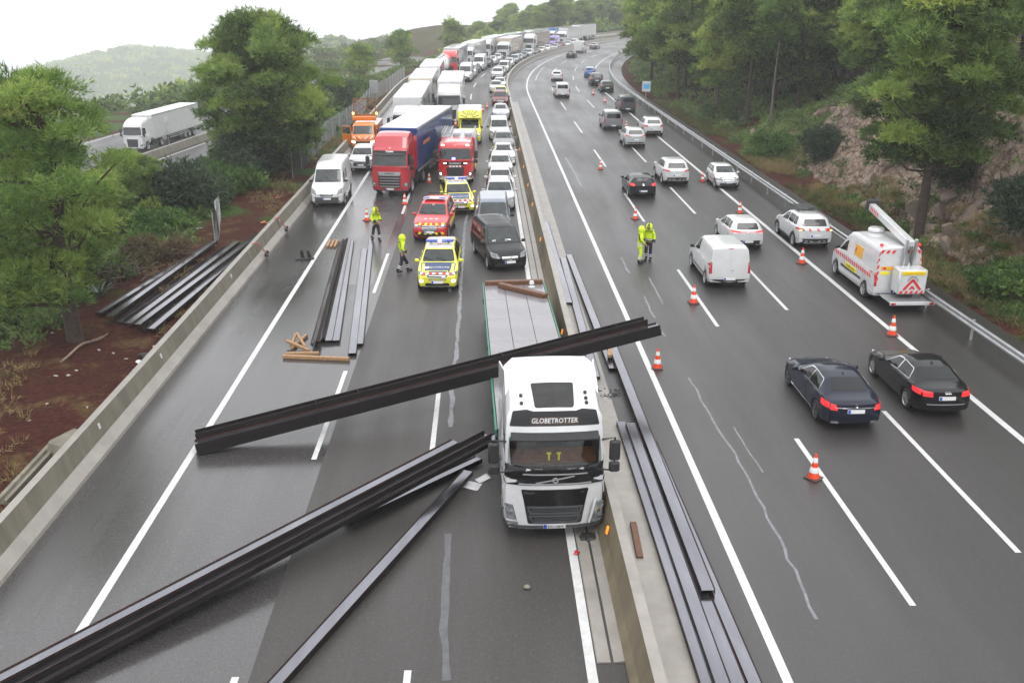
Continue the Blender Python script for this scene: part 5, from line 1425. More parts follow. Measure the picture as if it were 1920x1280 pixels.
RAVX = [('bumper_insert', 'B', [(-.72, .36), (.72, .36), (.60, .50), (-.60, .50)], 'silver'), ('emblem', 'B', [(-.07, 1.06), (.07, 1.06), (.07, 1.11), (-.07, 1.11)], 'chrome')]
PC('rav', mk('suv', L=4.6, W=1.86, H=1.69, rb=(.28, .60), tl=[(.52, 1.0), (.98, 1.02), (.96, 1.12), (.56, 1.09)], extra=RAVX))
def rav_rack(r, B):
    q = MB()
    for sg in (-1, 1): q.tube([(sg * .52, .75, 1.74), (sg * .52, .70, 1.80), (sg * .52, -.75, 1.80), (sg * .52, -.80, 1.73)], .03, 6)
    for yy in (.5, 0, -.5): q.box((0, yy, 1.80), (1.1, .07, .03))
    q.box((0, .1, 1.825), (1.0, 1.0, .02)); q.build('roof_rack', M['black_plastic'], r)
    for k in range(6):
        x = -.55 + .22 * k; patch(B, 'B', [(x - .02, 1.00), (x + .09, 1.00), (x + .03, 1.10), (x - .08, 1.10)], M['red_print' if k % 2 else 'white_print'], 'chevron_stripe', r, off=.02, r=.003)
    p, n = B.hit('B', -.62, 1.28); q = MB(); q.lathe([(.01, -.05), (.07, -.045), (.075, 0)], tuple(p), 'y', 12); q.build('round_sticker', M['white_print'], r)
    for sx in (-.78, .78):
        p, n = B.hit('B', sx, 1.03); q = MB(); q.box((p.x, p.y - .03, p.z), (.12, .04, .06), 0, None, .01); q.build('indicator', M['amber_on'], r)
PC('rav2', mk('suv', L=4.6, W=1.86, H=1.69, rb=(.28, .60), rails=None, tl=[(.52, 1.0), (.98, 1.02), (.96, 1.12), (.56, 1.09)], extra=RAVX[:1]), rav_rack)
PC('nissan', mk('suv', L=4.42, W=1.84, H=1.62, rb=(.28, .52), tl=[(.40, .98), (.97, 1.0), (.96, 1.12), (.62, 1.06)], rails=None, extra=[('bumper_insert', 'B', [(-.75, .34), (.75, .34), (.62, .44), (-.62, .44)], 'silver')]))
PC('clio', mk('hatch', L=3.77, W=1.64, H=1.40, sw=[(1.45, 2.45, 1.98, 2.42), (2.54, 3.45, 2.54, 3.25)], doors=[(1.22, 2.5, 2.52, 1.25, .30)], hl=[(.46, .58), (.93, .60), (.95, .70), (.50, .68)], rails=None,
             fb=(.24, .44), bumpm='grey_plastic', extra=[('rub_strip', 'L', [(1.0, .48), (-.95, .48), (-.95, .53), (1.0, .53)], 'black_plastic'), ('rub_strip', 'R', [(1.0, .48), (-.95, .48), (-.95, .53), (1.0, .53)], 'black_plastic')]))
def vito_x(r, B):
    p, n = B.hit('F', 0, .68); q = MB(); q.lathe([(.06, .03), (.065, .045), (.085, .045), (.09, .03)], tuple(p), 'y', 18); q.build('badge', M['chrome'], r)
    for k in range(6):
        p0, n0 = B.hit('T', -.5, -.1 - .32 * k); q = MB(); q.box((0, -.1 - .32 * k, p0.z + .035), (1.1, .05, .015), 0, None, .005); q.build('roof_rib', PAINT, r)
    patch(B, 'F', [(-.35, 1.24), (-.05, 1.24), (-.05, 1.30), (-.35, 1.30)], M['white_print'], 'paper', r, off=.012, r=.01)
    patch(B, 'F', [(.40, 1.24), (.58, 1.24), (.58, 1.30), (.40, 1.30)], M['white_print'], 'paper', r, off=.012, r=.01)
PC('vito', mk('mpv', L=4.75, W=1.90, H=1.90, railm='black_plastic', rails=(2.2, 4.4), fb=(.28, .42), bars=(.64, .74, .40, 4)), vito_x)
PC('transporter', mk('mpv', L=4.9, W=1.9, H=1.97))
PC('peugeot', mk('suv', L=4.5, W=1.84, H=1.63, rails=None, grille=[('black_plastic', [(-.55, .46), (.55, .46), (.60, .80), (-.60, .80)])], hl=[(.60, .78), (.90, .76), (.93, .86), (.62, .88)],
                extra=[('running_lamp', 'F', [(.70, .45), (.76, .45), (.86, .76), (.80, .76)], 'lamp_glass'), ('running_lamp', 'F', [(-.70, .45), (-.76, .45), (-.86, .76), (-.80, .76)], 'lamp_glass')]))
def boxer_x(r, B):
    lettering(B, 'F', 'V', (0, .92), .12, M['chrome'], r, w=.20, off=.02)
PC('boxer', mk('bigvan', extra=[]), boxer_x)
def police_x(r, B):
    hw = B.hw
    patch(B, 'T', [(-.80 * hw, 2.10), (.80 * hw, 2.10), (.86 * hw, 1.14), (-.86 * hw, 1.14)], M['p_policeblue'], 'bonnet_panel', r, off=.010, r=.08)
    lettering(B, 'T', 'policia', (-.10, 1.66), .17, M['white_print'], r, w=.86, off=.02)
    patch(B, 'T', [(.38, 1.56), (.60, 1.56), (.60, 1.76), (.38, 1.76)], M['white_print'], 'crest_panel', r, off=.018, r=.02)
    for k in range(9):
        x = -.60 + .15 * k; patch(B, 'T', [(x - .075, 2.12), (x + .075, 2.12), (x + .075, 2.22), (x - .075, 2.22)], M['red_print' if k % 2 == 0 else 'white_print'], 'check_square', r, off=.014, r=.004, rings=(1,))
    patch(B, 'T', [(-.63, .30), (.63, .30), (.63, -1.6), (-.63, -1.6)], M['p_white'], 'roof_panel', r, off=.008, r=.12)
    q = MB(); q.box((0, -.22, 1.80), (1.30, .34, .12), 0, None, .05); lb_ = q.build('light_bar', M['blue_lens'], r, 40)
    q = MB(); q.box((0, -.10, 1.81), (.2, .16, .11), 0, None, .03); q.build('beacon', M['blue_on'], lb_)
    for sx in (-.4, .4): q = MB(); q.box((sx, -.22, 1.73), (.08, .2, .06)); q.build('bracket', M['black_plastic'], lb_)
    for sx in (-.05, .05): p, n = B.hit('T', sx, .02); q = MB(); q.box((p.x, p.y, p.z + .03), (.06, .06, .05), 0, None, .015); q.build('roof_lamp', M['tail_on' if sx < 0 else 'red_print'], r)
    p, n = B.hit('F', -.28, .78); q = MB(); q.box((p.x, p.y + .02, p.z), (.14, .04, .07), 0, None, .015); q.build('beacon', M['blue_on'], r)
    for d_ in 'LR':
        patch(B, d_, [(.95, .55), (-.95, .55), (-.95, .95), (.95, .95)], M['p_policeblue'], 'livery_panel', r, off=.012, r=.05)
        lettering(B, d_, 'policia', (0, .75), .2, M['white_print'], r, w=.95, off=.02)
PC('police', mk('suv', L=4.72, W=1.84, H=1.68, rails=None, lit=True, fb=(.26, .34), hl=[(.58, .80), (.92, .82), (.94, .92), (.60, .90)], grille=[('black_plastic', [(-.40, .74), (.40, .74), (.52, .80), (.40, .88), (-.40, .88), (-.52, .80)]), ('black_plastic', [(-.6, .36), (.6, .36), (.55, .50), (-.55, .50)])],
               extra=[('fog_lamp', 'F', [(.68, .52), (.86, .52), (.86, .64), (.68, .64)], 'lamp_on'), ('fog_lamp', 'F', [(-.68, .52), (-.86, .52), (-.86, .64), (-.68, .64)], 'lamp_on'), ('bumper_lip', 'F', [(-.8, .30), (.8, .30), (.78, .345), (-.78, .345)], 'silver')]), police_x)
def firecar_x(r, B):
    q = MB(); q.box((-.0, -.05, 1.93), (1.25, .34, .10), 0, None, .03); lb_ = q.build('light_bar', M['p_white'], r, 40)
    for sx in (-.42, .42): q = MB(); q.box((sx, -.02, 1.95), (.36, .26, .10), 0, None, .03); q.build('beacon', M['blue_lens'], lb_)
    q = MB(); q.box((0, -.05, 1.87), (.9, .2, .06)); q.build('bracket', M['black_plastic'], lb_)
    for sx in (-.3, 0, .3): patch(B, 'T', [(sx - .10, 1.55), (sx + .10, 1.55), (sx + .09, 1.65), (sx - .09, 1.65)], M['white_print'], 'bonnet_emblem', r, off=.012, r=.03)
    for k in range(10):
        x = -.72 + .16 * k; sg = 1 if k < 5 else -1
        patch(B, 'F', [(x - .08, .94), (x + .06, .94), (x + .06 + sg * .06, 1.03), (x - .08 + sg * .06, 1.03)], M['yellow_print' if k % 2 == 0 else 'red_print'], 'chevron_stripe', r, off=.014, r=.003, rings=(1,))
        patch(B, 'F', [(x - .08, .48), (x + .06, .48), (x + .06 + sg * .06, .60), (x - .08 + sg * .06, .60)], M['yellow_print' if k % 2 == 0 else 'ink'], 'chevron_stripe', r, off=.014, r=.003, rings=(1,))
    for d_ in 'LR':
        for k in range(7): patch(B, d_, [(1.0 - .32 * k, .66), (.86 - .32 * k, .66), (.72 - .32 * k, .90), (.86 - .32 * k, .90)], M['yellow_print'], 'livery_stripe', r, off=.012, r=.003, rings=(1,))
    p, n = B.hit('F', 0, .76); q = MB(); q.lathe([(.05, .03), (.06, .045), (.09, .045), (.095, .03)], tuple(p), 'y', 18); q.build('badge', M['chrome'], r)
    lettering(B, 'F', '112', (0, 1.66), .07, M['white_print'], r, off=.03)
    q = MB(); q.tube([(-.55, -1.6, 1.84), (-.5, -1.62, 1.92), (.5, -1.62, 1.92), (.55, -1.6, 1.84)], .03, 6); q.build('roof_bar', M['black_plastic'], r)
PC('firecar', mk('suv', L=4.85, W=1.89, H=1.86, lit=True, rails=None, axle=.38, rw=.39), firecar_x)
# ------------------------------------------------------------------ motorway maintenance van with a lift arm
def maint_x(r, B):
    hw = B.hw
    for d_, sg in (('L', -1), ('R', 1)):
        for k in range(18):
            yv = 2.1 - .255 * k; patch(B, d_, [(yv, 1.06), (yv - .12, 1.06), (yv - .05, 1.22), (yv + .07, 1.22)], M['red_print'], 'livery_stripe', r, off=.016, r=.003, rings=(1,))
        patch(B, d_, [(-.15, 1.52), (-1.05, 1.52), (-1.05, 2.0), (-.15, 2.0)], M['gold_print'], 'placard', r, off=.016, r=.01)
        patch(B, d_, [(-.20, 1.66), (-.34, 1.66), (-.34, 1.86), (-.20, 1.86)], M['red_print'], 'placard_crest', r, off=.022, r=.03)
        patch(B, d_, [(.55, .78), (-.75, .78), (-.75, .98), (.55, .98)], M['yellow_print'], 'placard', r, off=.02, r=.01)
        lettering(B, d_, 'CONSERVACION', (-.1, .88), .09, M['ink'], r, w=1.0, off=.03)
        patch(B, d_, [(1.1, .66), (-1.3, .66), (-1.3, .78), (1.1, .78)], M['grey_plastic'], 'rub_strip', r, off=.016, r=.02)
        for k in range(5):
            z0 = .95 + .28 * k; x0, x1 = sg * .97 * hw, sg * .84 * hw
            patch(B, 'B', [(x0, z0), (x1, z0 + .10), (x1, z0 + .24), (x0, z0 + .14)], M['red_print'], 'livery_stripe', r, off=.018, r=.003, rings=(1,))
        for k in range(3):
            x0 = sg * (.25 + .20 * k) * hw * 1.15; patch(B, 'B', [(x0, 2.22), (x0 + sg * .12, 2.22), (x0 + sg * .04, 2.36), (x0 - sg * .08, 2.36)], M['red_print'], 'livery_stripe', r, off=.018, r=.003, rings=(1,))
        q = MB(); q.lathe([(.07, 0), (.08, .06), (.05, .11), (.01, .12)], (sg * .80, -2.55, 2.50), 'z', 10); q.build('beacon', M['tail_on'], r)
    patch(B, 'B', [(-.78, 1.50), (-.05, 1.50), (-.05, 1.66), (-.78, 1.66)], M['gold_print'], 'placard', r, off=.02, r=.01)
    patch(B, 'B', [(-.70, 1.53), (-.58, 1.53), (-.58, 1.63), (-.70, 1.63)], M['red_print'], 'placard_crest', r, off=.028, r=.02)
    patch(B, 'B', [(-.80, 1.30), (-.40, 1.30), (-.40, 1.44), (-.80, 1.44)], M['yellow_print'], 'placard', r, off=.02, r=.04)
    patch(B, 'B', [(.30, 1.36), (.72, 1.36), (.70, 1.64), (.32, 1.64)], M['gloss_black'], 'rear_window', r, off=.012, r=.08)
    y0 = -B.L / 2
    # work bucket folded at the back, step platform with lamps
    q = MB(); q.box((.24, y0 - .50, 1.22), (1.20, .74, 1.06), 0, None, .05); bk = q.build('work_bucket', M['p_white'], r, 40)
    e = (Vector((.34, y0 - .885, 1.22)), Vector((1, 0, 0)), Vector((0, 0, 1)))
    q = MB(); q.box((.24, y0 - .882, 1.62), (1.0, .015, .16), 0, None, .004); q.build('placard', M['yellow_print'], bk)
    lettering((Vector((.24, y0 - .892, 1.62)), Vector((1, 0, 0)), Vector((0, 0, 1))), 'B', 'CONSERVACIÓN', (0, 0), .10, M['p_orange'], bk, w=.92, off=.004)
    def bar_(a, b_, w_, m_, nm):
        q = MB(); d = (Vector(b_) - Vector(a)).normalized(); n_ = Vector((-d.y, d.x)) * w_ / 2
        P4 = [Vector(a) + n_, Vector(a) - n_, Vector(b_) - n_, Vector(b_) + n_]
        q.extrude([(p.x, p.y) for p in P4], lambda u, v: Vector((.24 + u, y0 - .872, 1.22 + v)), lambda u, v: Vector((.24 + u, y0 - .888, 1.22 + v))); q.build(nm, M[m_], bk)
    for sg in (-1, 1):
        bar_((sg * .36, -.32), (0, .12), .10, 'red_print', 'chevron_stripe'); bar_((sg * .10, -.30), (0, -.17), .07, 'red_print', 'chevron_stripe')
    for a in range(6): 
        a0, a1 = PI * a / 6, PI * (a + 1) / 6; bar_((.20 * math.cos(a0), .05 + .20 * math.sin(a0)), (.20 * math.cos(a1), .05 + .20 * math.sin(a1)), .06, 'silver', 'arch_print')
    for k in range(5): bar_((-.5 + .22 * k, -.48), (-.40 + .22 * k, -.38), .09, 'red_print', 'chevron_stripe')
    q = MB(); q.box((.15, y0 - .72, .47), (1.9, 1.15, .06), 0, None, .01); pf = q.build('platform', M['galv'], r)
    q = MB(); q.box((.15, y0 - 1.31, .43), (1.9, .04, .14), 0, None, .01); q.build('platform_edge', M['p_white'], pf)
    for sx in (-.66, .96): q = MB(); q.box((sx, y0 - 1.335, .43), (.2, .03, .09), 0, None, .008); q.build('tail_light', M['tail_red'], pf)
    q = MB(); q.box((.15, y0 - .3, .62), (.5, .6, .25)); q.build('bucket_mount', M['black_plastic'], r)
    # lift arm
    q = MB(); q.lathe([(.34, 2.50), (.36, 2.60), (.30, 2.68), (.01, 2.70)], (0, .1, 0), 'z', 18); q.build('turntable', M['p_white'], r, 40)
    q = MB(); d = Vector((.05, 4.3, .72)).normalized()
    ax = Vector((.28, y0 - .15, 2.50)); R_ = Euler((math.atan2(.62, 4.4), 0, 0)).to_matrix()
    arm = MB(); arm.box(tuple(ax + R_ @ Vector((0, 2.3, .16))), (.30, 4.6, .32), 0, R_, .03); ao = arm.build('lift_arm', M['p_white'], r, 40)
    for k in range(5): q = MB(); q.box(tuple(ax + R_ @ Vector((-.155, 3.5 + .2 * k, .16))), (.012, .08, .20), 0, R_); q.build('livery_stripe', M['red_print'], ao)
    q = MB(); q.box(tuple(ax + R_ @ Vector((0, 4.7, .22))), (.42, .3, .5), 0, R_, .04); q.box(tuple(ax + R_ @ Vector((.28, 4.6, .25))), (.2, .34, .5), 0, R_, .04); q.build('arm_head', M['cab_dark'], ao)
    q = MB(); q.box((.28 - .2, y0 - .12, 2.15), (.10, .16, 1.5), 0, Euler((D(4), 0, 0)).to_matrix(), .02); q.box((.28 + .2, y0 - .12, 2.15), (.10, .16, 1.5), 0, Euler((D(4), 0, 0)).to_matrix(), .02); q.build('arm_post', M['silver'], r)
    q = MB(); q.tube([(.28, y0 - .18, 2.6), (.28, y0 - .2, 1.6)], .06, 8); q.build('ram', M['chrome'], r)
PC('maint', mk('bigvan', L=5.6, W=2.07, H=2.50, sw=[(1.22, 2.10, 1.72, 2.05, .08, .62)], brake=False), maint_x)
# ================================================================== PLACING THE TRAFFIC
GR, GQ, GT = 'cars driving past on the open carriageway', 'cars queued beside the median barrier', 'lorries queued in the nearside lane'
GM, GS = 'vehicles queued in the middle lane', 'vehicles standing on the hard shoulder'
def away(key, name, label, cat, px, py, paint, group=GR, yaw=0.0, z=.2):
    o = spawn(key, name, label, cat, group, paint); return place(o, px, py, z, INFO[key][0], 1, yaw)
def nose(key, name, label, cat, px, py, paint, group=None, yaw=0.0, z=.2, box=None):
    o = spawn(key, name, label, cat, group, paint, box); return place(o, px, py, z, 0, -1, yaw)
def cowl(key, name, label, cat, px, py, paint, group=GQ, yaw=0.0):
    o = spawn(key, name, label, cat, group, paint); u, z = INFO[key][1]; return place(o, px, py, z, u, -1, yaw)
# right carriageway, driving away
away('merc', 'saloon_car', 'dark navy saloon with chrome window trim and lit tail lights beside a cone', 'car', 1602, 800, 'navy')
away('audi', 'saloon_car', 'black saloon with grey rear window, alongside the navy saloon by the edge line', 'car', 1772, 776, 'black')
away('van', 'panel_van', 'white windowless panel van with tall red rear lamps near the cones', 'van', 1367, 535, 'white')
away('crossover', 'crossover_car', 'white crossover with a thin light strip across its tail, ahead of the panel van', 'car', 1402, 464, 'white')
away('rav2', 'service_car', 'white off-roader with a black roof rack and red chevrons, stopped before the lift van', 'car', 1528, 462, 'white', GS)
away('maint', 'maintenance_van', 'white motorway maintenance van with red stripes, yellow placards and a lift arm on the shoulder', 'van', 1680, 551, 'white', GS, 0, .45)
away('coupe', 'hatchback', 'black coupe hatchback with red brake lights in the middle lane', 'car', 1206, 368, 'black')
away('rav', 'off_roader', 'white off-roader with dark rear window and roof rails passing the parked supermini', 'car', 1269, 344, 'white')
nose('clio', 'supermini', 'small old white three-door parked on the shoulder facing the traffic', 'car', 1366, 350, 'white', GS)
away('nissan', 'crossover_car', 'silver grey crossover behind the white car at the guardrail', 'car', 1192, 274, 'silver')
away('suv', 'crossover_car', 'white crossover with dark bumper stopped against the guardrail', 'car', 1226, 253, 'white', GS)
away('mpv', 'people_carrier', 'dark grey people carrier with red tail lights left of the shoulder line', 'car', 1150, 241, 'grey')
away('mpv', 'people_carrier', 'black people carrier stopped on the shoulder beside the blue sign', 'car', 1177, 209, 'dark', GS)
away('hatch', 'hatchback', 'dark green hatchback stopped on the shoulder behind the black people carrier', 'car', 1139, 171, 'green', GS)
away('bigsuv', 'estate_car', 'dark estate car with a pale roof between two cars on the shoulder', 'car', 1119, 159, 'dark', GS)
away('compact', 'hatchback', 'blue hatchback, farthest of the cars stopped on the shoulder', 'car', 1106, 143, 'blue', GS)
away('mpv', 'small_van', 'white small van with red lamps in the middle of the curve', 'van', 1055, 181, 'white')
away('hatch', 'hatchback', 'white hatchback with a dark bumper ahead of the small white van', 'car', 1044, 150, 'white')
away('sedan', 'saloon_car', 'dark saloon far along the curve beside the wet patch', 'car', 1069, 107, 'dark')
away('bigvan', 'box_van', 'tall white van far along the curve', 'van', 1083, 98, 'white')
away('sedan', 'saloon_car', 'grey saloon almost out of sight at the end of the curve', 'car', 1111, 91, 'grey')
# emergency vehicles and near queue, facing the camera
def two(o, front, back, key):
    a, b = G(*front), G(*back); d = (a - b); d.z = 0; h = math.atan2(d.x, d.y)
    c = a - d.normalized() * INFO[key][0] / 2; o.location = (c.x, c.y, 0); o.rotation_euler.z = -h
o = spawn('police', 'police_car', 'yellow and blue police off-roader with blue light bar, nearest the crashed lorry', 'police car', 'police cars', 'yellow'); place(o, 820, 541, .25, 0, -1, D(1))
o = spawn('police', 'police_car', 'yellow and blue police off-roader behind the red fire service car', 'police car', 'police cars', 'yellow'); two(o, (865, 400, .25), (853, 369, 1.05), 'police'); place(o, 864, 397, .25, 0, -1, D(-7))
o = spawn('firecar', 'fire_service_car', 'red fire service off-roader with yellow chevrons and a roof light bar', 'fire car', None, 'firered'); place(o, 805, 446, .3, 0, -1, D(5))
o = spawn('fire', 'fire_engine', 'red fire engine with white bumper, ladder on the roof and blue lamps', 'fire engine'); place(o, 854, 337, .42, 0, -1, D(2))
o = spawn('amb', 'ambulance', 'bright yellow ambulance with sun rays over the windscreen', 'ambulance'); place(o, 881, 240, 1.35, 1.1, -1, 0)
o = spawn('vito', 'people_carrier', 'black people carrier with ribbed roof slewed across the lane behind the empty trailer', 'car', GQ, 'black')
two(o, (957, 503, .2), (908, 442, .2), 'vito'); place(o, 957, 503, .2, 0, -1, D(-13))
cowl('transporter', 'people_carrier', 'blue grey minivan right behind the black people carrier', 'car', 925, 405, 'bluegrey')
cowl('suv', 'crossover_car', 'silver crossover between the blue grey minivan and the wall', 'car', 937, 357, 'silver')
cowl('hatch', 'hatchback', 'white hatchback half hidden behind the silver crossover', 'car', 938, 332, 'white')
cowl('hatch', 'hatchback', 'white hatchback, second one back from the silver crossover', 'car', 938, 304, 'white')
cowl('sedan', 'saloon_car', 'white saloon, third white car back from the silver crossover', 'car', 944, 282, 'white')
cowl('hatch', 'hatchback', 'grey hatchback with a purplish windscreen in front of a white van', 'car', 944, 259, 'grey')
cowl('mpv', 'small_van', 'white passenger van in the median queue level with the ambulance', 'van', 936, 238, 'white')
cowl('sedan', 'saloon_car', 'pale silver saloon behind the white passenger van', 'car', 939, 204, 'silver')
cowl('bigsuv', 'off_roader', 'dark red off-roader in front of a yellow police car', 'car', 938, 181, 'darkred')
cowl('hatch', 'police_car', 'small yellow police car behind the dark red off-roader', 'police car', 939, 170, 'yellow', 'police cars')
cowl('compact', 'hatchback', 'silver hatchback pulled out beside the small yellow police car', 'car', 930, 159, 'silver')
cowl('hatch', 'hatchback', 'white hatchback touching the silver hatchback in the queue', 'car', 937, 153, 'white')
rowR = [('suv', 'white', 'crossover_car', 'white crossover close to the wall where the road begins to bend'), ('hatch', 'grey', 'hatchback', 'grey hatchback first on the bend of the median queue'),
        ('mpv', 'white', 'small_van', 'white passenger van on the bend behind a grey hatchback'), ('sedan', 'silver', 'saloon_car', 'silver saloon on the bend behind a white passenger van'),
        ('hatch', 'white', 'hatchback', 'white hatchback on the bend between a silver saloon and a grey crossover'), ('suv', 'grey', 'crossover_car', 'grey crossover on the bend ahead of a blue grey saloon'),
        ('sedan', 'bluegrey', 'saloon_car', 'blue grey saloon on the bend beside the white cap of the wall'), ('hatch', 'dark', 'hatchback', 'black hatchback on the bend with a red glow beside it'),
        ('suv', 'silver', 'crossover_car', 'silver crossover far up the median queue behind a black hatchback'), ('sedan', 'dark', 'saloon_car', 'black saloon far up the median queue'),
        ('hatch', 'beige', 'hatchback', 'beige hatchback far up the median queue'), ('compact', 'white', 'hatchback', 'tiny white hatchback far up the median queue'),
        ('sedan', 'grey', 'saloon_car', 'grey saloon far up the median queue next to a lorry cab'), ('suv', 'darkred', 'crossover_car', 'dark red crossover far up the median queue'),
        ('hatch', 'silver', 'hatchback', 'silver hatchback near the far end of the median queue'), ('suv', 'white', 'crossover_car', 'white crossover near the far end of the median queue')]
for k, (key, pt, nm, lab) in enumerate(rowR):
    place_st(spawn(key, nm, lab, 'car', GQ, pt), 149 + 6.3 * k + random.uniform(-.3, .3), 1.15 if k < 3 else .55 + random.uniform(-.2, .2))
# middle lane
nose('lorA', 'articulated_lorry', 'white articulated lorry with a white box trailer beside the yellow ambulance', 'lorry', 843, 227, 'white', GM, 0, .4, 'white')
rowM = [('bigvan', 'white', None, 'panel_van', 'white high-roofed van right behind the white lorry in the middle lane', 145), ('van', 'white', None, 'panel_van', 'white low van behind the high-roofed van in the middle lane', 152.2),
        ('hatch', 'green', None, 'hatchback', 'dark green hatchback in front of a tall white van', 159.5), ('bigvan', 'white', None, 'panel_van', 'tall white van behind the dark green hatchback', 165.5),
        ('suv', 'dark', None, 'crossover_car', 'black crossover behind the tall white van in the middle lane', 173), ('sedan', 'white', None, 'saloon_car', 'white saloon behind the black crossover in the middle lane', 179.5),
        ('hatch', 'silver', None, 'hatchback', 'silver hatchback under the nose of a white lorry', 186), ('lorB', 'white', 'beige', 'articulated_lorry', 'white lorry with a beige box trailer half way round the bend', 193),
        ('sedan', 'dark', None, 'saloon_car', 'dark saloon behind the beige box trailer', 211), ('lorA', 'white', 'brown', 'articulated_lorry', 'white lorry pulling a brownish trailer round the bend', 218),
        ('bigvan', 'purple', None, 'ambulance', 'purple lit ambulance among the far lorries', 238), ('lorB', 'white', 'white', 'articulated_lorry', 'white lorry near the far end of the middle lane', 246)]
for key, pt, bx, nm, lab, s_ in rowM:
    place_st(spawn(key, nm, lab, 'lorry' if 'lor' in key else ('van' if 'van' in nm else ('ambulance' if nm == 'ambulance' else 'car')), GM, pt, bx), s_, -3.35 + random.uniform(-.15, .15))
# nearside lane: lorries
nose('red', 'articulated_lorry', 'red lorry with a white-roofed blue curtain trailer at the head of the nearside queue', 'lorry', 731, 357, 'red', GT, D(8.5), .4, 'trailerblue')
rowL = [('lorB', 'white', 'white', 'white lorry with white box trailer directly behind the blue curtain trailer', 83), ('lorA', 'white', 'cream', 'white lorry with a cream fronted trailer, third in the nearside lane', 101.3),
        ('lorB', 'white', 'white', 'white lorry with a dark windscreen in front of the tanker', 119.5), ('lorT', 'white', 'white', 'white tanker lorry with a round tank ahead of a red cab', 137.5),
        ('lorA', 'firered', 'silver', 'red lorry with a grey box trailer behind the tanker', 156), ('lorB', 'white', 'white', 'white lorry behind the grey box trailer on the bend', 174.5),
        ('lorA', 'white', 'white', 'white lorry on the bend below the wooded ridge', 193), ('lorB', 'white', 'silver', 'white lorry with a grey trailer far round the bend', 211), ('lorA', 'white', 'white', 'white lorry near the far end of the nearside lane', 229.5),
        ('lorB', 'white', 'blue', 'lorry with a blue trailer at the far end of the queue', 248), ('lorA', 'white', 'white', 'last visible white lorry of the nearside lane', 266.5)]
for key, pt, bx, lab, s_ in rowL:
    place_st(spawn(key, 'tanker_lorry' if key == 'lorT' else 'articulated_lorry', lab, 'lorry', GT, pt, bx), s_, -6.8 + random.uniform(-.15, .15))
# hard shoulder
nose('boxer', 'panel_van', 'white high-roofed van with grey bumper on the shoulder beside the earth verge', 'van', 613, 384, 'white', GS, D(-1))
nose('peugeot', 'crossover_car', 'white crossover with slanted running lamps behind the high-roofed van', 'car', 676, 318, 'white', GS)
o = spawn('orange', 'works_lorry', 'orange road-works lorry with raised lattice frame and open door', 'lorry', GS); place(o, 681, 276, .4, 0, -1)
# lower carriageway
o = spawn('lorA', 'articulated_lorry', 'white lorry with white trailer alone on the lower carriageway', 'lorry', None, 'white', 'white')
pf = G(250, 279, LZ + .4); dd_ = Vector((LDIR.x, LDIR.y, 0)); c = pf + dd_ * (INFO['lorA'][0] / 2)
o.location = (c.x, c.y, LZ + .02); o.rotation_euler.z = PI - math.atan2(LDIR.x, LDIR.y)

# ================================================================== STEEL BEAMS
GB = 'steel beams spilled from the lorry'
CPROF = [(-.15, .03), (-.15, -.115), (-.138, -.115), (-.138, -.012), (.138, -.012), (.138, -.115), (.15, -.115), (.15, .03), (.141, .03), (.141, .0), (-.141, .0), (-.141, .03)]
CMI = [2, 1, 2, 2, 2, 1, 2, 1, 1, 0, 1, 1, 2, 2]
M['steel_side'] = mat('steel_side', (.010, .008, .008), .5, spec=.3, var=.3, vscale=1.5)  # darker copy of the same steel for side faces, shade put into the colour
def beam(a, b, label, up=True, roll=0.0, w=1.0, hgt=1.0, group=GB, mt='steel_dark'):
    """cold-rolled channel from a to b; up: web on top, else open side on top"""
    a, b = Vector(a), Vector(b); d = (b - a); Ln = d.length; d.normalize()
    r_ = d.cross(Vector((0, 0, 1))).normalized(); u_ = r_.cross(d)
    q = MB()
    pr = [(x * w, (z if up else (-.115 - z if z < .01 else z)) * hgt) for x, z in CPROF] if up else [(x * w, z * hgt) for x, z in ((-.15, .02), (-.15, -.115), (.15, -.115), (.15, .02), (.135, .02), (.135, -.10), (-.135, -.10), (-.135, .02))]
    ca, sa = math.cos(roll), math.sin(roll); pr = [(x * ca - z * sa, x * sa + z * ca) for x, z in pr]
    mid = (a + b) / 2
    q.extrude(pr, lambda x, z: d * (-Ln / 2) + r_ * x + u_ * z, lambda x, z: d * (Ln / 2) + r_ * x + u_ * z)
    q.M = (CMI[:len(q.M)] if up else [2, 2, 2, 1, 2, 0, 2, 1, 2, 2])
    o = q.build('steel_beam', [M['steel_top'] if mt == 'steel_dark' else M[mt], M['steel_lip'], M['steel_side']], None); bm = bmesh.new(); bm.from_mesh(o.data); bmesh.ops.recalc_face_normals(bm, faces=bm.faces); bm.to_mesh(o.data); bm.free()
    o.location = mid; tag(o, label, 'beam', group); return o
def gb(pa, pb, label, za=.125, zb=None, **k): return beam(G(pa[0], pa[1], za), G(pb[0], pb[1], za if zb is None else zb), label, **k)
# bundle lying across the trailer, from the wet lane over the wall
A_, B_ = G(367, 845, .02), G(960, 692, 1.30); d_ = (B_ - A_).normalized(); side = d_.cross(Vector((0, 0, 1))).normalized()
for k, (off, h0, l0, l1, up, lab) in enumerate((( .20, .165, .05, 15.05, True, 'front lower beam of the bundle lying across the empty trailer'), (-.13, .165, .0, 14.8, True, 'rear lower beam of the bundle lying across the empty trailer'),
        (.20, .335, .0, 15.0, True, 'front upper beam of the bundle lying across the empty trailer'), (-.13, .335, .03, 14.6, True, 'rear middle beam of the bundle across the trailer'), (-.14, .51, .04, 14.7, False, 'topmost open beam of the bundle lying across the empty trailer'))):
    beam(A_ + d_ * l0 + side * off + Vector((0, 0, h0)), A_ + d_ * l1 + side * off + Vector((0, 0, h0)), lab, up, hgt=1.42)
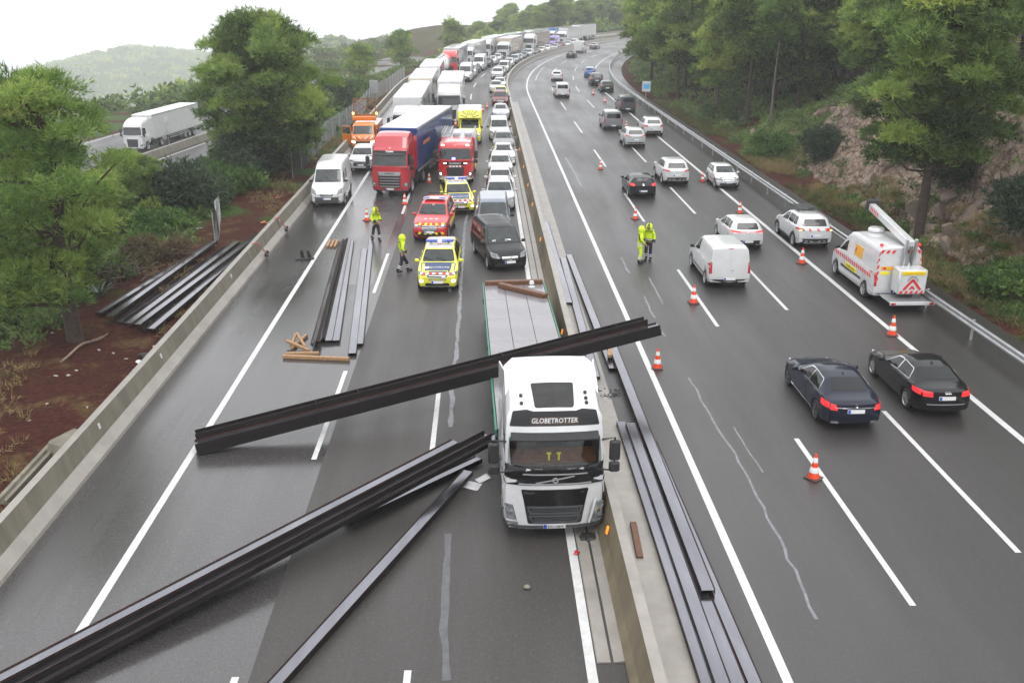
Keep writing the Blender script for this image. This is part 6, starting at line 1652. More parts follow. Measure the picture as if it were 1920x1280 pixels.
# thin steel bands round that bundle
for k, f in enumerate((3.6, 4.9, 9.6, 13.6)):
    p = A_ + d_ * f; q = MB(); R_ = Matrix((d_, side, d_.cross(side) * -1)).transposed()
    q.tube([p + side * x + Vector((0, 0, z)) for x, z in ((-.30, .0), (-.30, .56), (.03, .56), (.06, .40), (.365, .39), (.365, .0))], .009, 4); o = q.build('steel_band', M['black_plastic']); tag(o, ['thin steel band near the wet end of the crossing bundle', 'thin steel band right of the first one on the crossing bundle', 'thin steel band beside the trailer edge on the crossing bundle', 'thin steel band at the far overhanging end of the crossing bundle'][k], 'band', 'bands round the crossing bundle')
# bundle sloping from the cab door towards the camera
E_ = G(924, 806, 1.0); S_ = G(30, 1277, .20); d2 = (S_ - E_).normalized(); s2 = d2.cross(Vector((0, 0, 1))).normalized()
for k, (off, h0, l0, l1, up, lab) in enumerate(((-.32, .0, 0.0, 16.5, True, 'beam on the near edge of the long bundle leaning from the cab door'), (.0, .02, .9, 16.4, True, 'middle beam of the long bundle leaning from the cab door'), (.30, .0, 1.9, 16.5, True, 'beam on the far edge of the long bundle leaning from the cab door'),
        (-.15, .13, .35, 16.3, False, 'upper open-topped beam on the long bundle leaning from the cab door'), (.16, .14, 1.3, 16.6, True, 'upper beam on the far side of the long bundle from the cab door'), (.42, -.06, 2.7, 16.4, True, 'lowest outer beam of the long bundle from the cab door'))):
    p0 = E_ + d2 * l0 + s2 * off + Vector((0, 0, h0)); p1 = E_ + d2 * l1 + s2 * off + Vector((0, 0, h0)); 
    beam(p0, p1, lab, up)
gb((898, 858), (650, 975), 'pale topped beam slipping out from under the long bundle', .14, .16, w=.9)
gb((878, 882), (470, 1330), 'single beam lying apart on the lane between the bundle and the cab', .30, .14)
# stack on the verge behind the barrier
GV = 'steel beams thrown over the barrier on to the verge'
for pa, pb, z, up, lab in (((186, 586), (392, 458), .16, True, 'beam farthest from the barrier, short and half under the next, on the verge'), ((206, 593), (402, 452), .26, True, 'wide pale beam lying apart on the verge near the trees'),
        ((225, 600), (425, 462), .10, False, 'dark upside-down beam in the middle of the verge stack'), ((240, 606), (445, 452), .20, True, 'narrow beam left of the broad pale beam in the verge stack'),
        ((257, 608), (486, 437), .30, True, 'broad pale beam on top of the verge stack'), ((272, 614), (480, 446), .14, False, 'dark open beam under the broad pale beam on the verge'), ((283, 616), (492, 441), .18, True, 'beam nearest to the barrier in the verge stack')):
    gb(pa, pb, lab, z, group=GV, up=up, w=1.15)
# loose stack in the nearside lane
GL = 'steel beams lying in the nearside lane'
for pa, pb, z, up, w_, lab in (((588, 642), (640, 451), .30, True, 1.0, 'tilted beam on the outer edge of the lane stack above the timber'), ((602, 637), (647, 449), .125, True, .95, 'second beam of the lane stack, beside the tilted one'),
        ((616, 638), (653, 448), .14, True, .95, 'third pale beam of the lane stack'), ((630, 638), (659, 449), .125, True, .9, 'inner pale beam on the open side of the lane stack'),
        ((660, 662), (683, 466), .125, True, 1.0, 'single pale beam reaching lowest beside the lane stack'), ((675, 644), (696, 448), .13, True, .8, 'narrow pale beam nearest the dashed line')):
    gb(pa, pb, lab, z, group=GL, up=up, w=w_, **({'roll': D(38)} if 'tilted' in lab else {}))
# beams on the far side of the wall
GW = 'steel beams lying along the median wall'
for pa, pb, z, w_, lab in (((1023, 416), (1067, 567), .16, 1.1, 'uppermost beam lying against the wall cap on the far side'), ((1056, 483), (1117, 706), .13, 1.05, 'beam next to the uppermost one along the wall'),
        ((1067, 477), (1150, 690), .13, 1.05, 'longest upper beam along the wall passing under the crossing bundle'), ((1146, 640), (1328, 1106), .27, 1.05, 'raised beam ending on top of another near the white edge line'),
        ((1165, 790), (1334, 1300), .13, 1.0, 'lower beam nearest to the wall apron'), ((1182, 792), (1362, 1300), .20, 1.0, 'second lower beam from the wall apron'), ((1196, 800), (1392, 1300), .13, 1.0, 'third lower beam from the wall apron'), ((1222, 826), (1424, 1300), .13, .95, 'lower beam nearest the white edge line')):
    gb(pa, pb, lab, z, group=GW, w=w_)

# ================================================================== TIMBER
def timber(a, b, w, h, label, mt='wood', group='loose timbers', roll=0):
    a, b = Vector(a), Vector(b); d = (b - a); Ln = d.length; d.normalize(); r_ = d.cross(Vector((0, 0, 1))).normalized(); u_ = r_.cross(d)
    q = MB(); q.box((0, 0, 0), (w, Ln, h), 0, None, .012); R_ = Matrix((r_, d, u_)).transposed()
    q.V = [tuple(R_ @ (Matrix.Rotation(roll, 3, 'Y') @ Vector(v))) for v in q.V]
    o = q.build('timber', M[mt]); o.location = (a + b) / 2; tag(o, label, 'timber', group); return o
def tb(pa, pb, za, zb, w, h, lab, **k): return timber(G(*pa, za), G(*pb, zb), w, h, lab, **k)
tb((531, 668), (655, 673), .07, .07, .14, .13, 'longest timber lying crosswise below the lane stack')
tb((535, 663), (598, 662), .06, .06, .12, .11, 'short timber just behind the longest timber')
tb((537, 639), (580, 657), .22, .10, .11, .11, 'timber lying on top of the small heap, sloping to the right')
tb((556, 624), (572, 650), .40, .12, .10, .10, 'steep timber propped on the small heap')
tb((548, 652), (575, 628), .07, .07, .11, .11, 'timber at the bottom of the small heap, pointing at the lane stack')
tb((546, 648), (555, 626), .10, .25, .10, .10, 'timber leaning on the outer side of the small heap')
for k, (x, lab) in enumerate(((613, 'short sawn block nearest the edge line beside the lane stack'), (620, 'middle one of three short sawn blocks beside the lane stack'), (627, 'short sawn block touching the lane stack'))):
    tb((x, 463), (x + 6, 451), .06, .06, .13, .12, lab, group='short sawn blocks')
ph_ = lambda x, y_, z=1.25: hero.matrix_basis @ Vector((x, y_, z))
hero.matrix_basis = Matrix.LocRotScale(hero.location, hero.rotation_euler, None)
timber(ph_(1.2, -17.6, 1.32), ph_(-1.2, -17.7, 1.32), .20, .20, 'dark wet timber across the tail of the empty trailer', 'wood_wet', 'timbers on the trailer')
timber(ph_(.62, -17.25, 1.36), ph_(-1.18, -15.7, 1.33), .24, .18, 'split wet timber lying slantwise on the trailer deck', 'wood_wet', 'timbers on the trailer')
q = MB(); q.lathe([(.14, 0), (.13, .02), (.05, .05), (.05, .1), (.11, .13), (.08, .24), (.01, .27)], (0, 0, 0), 'z', 14); o = q.build('work_lamp', [M['white_print']], None, 50); o.location = ph_(-.72, -17.3, 1.24); tag(o, 'small white lamp standing on the tail of the trailer', 'lamp')
tb((1187, 980), (1200, 1045), .07, .05, .16, .10, 'broken wet plank lying on the concrete apron of the wall', mt='wood_wet')
tb((1144, 648), (1143, 668), .28, .28, .16, .12, 'small splintered block on a beam by the wall')

# ================================================================== CONES
def p_cone():
    r = empty('traffic_cone')
    q = MB(); q.box((0, 0, .025), (.40, .40, .05), 0, None, .015); q.build('base', mat('cone_base', (.10, .035, .03), .6, var=.2), r)
    H_ = .75; rad = lambda z: .155 - (.155 - .028) * (z - .05) / (H_ - .05)
    q = MB(); q.lathe([(rad(.05), .05)] + [(rad(z), z) for z in (.2, .4, .6)] + [(rad(H_), H_), (.012, H_ + .005)], (0, 0, 0), 'z', 20); q.build('cone', mat('cone_orange', (.80, .07, .02), .45, var=.06), r, 50)
    for z0, z1 in ((.20, .36), (.50, .64)):
        q = MB(); q.lathe([(rad(z0) + .001, z0), (rad(z0) + .006, z0 + .003), (rad(z1) + .006, z1 - .003), (rad(z1) + .001, z1)], (0, 0, 0), 'z', 20); q.build('reflective_sleeve', M['white_print'], r, 50)
    return r
PRO['cone'] = [p_cone(), False]; INFO['cone'] = (0, 0)
for px, py, lab in ((1525, 896, 'cone nearest the camera, on the dash behind the navy saloon'), (1232, 690, 'cone by the white edge line beside the crossing bundle'), (1672, 628, 'cone at the edge line between the lift van and the black saloon'), (1300, 568, 'cone on a dash below the white panel van'),
        (1503, 494, 'cone at the edge line behind the roof-rack off-roader'), (1191, 411, 'cone beside the black coupe, above two standing people'), (1387, 400, 'cone behind the parked supermini'), (1126, 318, 'cone at the end of a dash in the open lane'),
        (1317, 341, 'cone between the parked supermini and the white off-roader'), (1200, 252, 'cone between the silver and the white crossover'), (1174, 239, 'cone beside the dark grey people carrier'), (1134, 192, 'cone by the black people carrier'), (1112, 178, 'cone by the dark green hatchback'),
        (688, 414, 'cone behind the walking officer near the high-roofed van'), (759, 384, 'cone on the dashed line ahead of the red lorry'), (805, 343, 'cone between the red lorry and the fire engine'), (854, 236, 'cone at the nose of the white lorry beside the blue trailer'), (905, 209, 'first of two cones in the gap behind the ambulance'), (913, 203, 'second of two cones in the gap behind the ambulance')):
    o = spawn('cone', 'traffic_cone', 'orange and white ' + lab, 'cone', 'traffic cones'); o.location = G(px, py); o.rotation_euler.z = random.uniform(0, 1.5)
    if 'lift' in lab or 'roof-rack' in lab or 'panel' in lab: o.scale = (1.08, 1.08, 1.08)
# ================================================================== PEOPLE
def skin_mesh(name, nodes, edges, m, parent, sub=1, root=0):
    me = bpy.data.meshes.new(name); me.from_pydata([n[0] for n in nodes], edges, [])
    o = bpy.data.objects.new(name, me); COL.objects.link(o)
    o.modifiers.new('skin', 'SKIN').use_smooth_shade = True
    for i, n in enumerate(nodes):
        r = n[1] if isinstance(n[1], tuple) else (n[1], n[1])
        me.skin_vertices[0].data[i].radius = r; me.skin_vertices[0].data[i].use_root = (i == root)
    sb = o.modifiers.new('smooth', 'SUBSURF'); sb.levels = sub; sb.render_levels = sub
    dg = bpy.context.evaluated_depsgraph_get(); me2 = bpy.data.meshes.new_from_object(o.evaluated_get(dg))
    bpy.data.objects.remove(o); me2.materials.clear(); me2.materials.append(m)
    me2.polygons.foreach_set('use_smooth', [True] * len(me2.polygons))
    return link_mesh(name, me2, parent)
M['skin'] = mat('skin', (.42, .24, .17), .55, var=.06)
M['hivis'] = mat('hivis', (.60, .78, .02), .55, var=.08, vscale=9, bump=.2, bscale=14)
M['navy_cloth'] = mat('navy_cloth', (.012, .014, .026), .8, var=.25, vscale=8, bump=.2, bscale=16)
M['boot'] = mat('boot', (.012, .011, .011), .5, var=.2)
M['reflect'] = mat('reflect', (.66, .67, .68), .35, var=.06)
def person(px, py, heading, label, lf=(0, .0), rf=(0, .0), la=None, ra=None, lower='navy_cloth', coat=False, hi_hood=True, bands=True, h=1.0, bend=0.0):
    """local +y is forward; lf/rf: (forward, knee lift) of each foot; la/ra: elbow and hand points"""
    root = empty('person', G(px, py), -heading)
    Z = lambda z: z * h
    pel = Vector((0, 0, .94)); ch = Vector((0, .02 + bend * .5, 1.28)); nk = Vector((0, .03 + bend, 1.48)); hd = Vector((0, .06 + bend * 1.2, 1.64))
    sh = [Vector((-.19, .02 + bend, 1.42)), Vector((.19, .02 + bend, 1.42))]
    arms = [la or (Vector((-.27, .0, 1.16)), Vector((-.25, .12, .92))), ra or (Vector((.27, .0, 1.16)), Vector((.25, .12, .92)))]
    hips = [Vector((-.10, 0, .92)), Vector((.10, 0, .92))]; feet = []
    for sgn, (fo, li) in zip((-1, 1), (lf, rf)):
        kn = Vector((sgn * .115, fo * .55 + .06 + li * .25, .50 + li * .2)); an = Vector((sgn * .12, fo, .10 + li)); feet.append((kn, an))
    N = [(pel, (.13, .10)), (ch, (.15, .11)), (nk, .055), (hd, (.075, .095)), (hd + Vector((0, .0, .10)), (.06, .075)), (hd + Vector((0, .095, -.02)), .02)]
    Ed = [(0, 1), (1, 2), (2, 3), (3, 4), (3, 5)]
    def add(p, r, par): N.append((p, r)); Ed.append((par, len(N) - 1)); return len(N) - 1
    for i in (0, 1):
        s_ = add(sh[i], .06, 1); e_ = add(arms[i][0], .042, s_); w_ = add(arms[i][1], .030, e_)
        d = (arms[i][1] - arms[i][0]).normalized(); sd = Vector((0, 1, 0)) - d * d.y; sd = sd.normalized() if sd.length > .1 else Vector((1, 0, 0))
        pm_ = add(arms[i][1] + d * .07, (.034, .020), w_)
        for k, (o_, l_) in enumerate(((.028, .075), (.010, .085), (-.010, .08), (-.028, .065))):
            f1 = add(arms[i][1] + d * .11 + sd * o_, .0095, pm_); add(arms[i][1] + d * (.11 + l_ * .8) + sd * o_ * 1.1 + d.cross(sd) * .02 * (1 if i else -1), .008, f1)
        t1 = add(arms[i][1] + d * .05 + sd * .045, .011, w_); add(arms[i][1] + d * .09 + sd * .06, .009, t1)
        hp_ = add(hips[i], .085, 0); k_ = add(feet[i][0], .055, hp_); a_ = add(feet[i][1], .04, k_); add(feet[i][1] + Vector((0, .14, -.05)), .035, a_)
    body = skin_mesh('body', [(Vector(p), r) for p, r in N], Ed, M['skin'], root)
    # trousers
    N2 = [(pel + Vector((0, 0, .06)), (.165, .13)), (pel - Vector((0, 0, .02)), (.16, .13))]; E2 = [(0, 1)]
    for i in (0, 1):
        b = len(N2); N2 += [(hips[i] - Vector((0, 0, .06)), .105), (feet[i][0], .085), (feet[i][1] + Vector((0, 0, .03)), .075)]; E2 += [(1, b), (b, b + 1), (b + 1, b + 2)]
    skin_mesh('trousers', N2, E2, M[lower], root)
    # jacket or long coat
    N3 = [(ch, (.205, .15)), (Vector((0, .02 + bend, 1.43)), (.14, .10)), (nk, .075), (Vector((0, .01, 1.04)), (.19, .15)), (Vector((0, 0, .62 if coat else .90)), (.23, .18) if coat else (.185, .15))]
    E3 = [(0, 1), (1, 2), (0, 3), (3, 4)]
    for i in (0, 1):
        b = len(N3); N3 += [(sh[i], .088), (arms[i][0], .072), (arms[i][1] - (arms[i][1] - arms[i][0]).normalized() * .02, .055)]; E3 += [(1, b), (b, b + 1), (b + 1, b + 2)]
    jk = skin_mesh('coat' if coat else 'jacket', N3, E3, M['hivis'], root)
    def ring(p, q, r0, m_, nm, par, w=.05, sy=1.0):
        p, q = Vector(p), Vector(q); d = (q - p).normalized(); mb = MB(); mb.tube([p, p + d * w], [r0, r0], 14, cap=False)
        if sy != 1: mb.V = [(v[0], p.y + (v[1] - p.y) * sy, v[2]) for v in mb.V]
        mb.build(nm, M[m_], par, 60)
    if not coat:
        ring((0, .012, 1.00), (0, .012, 1.2), .207, 'navy_cloth', 'dark_band', jk, .09, .80); ring((0, .012, 1.03), (0, .012, 1.2), .212, 'reflect', 'reflective_band', jk, .04, .80)
        for i in (0, 1):
            a, b = arms[i]; ring(a.lerp(b, .45), b, .072, 'navy_cloth', 'dark_cuff', jk, (b - a).length * .5)
    else:
        ring((0, .01, .98), (0, .01, 1.2), .208, 'reflect', 'reflective_band', jk, .05, .80); ring((0, .01, .86), (0, .01, 1.2), .214, 'reflect', 'reflective_band', jk, .05, .80)
    for i in (0, 1):
        k_, a_ = feet[i]
        for f in ((.30, .52) if bands else ()): p = a_.lerp(k_, f); ring(p, k_, .086 if f < .5 else .089, 'reflect', 'reflective_band', root, .05)
        q = MB(); q.box((a_.x, a_.y + .06, a_.z - .035), (.10, .29, .11), 0, None, .035); q.box((a_.x, a_.y - .02, a_.z + .05), (.11, .12, .14), 0, None, .03); q.build('boot', M['boot'], root, 40)
    # raised hood, open to the face
    q = MB(); V = []; n = 14
    for j, (t_, rr_) in enumerate(((-.02, .10), (.06, .135), (.14, .135), (.215, .09), (.245, .02))):
        for k in range(n):
            a = PI * .5 + PI * .18 + (2 * PI - PI * .36) * k / (n - 1)
            V.append((rr_ * math.cos(a), .0 + rr_ * 1.1 * math.sin(a) + hd.y - .02, hd.z - .12 + t_ * 1.15))
    F = [(j * n + k, j * n + k + 1, (j + 1) * n + k + 1, (j + 1) * n + k) for j in range(4) for k in range(n - 1)]
    V2 = [tuple(Vector(v) + (Vector((v[0], v[1] - hd.y, v[2] - hd.z + .02))).normalized() * .018) for v in V]; m0 = len(V)
    F2 = [tuple(i + m0 for i in f[::-1]) for f in F]
    Fe = [(j * n, (j + 1) * n, m0 + (j + 1) * n, m0 + j * n) for j in range(4)] + [((j + 1) * n + n - 1, j * n + n - 1, m0 + j * n + n - 1, m0 + (j + 1) * n + n - 1) for j in range(4)]
    q.add(V + V2, F + F2 + Fe); q.build('hood', M['hivis'], root, 60)
    for sg in (-1, 1): q = MB(); q.lathe([(.001, .012), (.010, .008), (.012, 0)], (hd.x + sg * .032, hd.y + .083, hd.z + .015), 'y', 8); q.build('eye', M['ink'], body)
    q = MB(); q.box((hd.x, hd.y + .084, hd.z - .055), (.045, .012, .010)); q.build('mouth', M['red_print'], body)
    root.scale = (h, h, h)
    tag(root, label, 'person', 'people in high-visibility clothing'); return root
Vv = lambda *a: Vector(a)
person(706, 452, D(150), 'person walking past a cone in a hooded yellow jacket and dark trousers, one foot trailing', (.10, 0), (-.28, .08), (Vv(-.24, .05, 1.15), Vv(-.10, .24, 1.08)), (Vv(.24, .05, 1.15), Vv(.08, .26, 1.10)), h=1.03)
person(755, 511, D(70), 'person in hooded yellow jacket and dark trousers striding beside the nearest police car', (.30, 0), (-.24, .03), (Vv(-.27, -.06, 1.17), Vv(-.22, .10, 1.02)), (Vv(.27, -.04, 1.17), Vv(.20, .14, 1.02)), h=1.04)
person(1199, 493, D(95), 'person in a long all-yellow raincoat and yellow trousers', (.03, 0), (-.03, 0), None, (Vv(.26, .03, 1.17), Vv(.20, .2, .98)), lower='hivis', coat=True, h=1.04)
person(1215, 488, D(205), 'person in yellow and navy jacket with dark trousers facing the yellow raincoat', (.04, 0), (-.04, 0), None, (Vv(.27, .0, 1.16), Vv(.23, .12, .95)), h=1.05)

# ================================================================== SMALL THINGS ON THE ROAD AND VERGE
M['earth_pipe'] = M['concrete']
# black twin-footed bracket standing on the lane
b_ = empty('bracket', G(572, 486)); tag(b_, 'black twin-legged metal bracket standing on the wet lane near the edge line', 'bracket')
q = MB(); q.box((0, 0, .05), (.9, .24, .10), 0, None, .02); q.box((-.1, -.18, .04), (.7, .12, .07), 0, None, .02); q.build('base', M['black_plastic'], b_)
for sx in (-.13, .20): q = MB(); q.box((sx, 0, .30), (.19, .20, .42), 0, Euler((D(6), D(-7), 0)).to_matrix(), .05, (.7, .8)); q.build('leg', M['black_plastic'], b_)
# lashing straps hanging over the barrier
for (p0, p1, lab) in (((482, 457), (500, 480), 'lashing strap with black ratchet hanging over the barrier nearer the verge stack'), ((522, 410), (537, 433), 'lashing strap with black ratchet hanging over the barrier nearer the white van')):
    a, b = G(*p0, .95), G(*p1, .12); r = empty('strap', b); tag(r, lab, 'strap', 'straps over the barrier')
    q = MB()
    for dx in (-.06, .06): q.tube([a - b + Vector((dx - .2, dx, .03)), a - b + Vector((dx, 0, .02)), Vector((dx * .5, .1, .10))], .018, 4)
    q.build('webbing', M['tail_red'], r); q = MB(); q.box((0, 0, .06), (.16, .34, .14), 0, Euler((0, 0, D(20))).to_matrix(), .03); q.box((.02, .18, .16), (.12, .16, .16), 0, Euler((D(30), 0, 0)).to_matrix(), .03); q.build('ratchet', M['black_plastic'], r)
def shards(name, px, py, n, size, m_, lab, cat, th=.02, spread=.3, flat=True):
    q = MB(); c = G(px, py)
    for k in range(n):
        R_ = Euler((random.uniform(-.25, .25), random.uniform(-.25, .25), random.uniform(0, 6))).to_matrix()
        q.box((random.uniform(-spread, spread), random.uniform(-spread, spread), th + random.uniform(0, .03)), (size * random.uniform(.4, 1.2), size * random.uniform(.3, .8), th), 0, R_, 0, (.6, .7))
    o = q.build(name, M[m_]); o.location = c; tag(o, lab, cat); return o
shards('panel_piece', 893, 905, 3, .55, 'p_white', 'torn white bodywork pieces on the lane beside the crashed cab', 'debris', .025, .22)
shards('lamp_piece', 881, 907, 1, .22, 'amber', 'orange lamp splinter beside the torn white bodywork pieces', 'debris', .02, .01)
tag(shards('debris', 1142, 738, 34, .10, 'black_plastic', None, None, .015, .38), kind='stuff')
tag(shards('debris', 1128, 745, 20, .06, 'silver', None, None, .01, .4), kind='stuff')
shards('bumper_piece', 1098, 1003, 5, .32, 'black_plastic', 'black broken bumper parts in the gutter below the crashed cab', 'debris', .05, .2)
shards('lamp_piece', 1081, 1038, 2, .16, 'tail_red', 'small red lamp piece by the white line below the crashed cab', 'debris', .03, .04)
q = MB(); q.box((0, 0, .05), (.16, .12, .10), 0, None, .04); o = q.build('stone', M['concrete']); o.location = G(988, 1103); tag(o, 'small grey stone alone on the near lane', 'stone')
shards('net_piece', 500, 418, 4, .3, 'p_orange', 'crumpled orange net piece behind the barrier above the verge stack', 'net', .03, .3)
shards('net_piece', 523, 370, 3, .22, 'tail_red', 'red plastic net piece on the earth verge behind the barrier', 'net', .03, .2)
shards('litter', 375, 429, 2, .3, 'p_white', 'white rag lying at the far end of the verge stack', 'litter', .04, .1)
shards('bag', 272, 668, 5, .34, 'black_plastic', 'black plastic bag against the barrier on the red earth', 'bag', .06, .15)
shards('litter', 266, 678, 3, .25, 'p_white', 'white scrap in front of the black bag on the red earth', 'litter', .03, .15)
M['scrap'] = mat('scrap', (.36, .34, .32), .7, var=.2)
for k in range(14):
    px, py = ((104, 702), (128, 700), (143, 692), (236, 670), (88, 755), (163, 760), (212, 660), (252, 690), (115, 588), (97, 622), (55, 785), (100, 865), (185, 655), (290, 648))[k]
    q = MB(); q.box((0, 0, .02), (random.uniform(.07, .18), random.uniform(.05, .12), .03), 0, Euler((.2, .1, k)).to_matrix(), 0, (.5, .7)); o = q.build('litter', M['scrap'])
    p = G(px, py); o.location = on_ground(p.x, p.y, -.02); tag(o, 'small white scrap of litter lying on the red earth verge', 'litter', 'white scraps on the red earth')
p0, p1 = G(114, 681), G(201, 621); q = MB()
q.tube([on_ground(*p0.lerp(p1, f).xy, -.10 - .12 * math.sin(f * 5)) + Vector((.06 * math.sin(f * 9), 0, 0)) for f in np.linspace(0, 1, 9)], [.03, .045, .05, .05, .055, .05, .045, .04, .03], 6)
q.tube([on_ground(*p0.lerp(p1, .6).xy, -.15), on_ground(*(p0.lerp(p1, .75).xy + Vector((.5, -.1))), -.3)], .02, 5)
o = q.build('fallen_branch', mat('dead_wood', (.20, .15, .11), .8, var=.3, vscale=6), None, 60); tag(o, 'bare pale fallen branch on the red earth below the big pine trunk', 'branch')
a, b = G(2, 942), G(104, 832); q = MB(); d = (b - a).normalized(); sd = Vector((d.y, -d.x, 0))
q.extrude([(-.16, 0), (-.16, .14), (-.05, .14), (-.02, .05), (.05, .05), (.08, .14), (.16, .12), (.16, 0)], lambda u, v: a + sd * u + Vector((0, 0, v - .06)), lambda u, v: b + sd * u + Vector((0, 0, v - .06)))
o = q.build('drain_channel', M['concrete']); tag(o, 'weathered concrete drain channel sunk in the red earth at the barrier', 'drain')
r = empty('culvert', G(137, 838)); q = MB(); q.box((0, 0, .10), (1.0, 1.2, .5), 0, Euler((0, 0, D(-25))).to_matrix(), .06, (.85, .85)); q.build('headwall', M['concrete'], r)
q = MB(); q.lathe([(.14, -.05), (.19, -.05), (.19, .12), (.14, .12)], (.28, .35, .36), 'x', 14); q.build('pipe', M['under'], r); tag(r, 'small concrete culvert head with dark pipe mouth behind the barrier', 'culvert')
# signs
def sign(pos, w, h_, z, m_front, label, heading=0, face=None, npost=1, name='road_sign'):
    r = empty(name, pos, -heading); q = MB()
    for k in range(npost): q.tube([((k - (npost - 1) / 2) * w * .6, .03, -.5), ((k - (npost - 1) / 2) * w * .6, .03, z)], .035, 6)
    q.build('post', M['galv'], r); q = MB(); q.box((0, 0, z - h_ / 2), (w, .03, h_), 0, None, .01); p = q.build('panel', M[m_front], r)
    if face: q = MB(); q.box((0, -.018, z - h_ / 2), (w * .74, .012, h_ * .5), 0, None, .003); q.build('pictogram', M[face], p)
    tag(r, label, 'sign'); return r
M['sky_blue'] = mat('sky_blue', (.10, .42, .72), .4, var=.05)
sign(G(1210, 203), .95, 1.15, 3.0, 'p_white', 'blue and white square sign on a post behind the guardrail', face='sky_blue')
sign(RP(118, -13.2), 1.0, 1.5, 2.6, 'galv', 'grey back of a road sign standing at the fence beside the lorries', npost=2)
sign(G(318, 276, LZ), .6, 2.0, 3.6, 'galv', 'tall narrow grey sign by the barrier of the lower carriageway', name='tall_sign')
# chain-link fence along the verge
def chain_fence(name, pts, h_, label, sag=0.0, pitch=.30):
    r = empty(name, pts[0]); o0_ = pts[0]; L_ = [0]
    for i in range(1, len(pts)): L_.append(L_[-1] + (pts[i] - pts[i - 1]).length)
    def at(s_):
        i = min(len(pts) - 2, max(0, int(np.searchsorted(L_, s_)) - 1)); f = (s_ - L_[i]) / max(1e-6, L_[i + 1] - L_[i]); return pts[i].lerp(pts[i + 1], min(1, f)) - o0_
    q = MB(); n = int(L_[-1] / pitch); w = .011
    for k in range(n):
        for dr in (-1, 1):
            s0 = k * pitch; s1 = s0 + dr * h_ * .9
            f0 = 0.0; f1 = 1.0
            if s1 < 0: f1 = s0 / max(.01, s0 - s1); s1 = 0
            if s1 > L_[-1]: f1 = (L_[-1] - s0) / max(.01, s1 - s0); s1 = L_[-1]
            a, b = at(s0) + Vector((sag * math.sin(s0), 0, .03)), at(s1) + Vector((sag * math.sin(s1 * 1.3), 0, .03 + (h_ - .05) * f1))
            q.add([a + Vector((0, 0, -w)), b + Vector((0, 0, -w)), b + Vector((0, 0, w)), a + Vector((0, 0, w)), ], [(0, 1, 2, 3)]); q.add([a + Vector((-w, 0, 0)), b + Vector((-w, 0, 0)), b + Vector((w, 0, 0)), a + Vector((w, 0, 0))], [(0, 1, 2, 3)])
    q.build('wire_mesh', mat('wire', (.26, .27, .27), .45, metal=.6, var=.15), r)
    k = 0; s_ = 0; f0 = None
    while s_ <= L_[-1] + .01:
        if f0 is None: q = MB(); q.tube([(0, 0, -.4), (0, 0, h_ + .06)], .035, 6); f0 = q.build('post', M['galv'], r); c = f0
        else: c = f0.copy(); COL.objects.link(c); reg(c, r)
        c.location = at(s_); s_ += 3.4
    tag(r, label, 'fence')
chain_fence('chain_link_fence', [on_ground(*RP(s, -14.1 + .25 * math.sin(s * .2) + (s - 69) * .016).xy, .02) for s in np.linspace(69, 150, 28)], 1.9, 'long grey chain-link fence at the edge of the earth verge')
chain_fence('torn_fence', [on_ground(*v.xy) for v in (G(404, 458), G(408, 440), G(416, 420))], 1.7, 'torn end of chain-link fence hanging loose over the far end of the verge stack', .12, .18)
# ================================================================== VEGETATION
def leaf_mat(name, stops, trans=.25):
    m = bpy.data.materials.new(name); m.use_nodes = True; t = m.node_tree; b = t.nodes['Principled BSDF']; N = t.nodes.new; K = t.links.new
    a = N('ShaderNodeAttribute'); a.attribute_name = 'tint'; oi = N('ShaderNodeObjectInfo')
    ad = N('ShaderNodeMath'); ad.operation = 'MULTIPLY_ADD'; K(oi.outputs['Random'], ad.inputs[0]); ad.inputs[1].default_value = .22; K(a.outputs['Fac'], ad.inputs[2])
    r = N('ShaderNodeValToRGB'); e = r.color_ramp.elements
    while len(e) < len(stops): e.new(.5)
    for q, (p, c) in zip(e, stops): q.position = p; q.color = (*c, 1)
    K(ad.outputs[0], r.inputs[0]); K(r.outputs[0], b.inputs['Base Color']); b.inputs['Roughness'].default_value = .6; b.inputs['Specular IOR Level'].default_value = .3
    tl = N('ShaderNodeBsdfTranslucent'); K(r.outputs[0], tl.inputs[0]); mx_ = N('ShaderNodeMixShader'); mx_.inputs[0].default_value = trans
    K(b.outputs[0], mx_.inputs[1]); K(tl.outputs[0], mx_.inputs[2]); K(mx_.outputs[0], t.nodes['Material Output'].inputs[0])
    return m
M['pine'] = leaf_mat('pine_needles', [(.05, (0.037, 0.061, 0.024)), (.3, (0.128, 0.207, 0.056)), (.55, (0.244, 0.348, 0.081)), (.85, (0.403, 0.488, 0.110)), (1.1, (0.415, 0.390, 0.122))], .42)
M['pine_bright'] = leaf_mat('pine_needles_bright', [(.05, (0.049, 0.079, 0.029)), (.3, (0.104, 0.183, 0.049)), (.55, (0.185, 0.288, 0.065)), (.85, (0.315, 0.420, 0.100)), (1.1, (0.512, 0.500, 0.171))], .45)
M['shrub'] = leaf_mat('shrub_leaves', [(.05, (0.041, 0.072, 0.026)), (.4, (0.120, 0.186, 0.060)), (.8, (0.216, 0.288, 0.090)), (1.1, (0.288, 0.336, 0.120))], .4)
M['shrub_dark'] = leaf_mat('shrub_leaves_dark', [(.05, (0.015, 0.030, 0.018)), (.5, (0.038, 0.063, 0.033)), (1.0, (0.075, 0.112, 0.053))])
M['shrub_bright'] = leaf_mat('shrub_leaves_bright', [(.05, (.035, .075, .018)), (.5, (.095, .18, .04)), (1.0, (.18, .28, .065))], .4)
M['shrub_dry'] = leaf_mat('shrub_dry', [(.05, (.05, .036, .02)), (.5, (.13, .095, .05)), (1.0, (.20, .15, .08))])
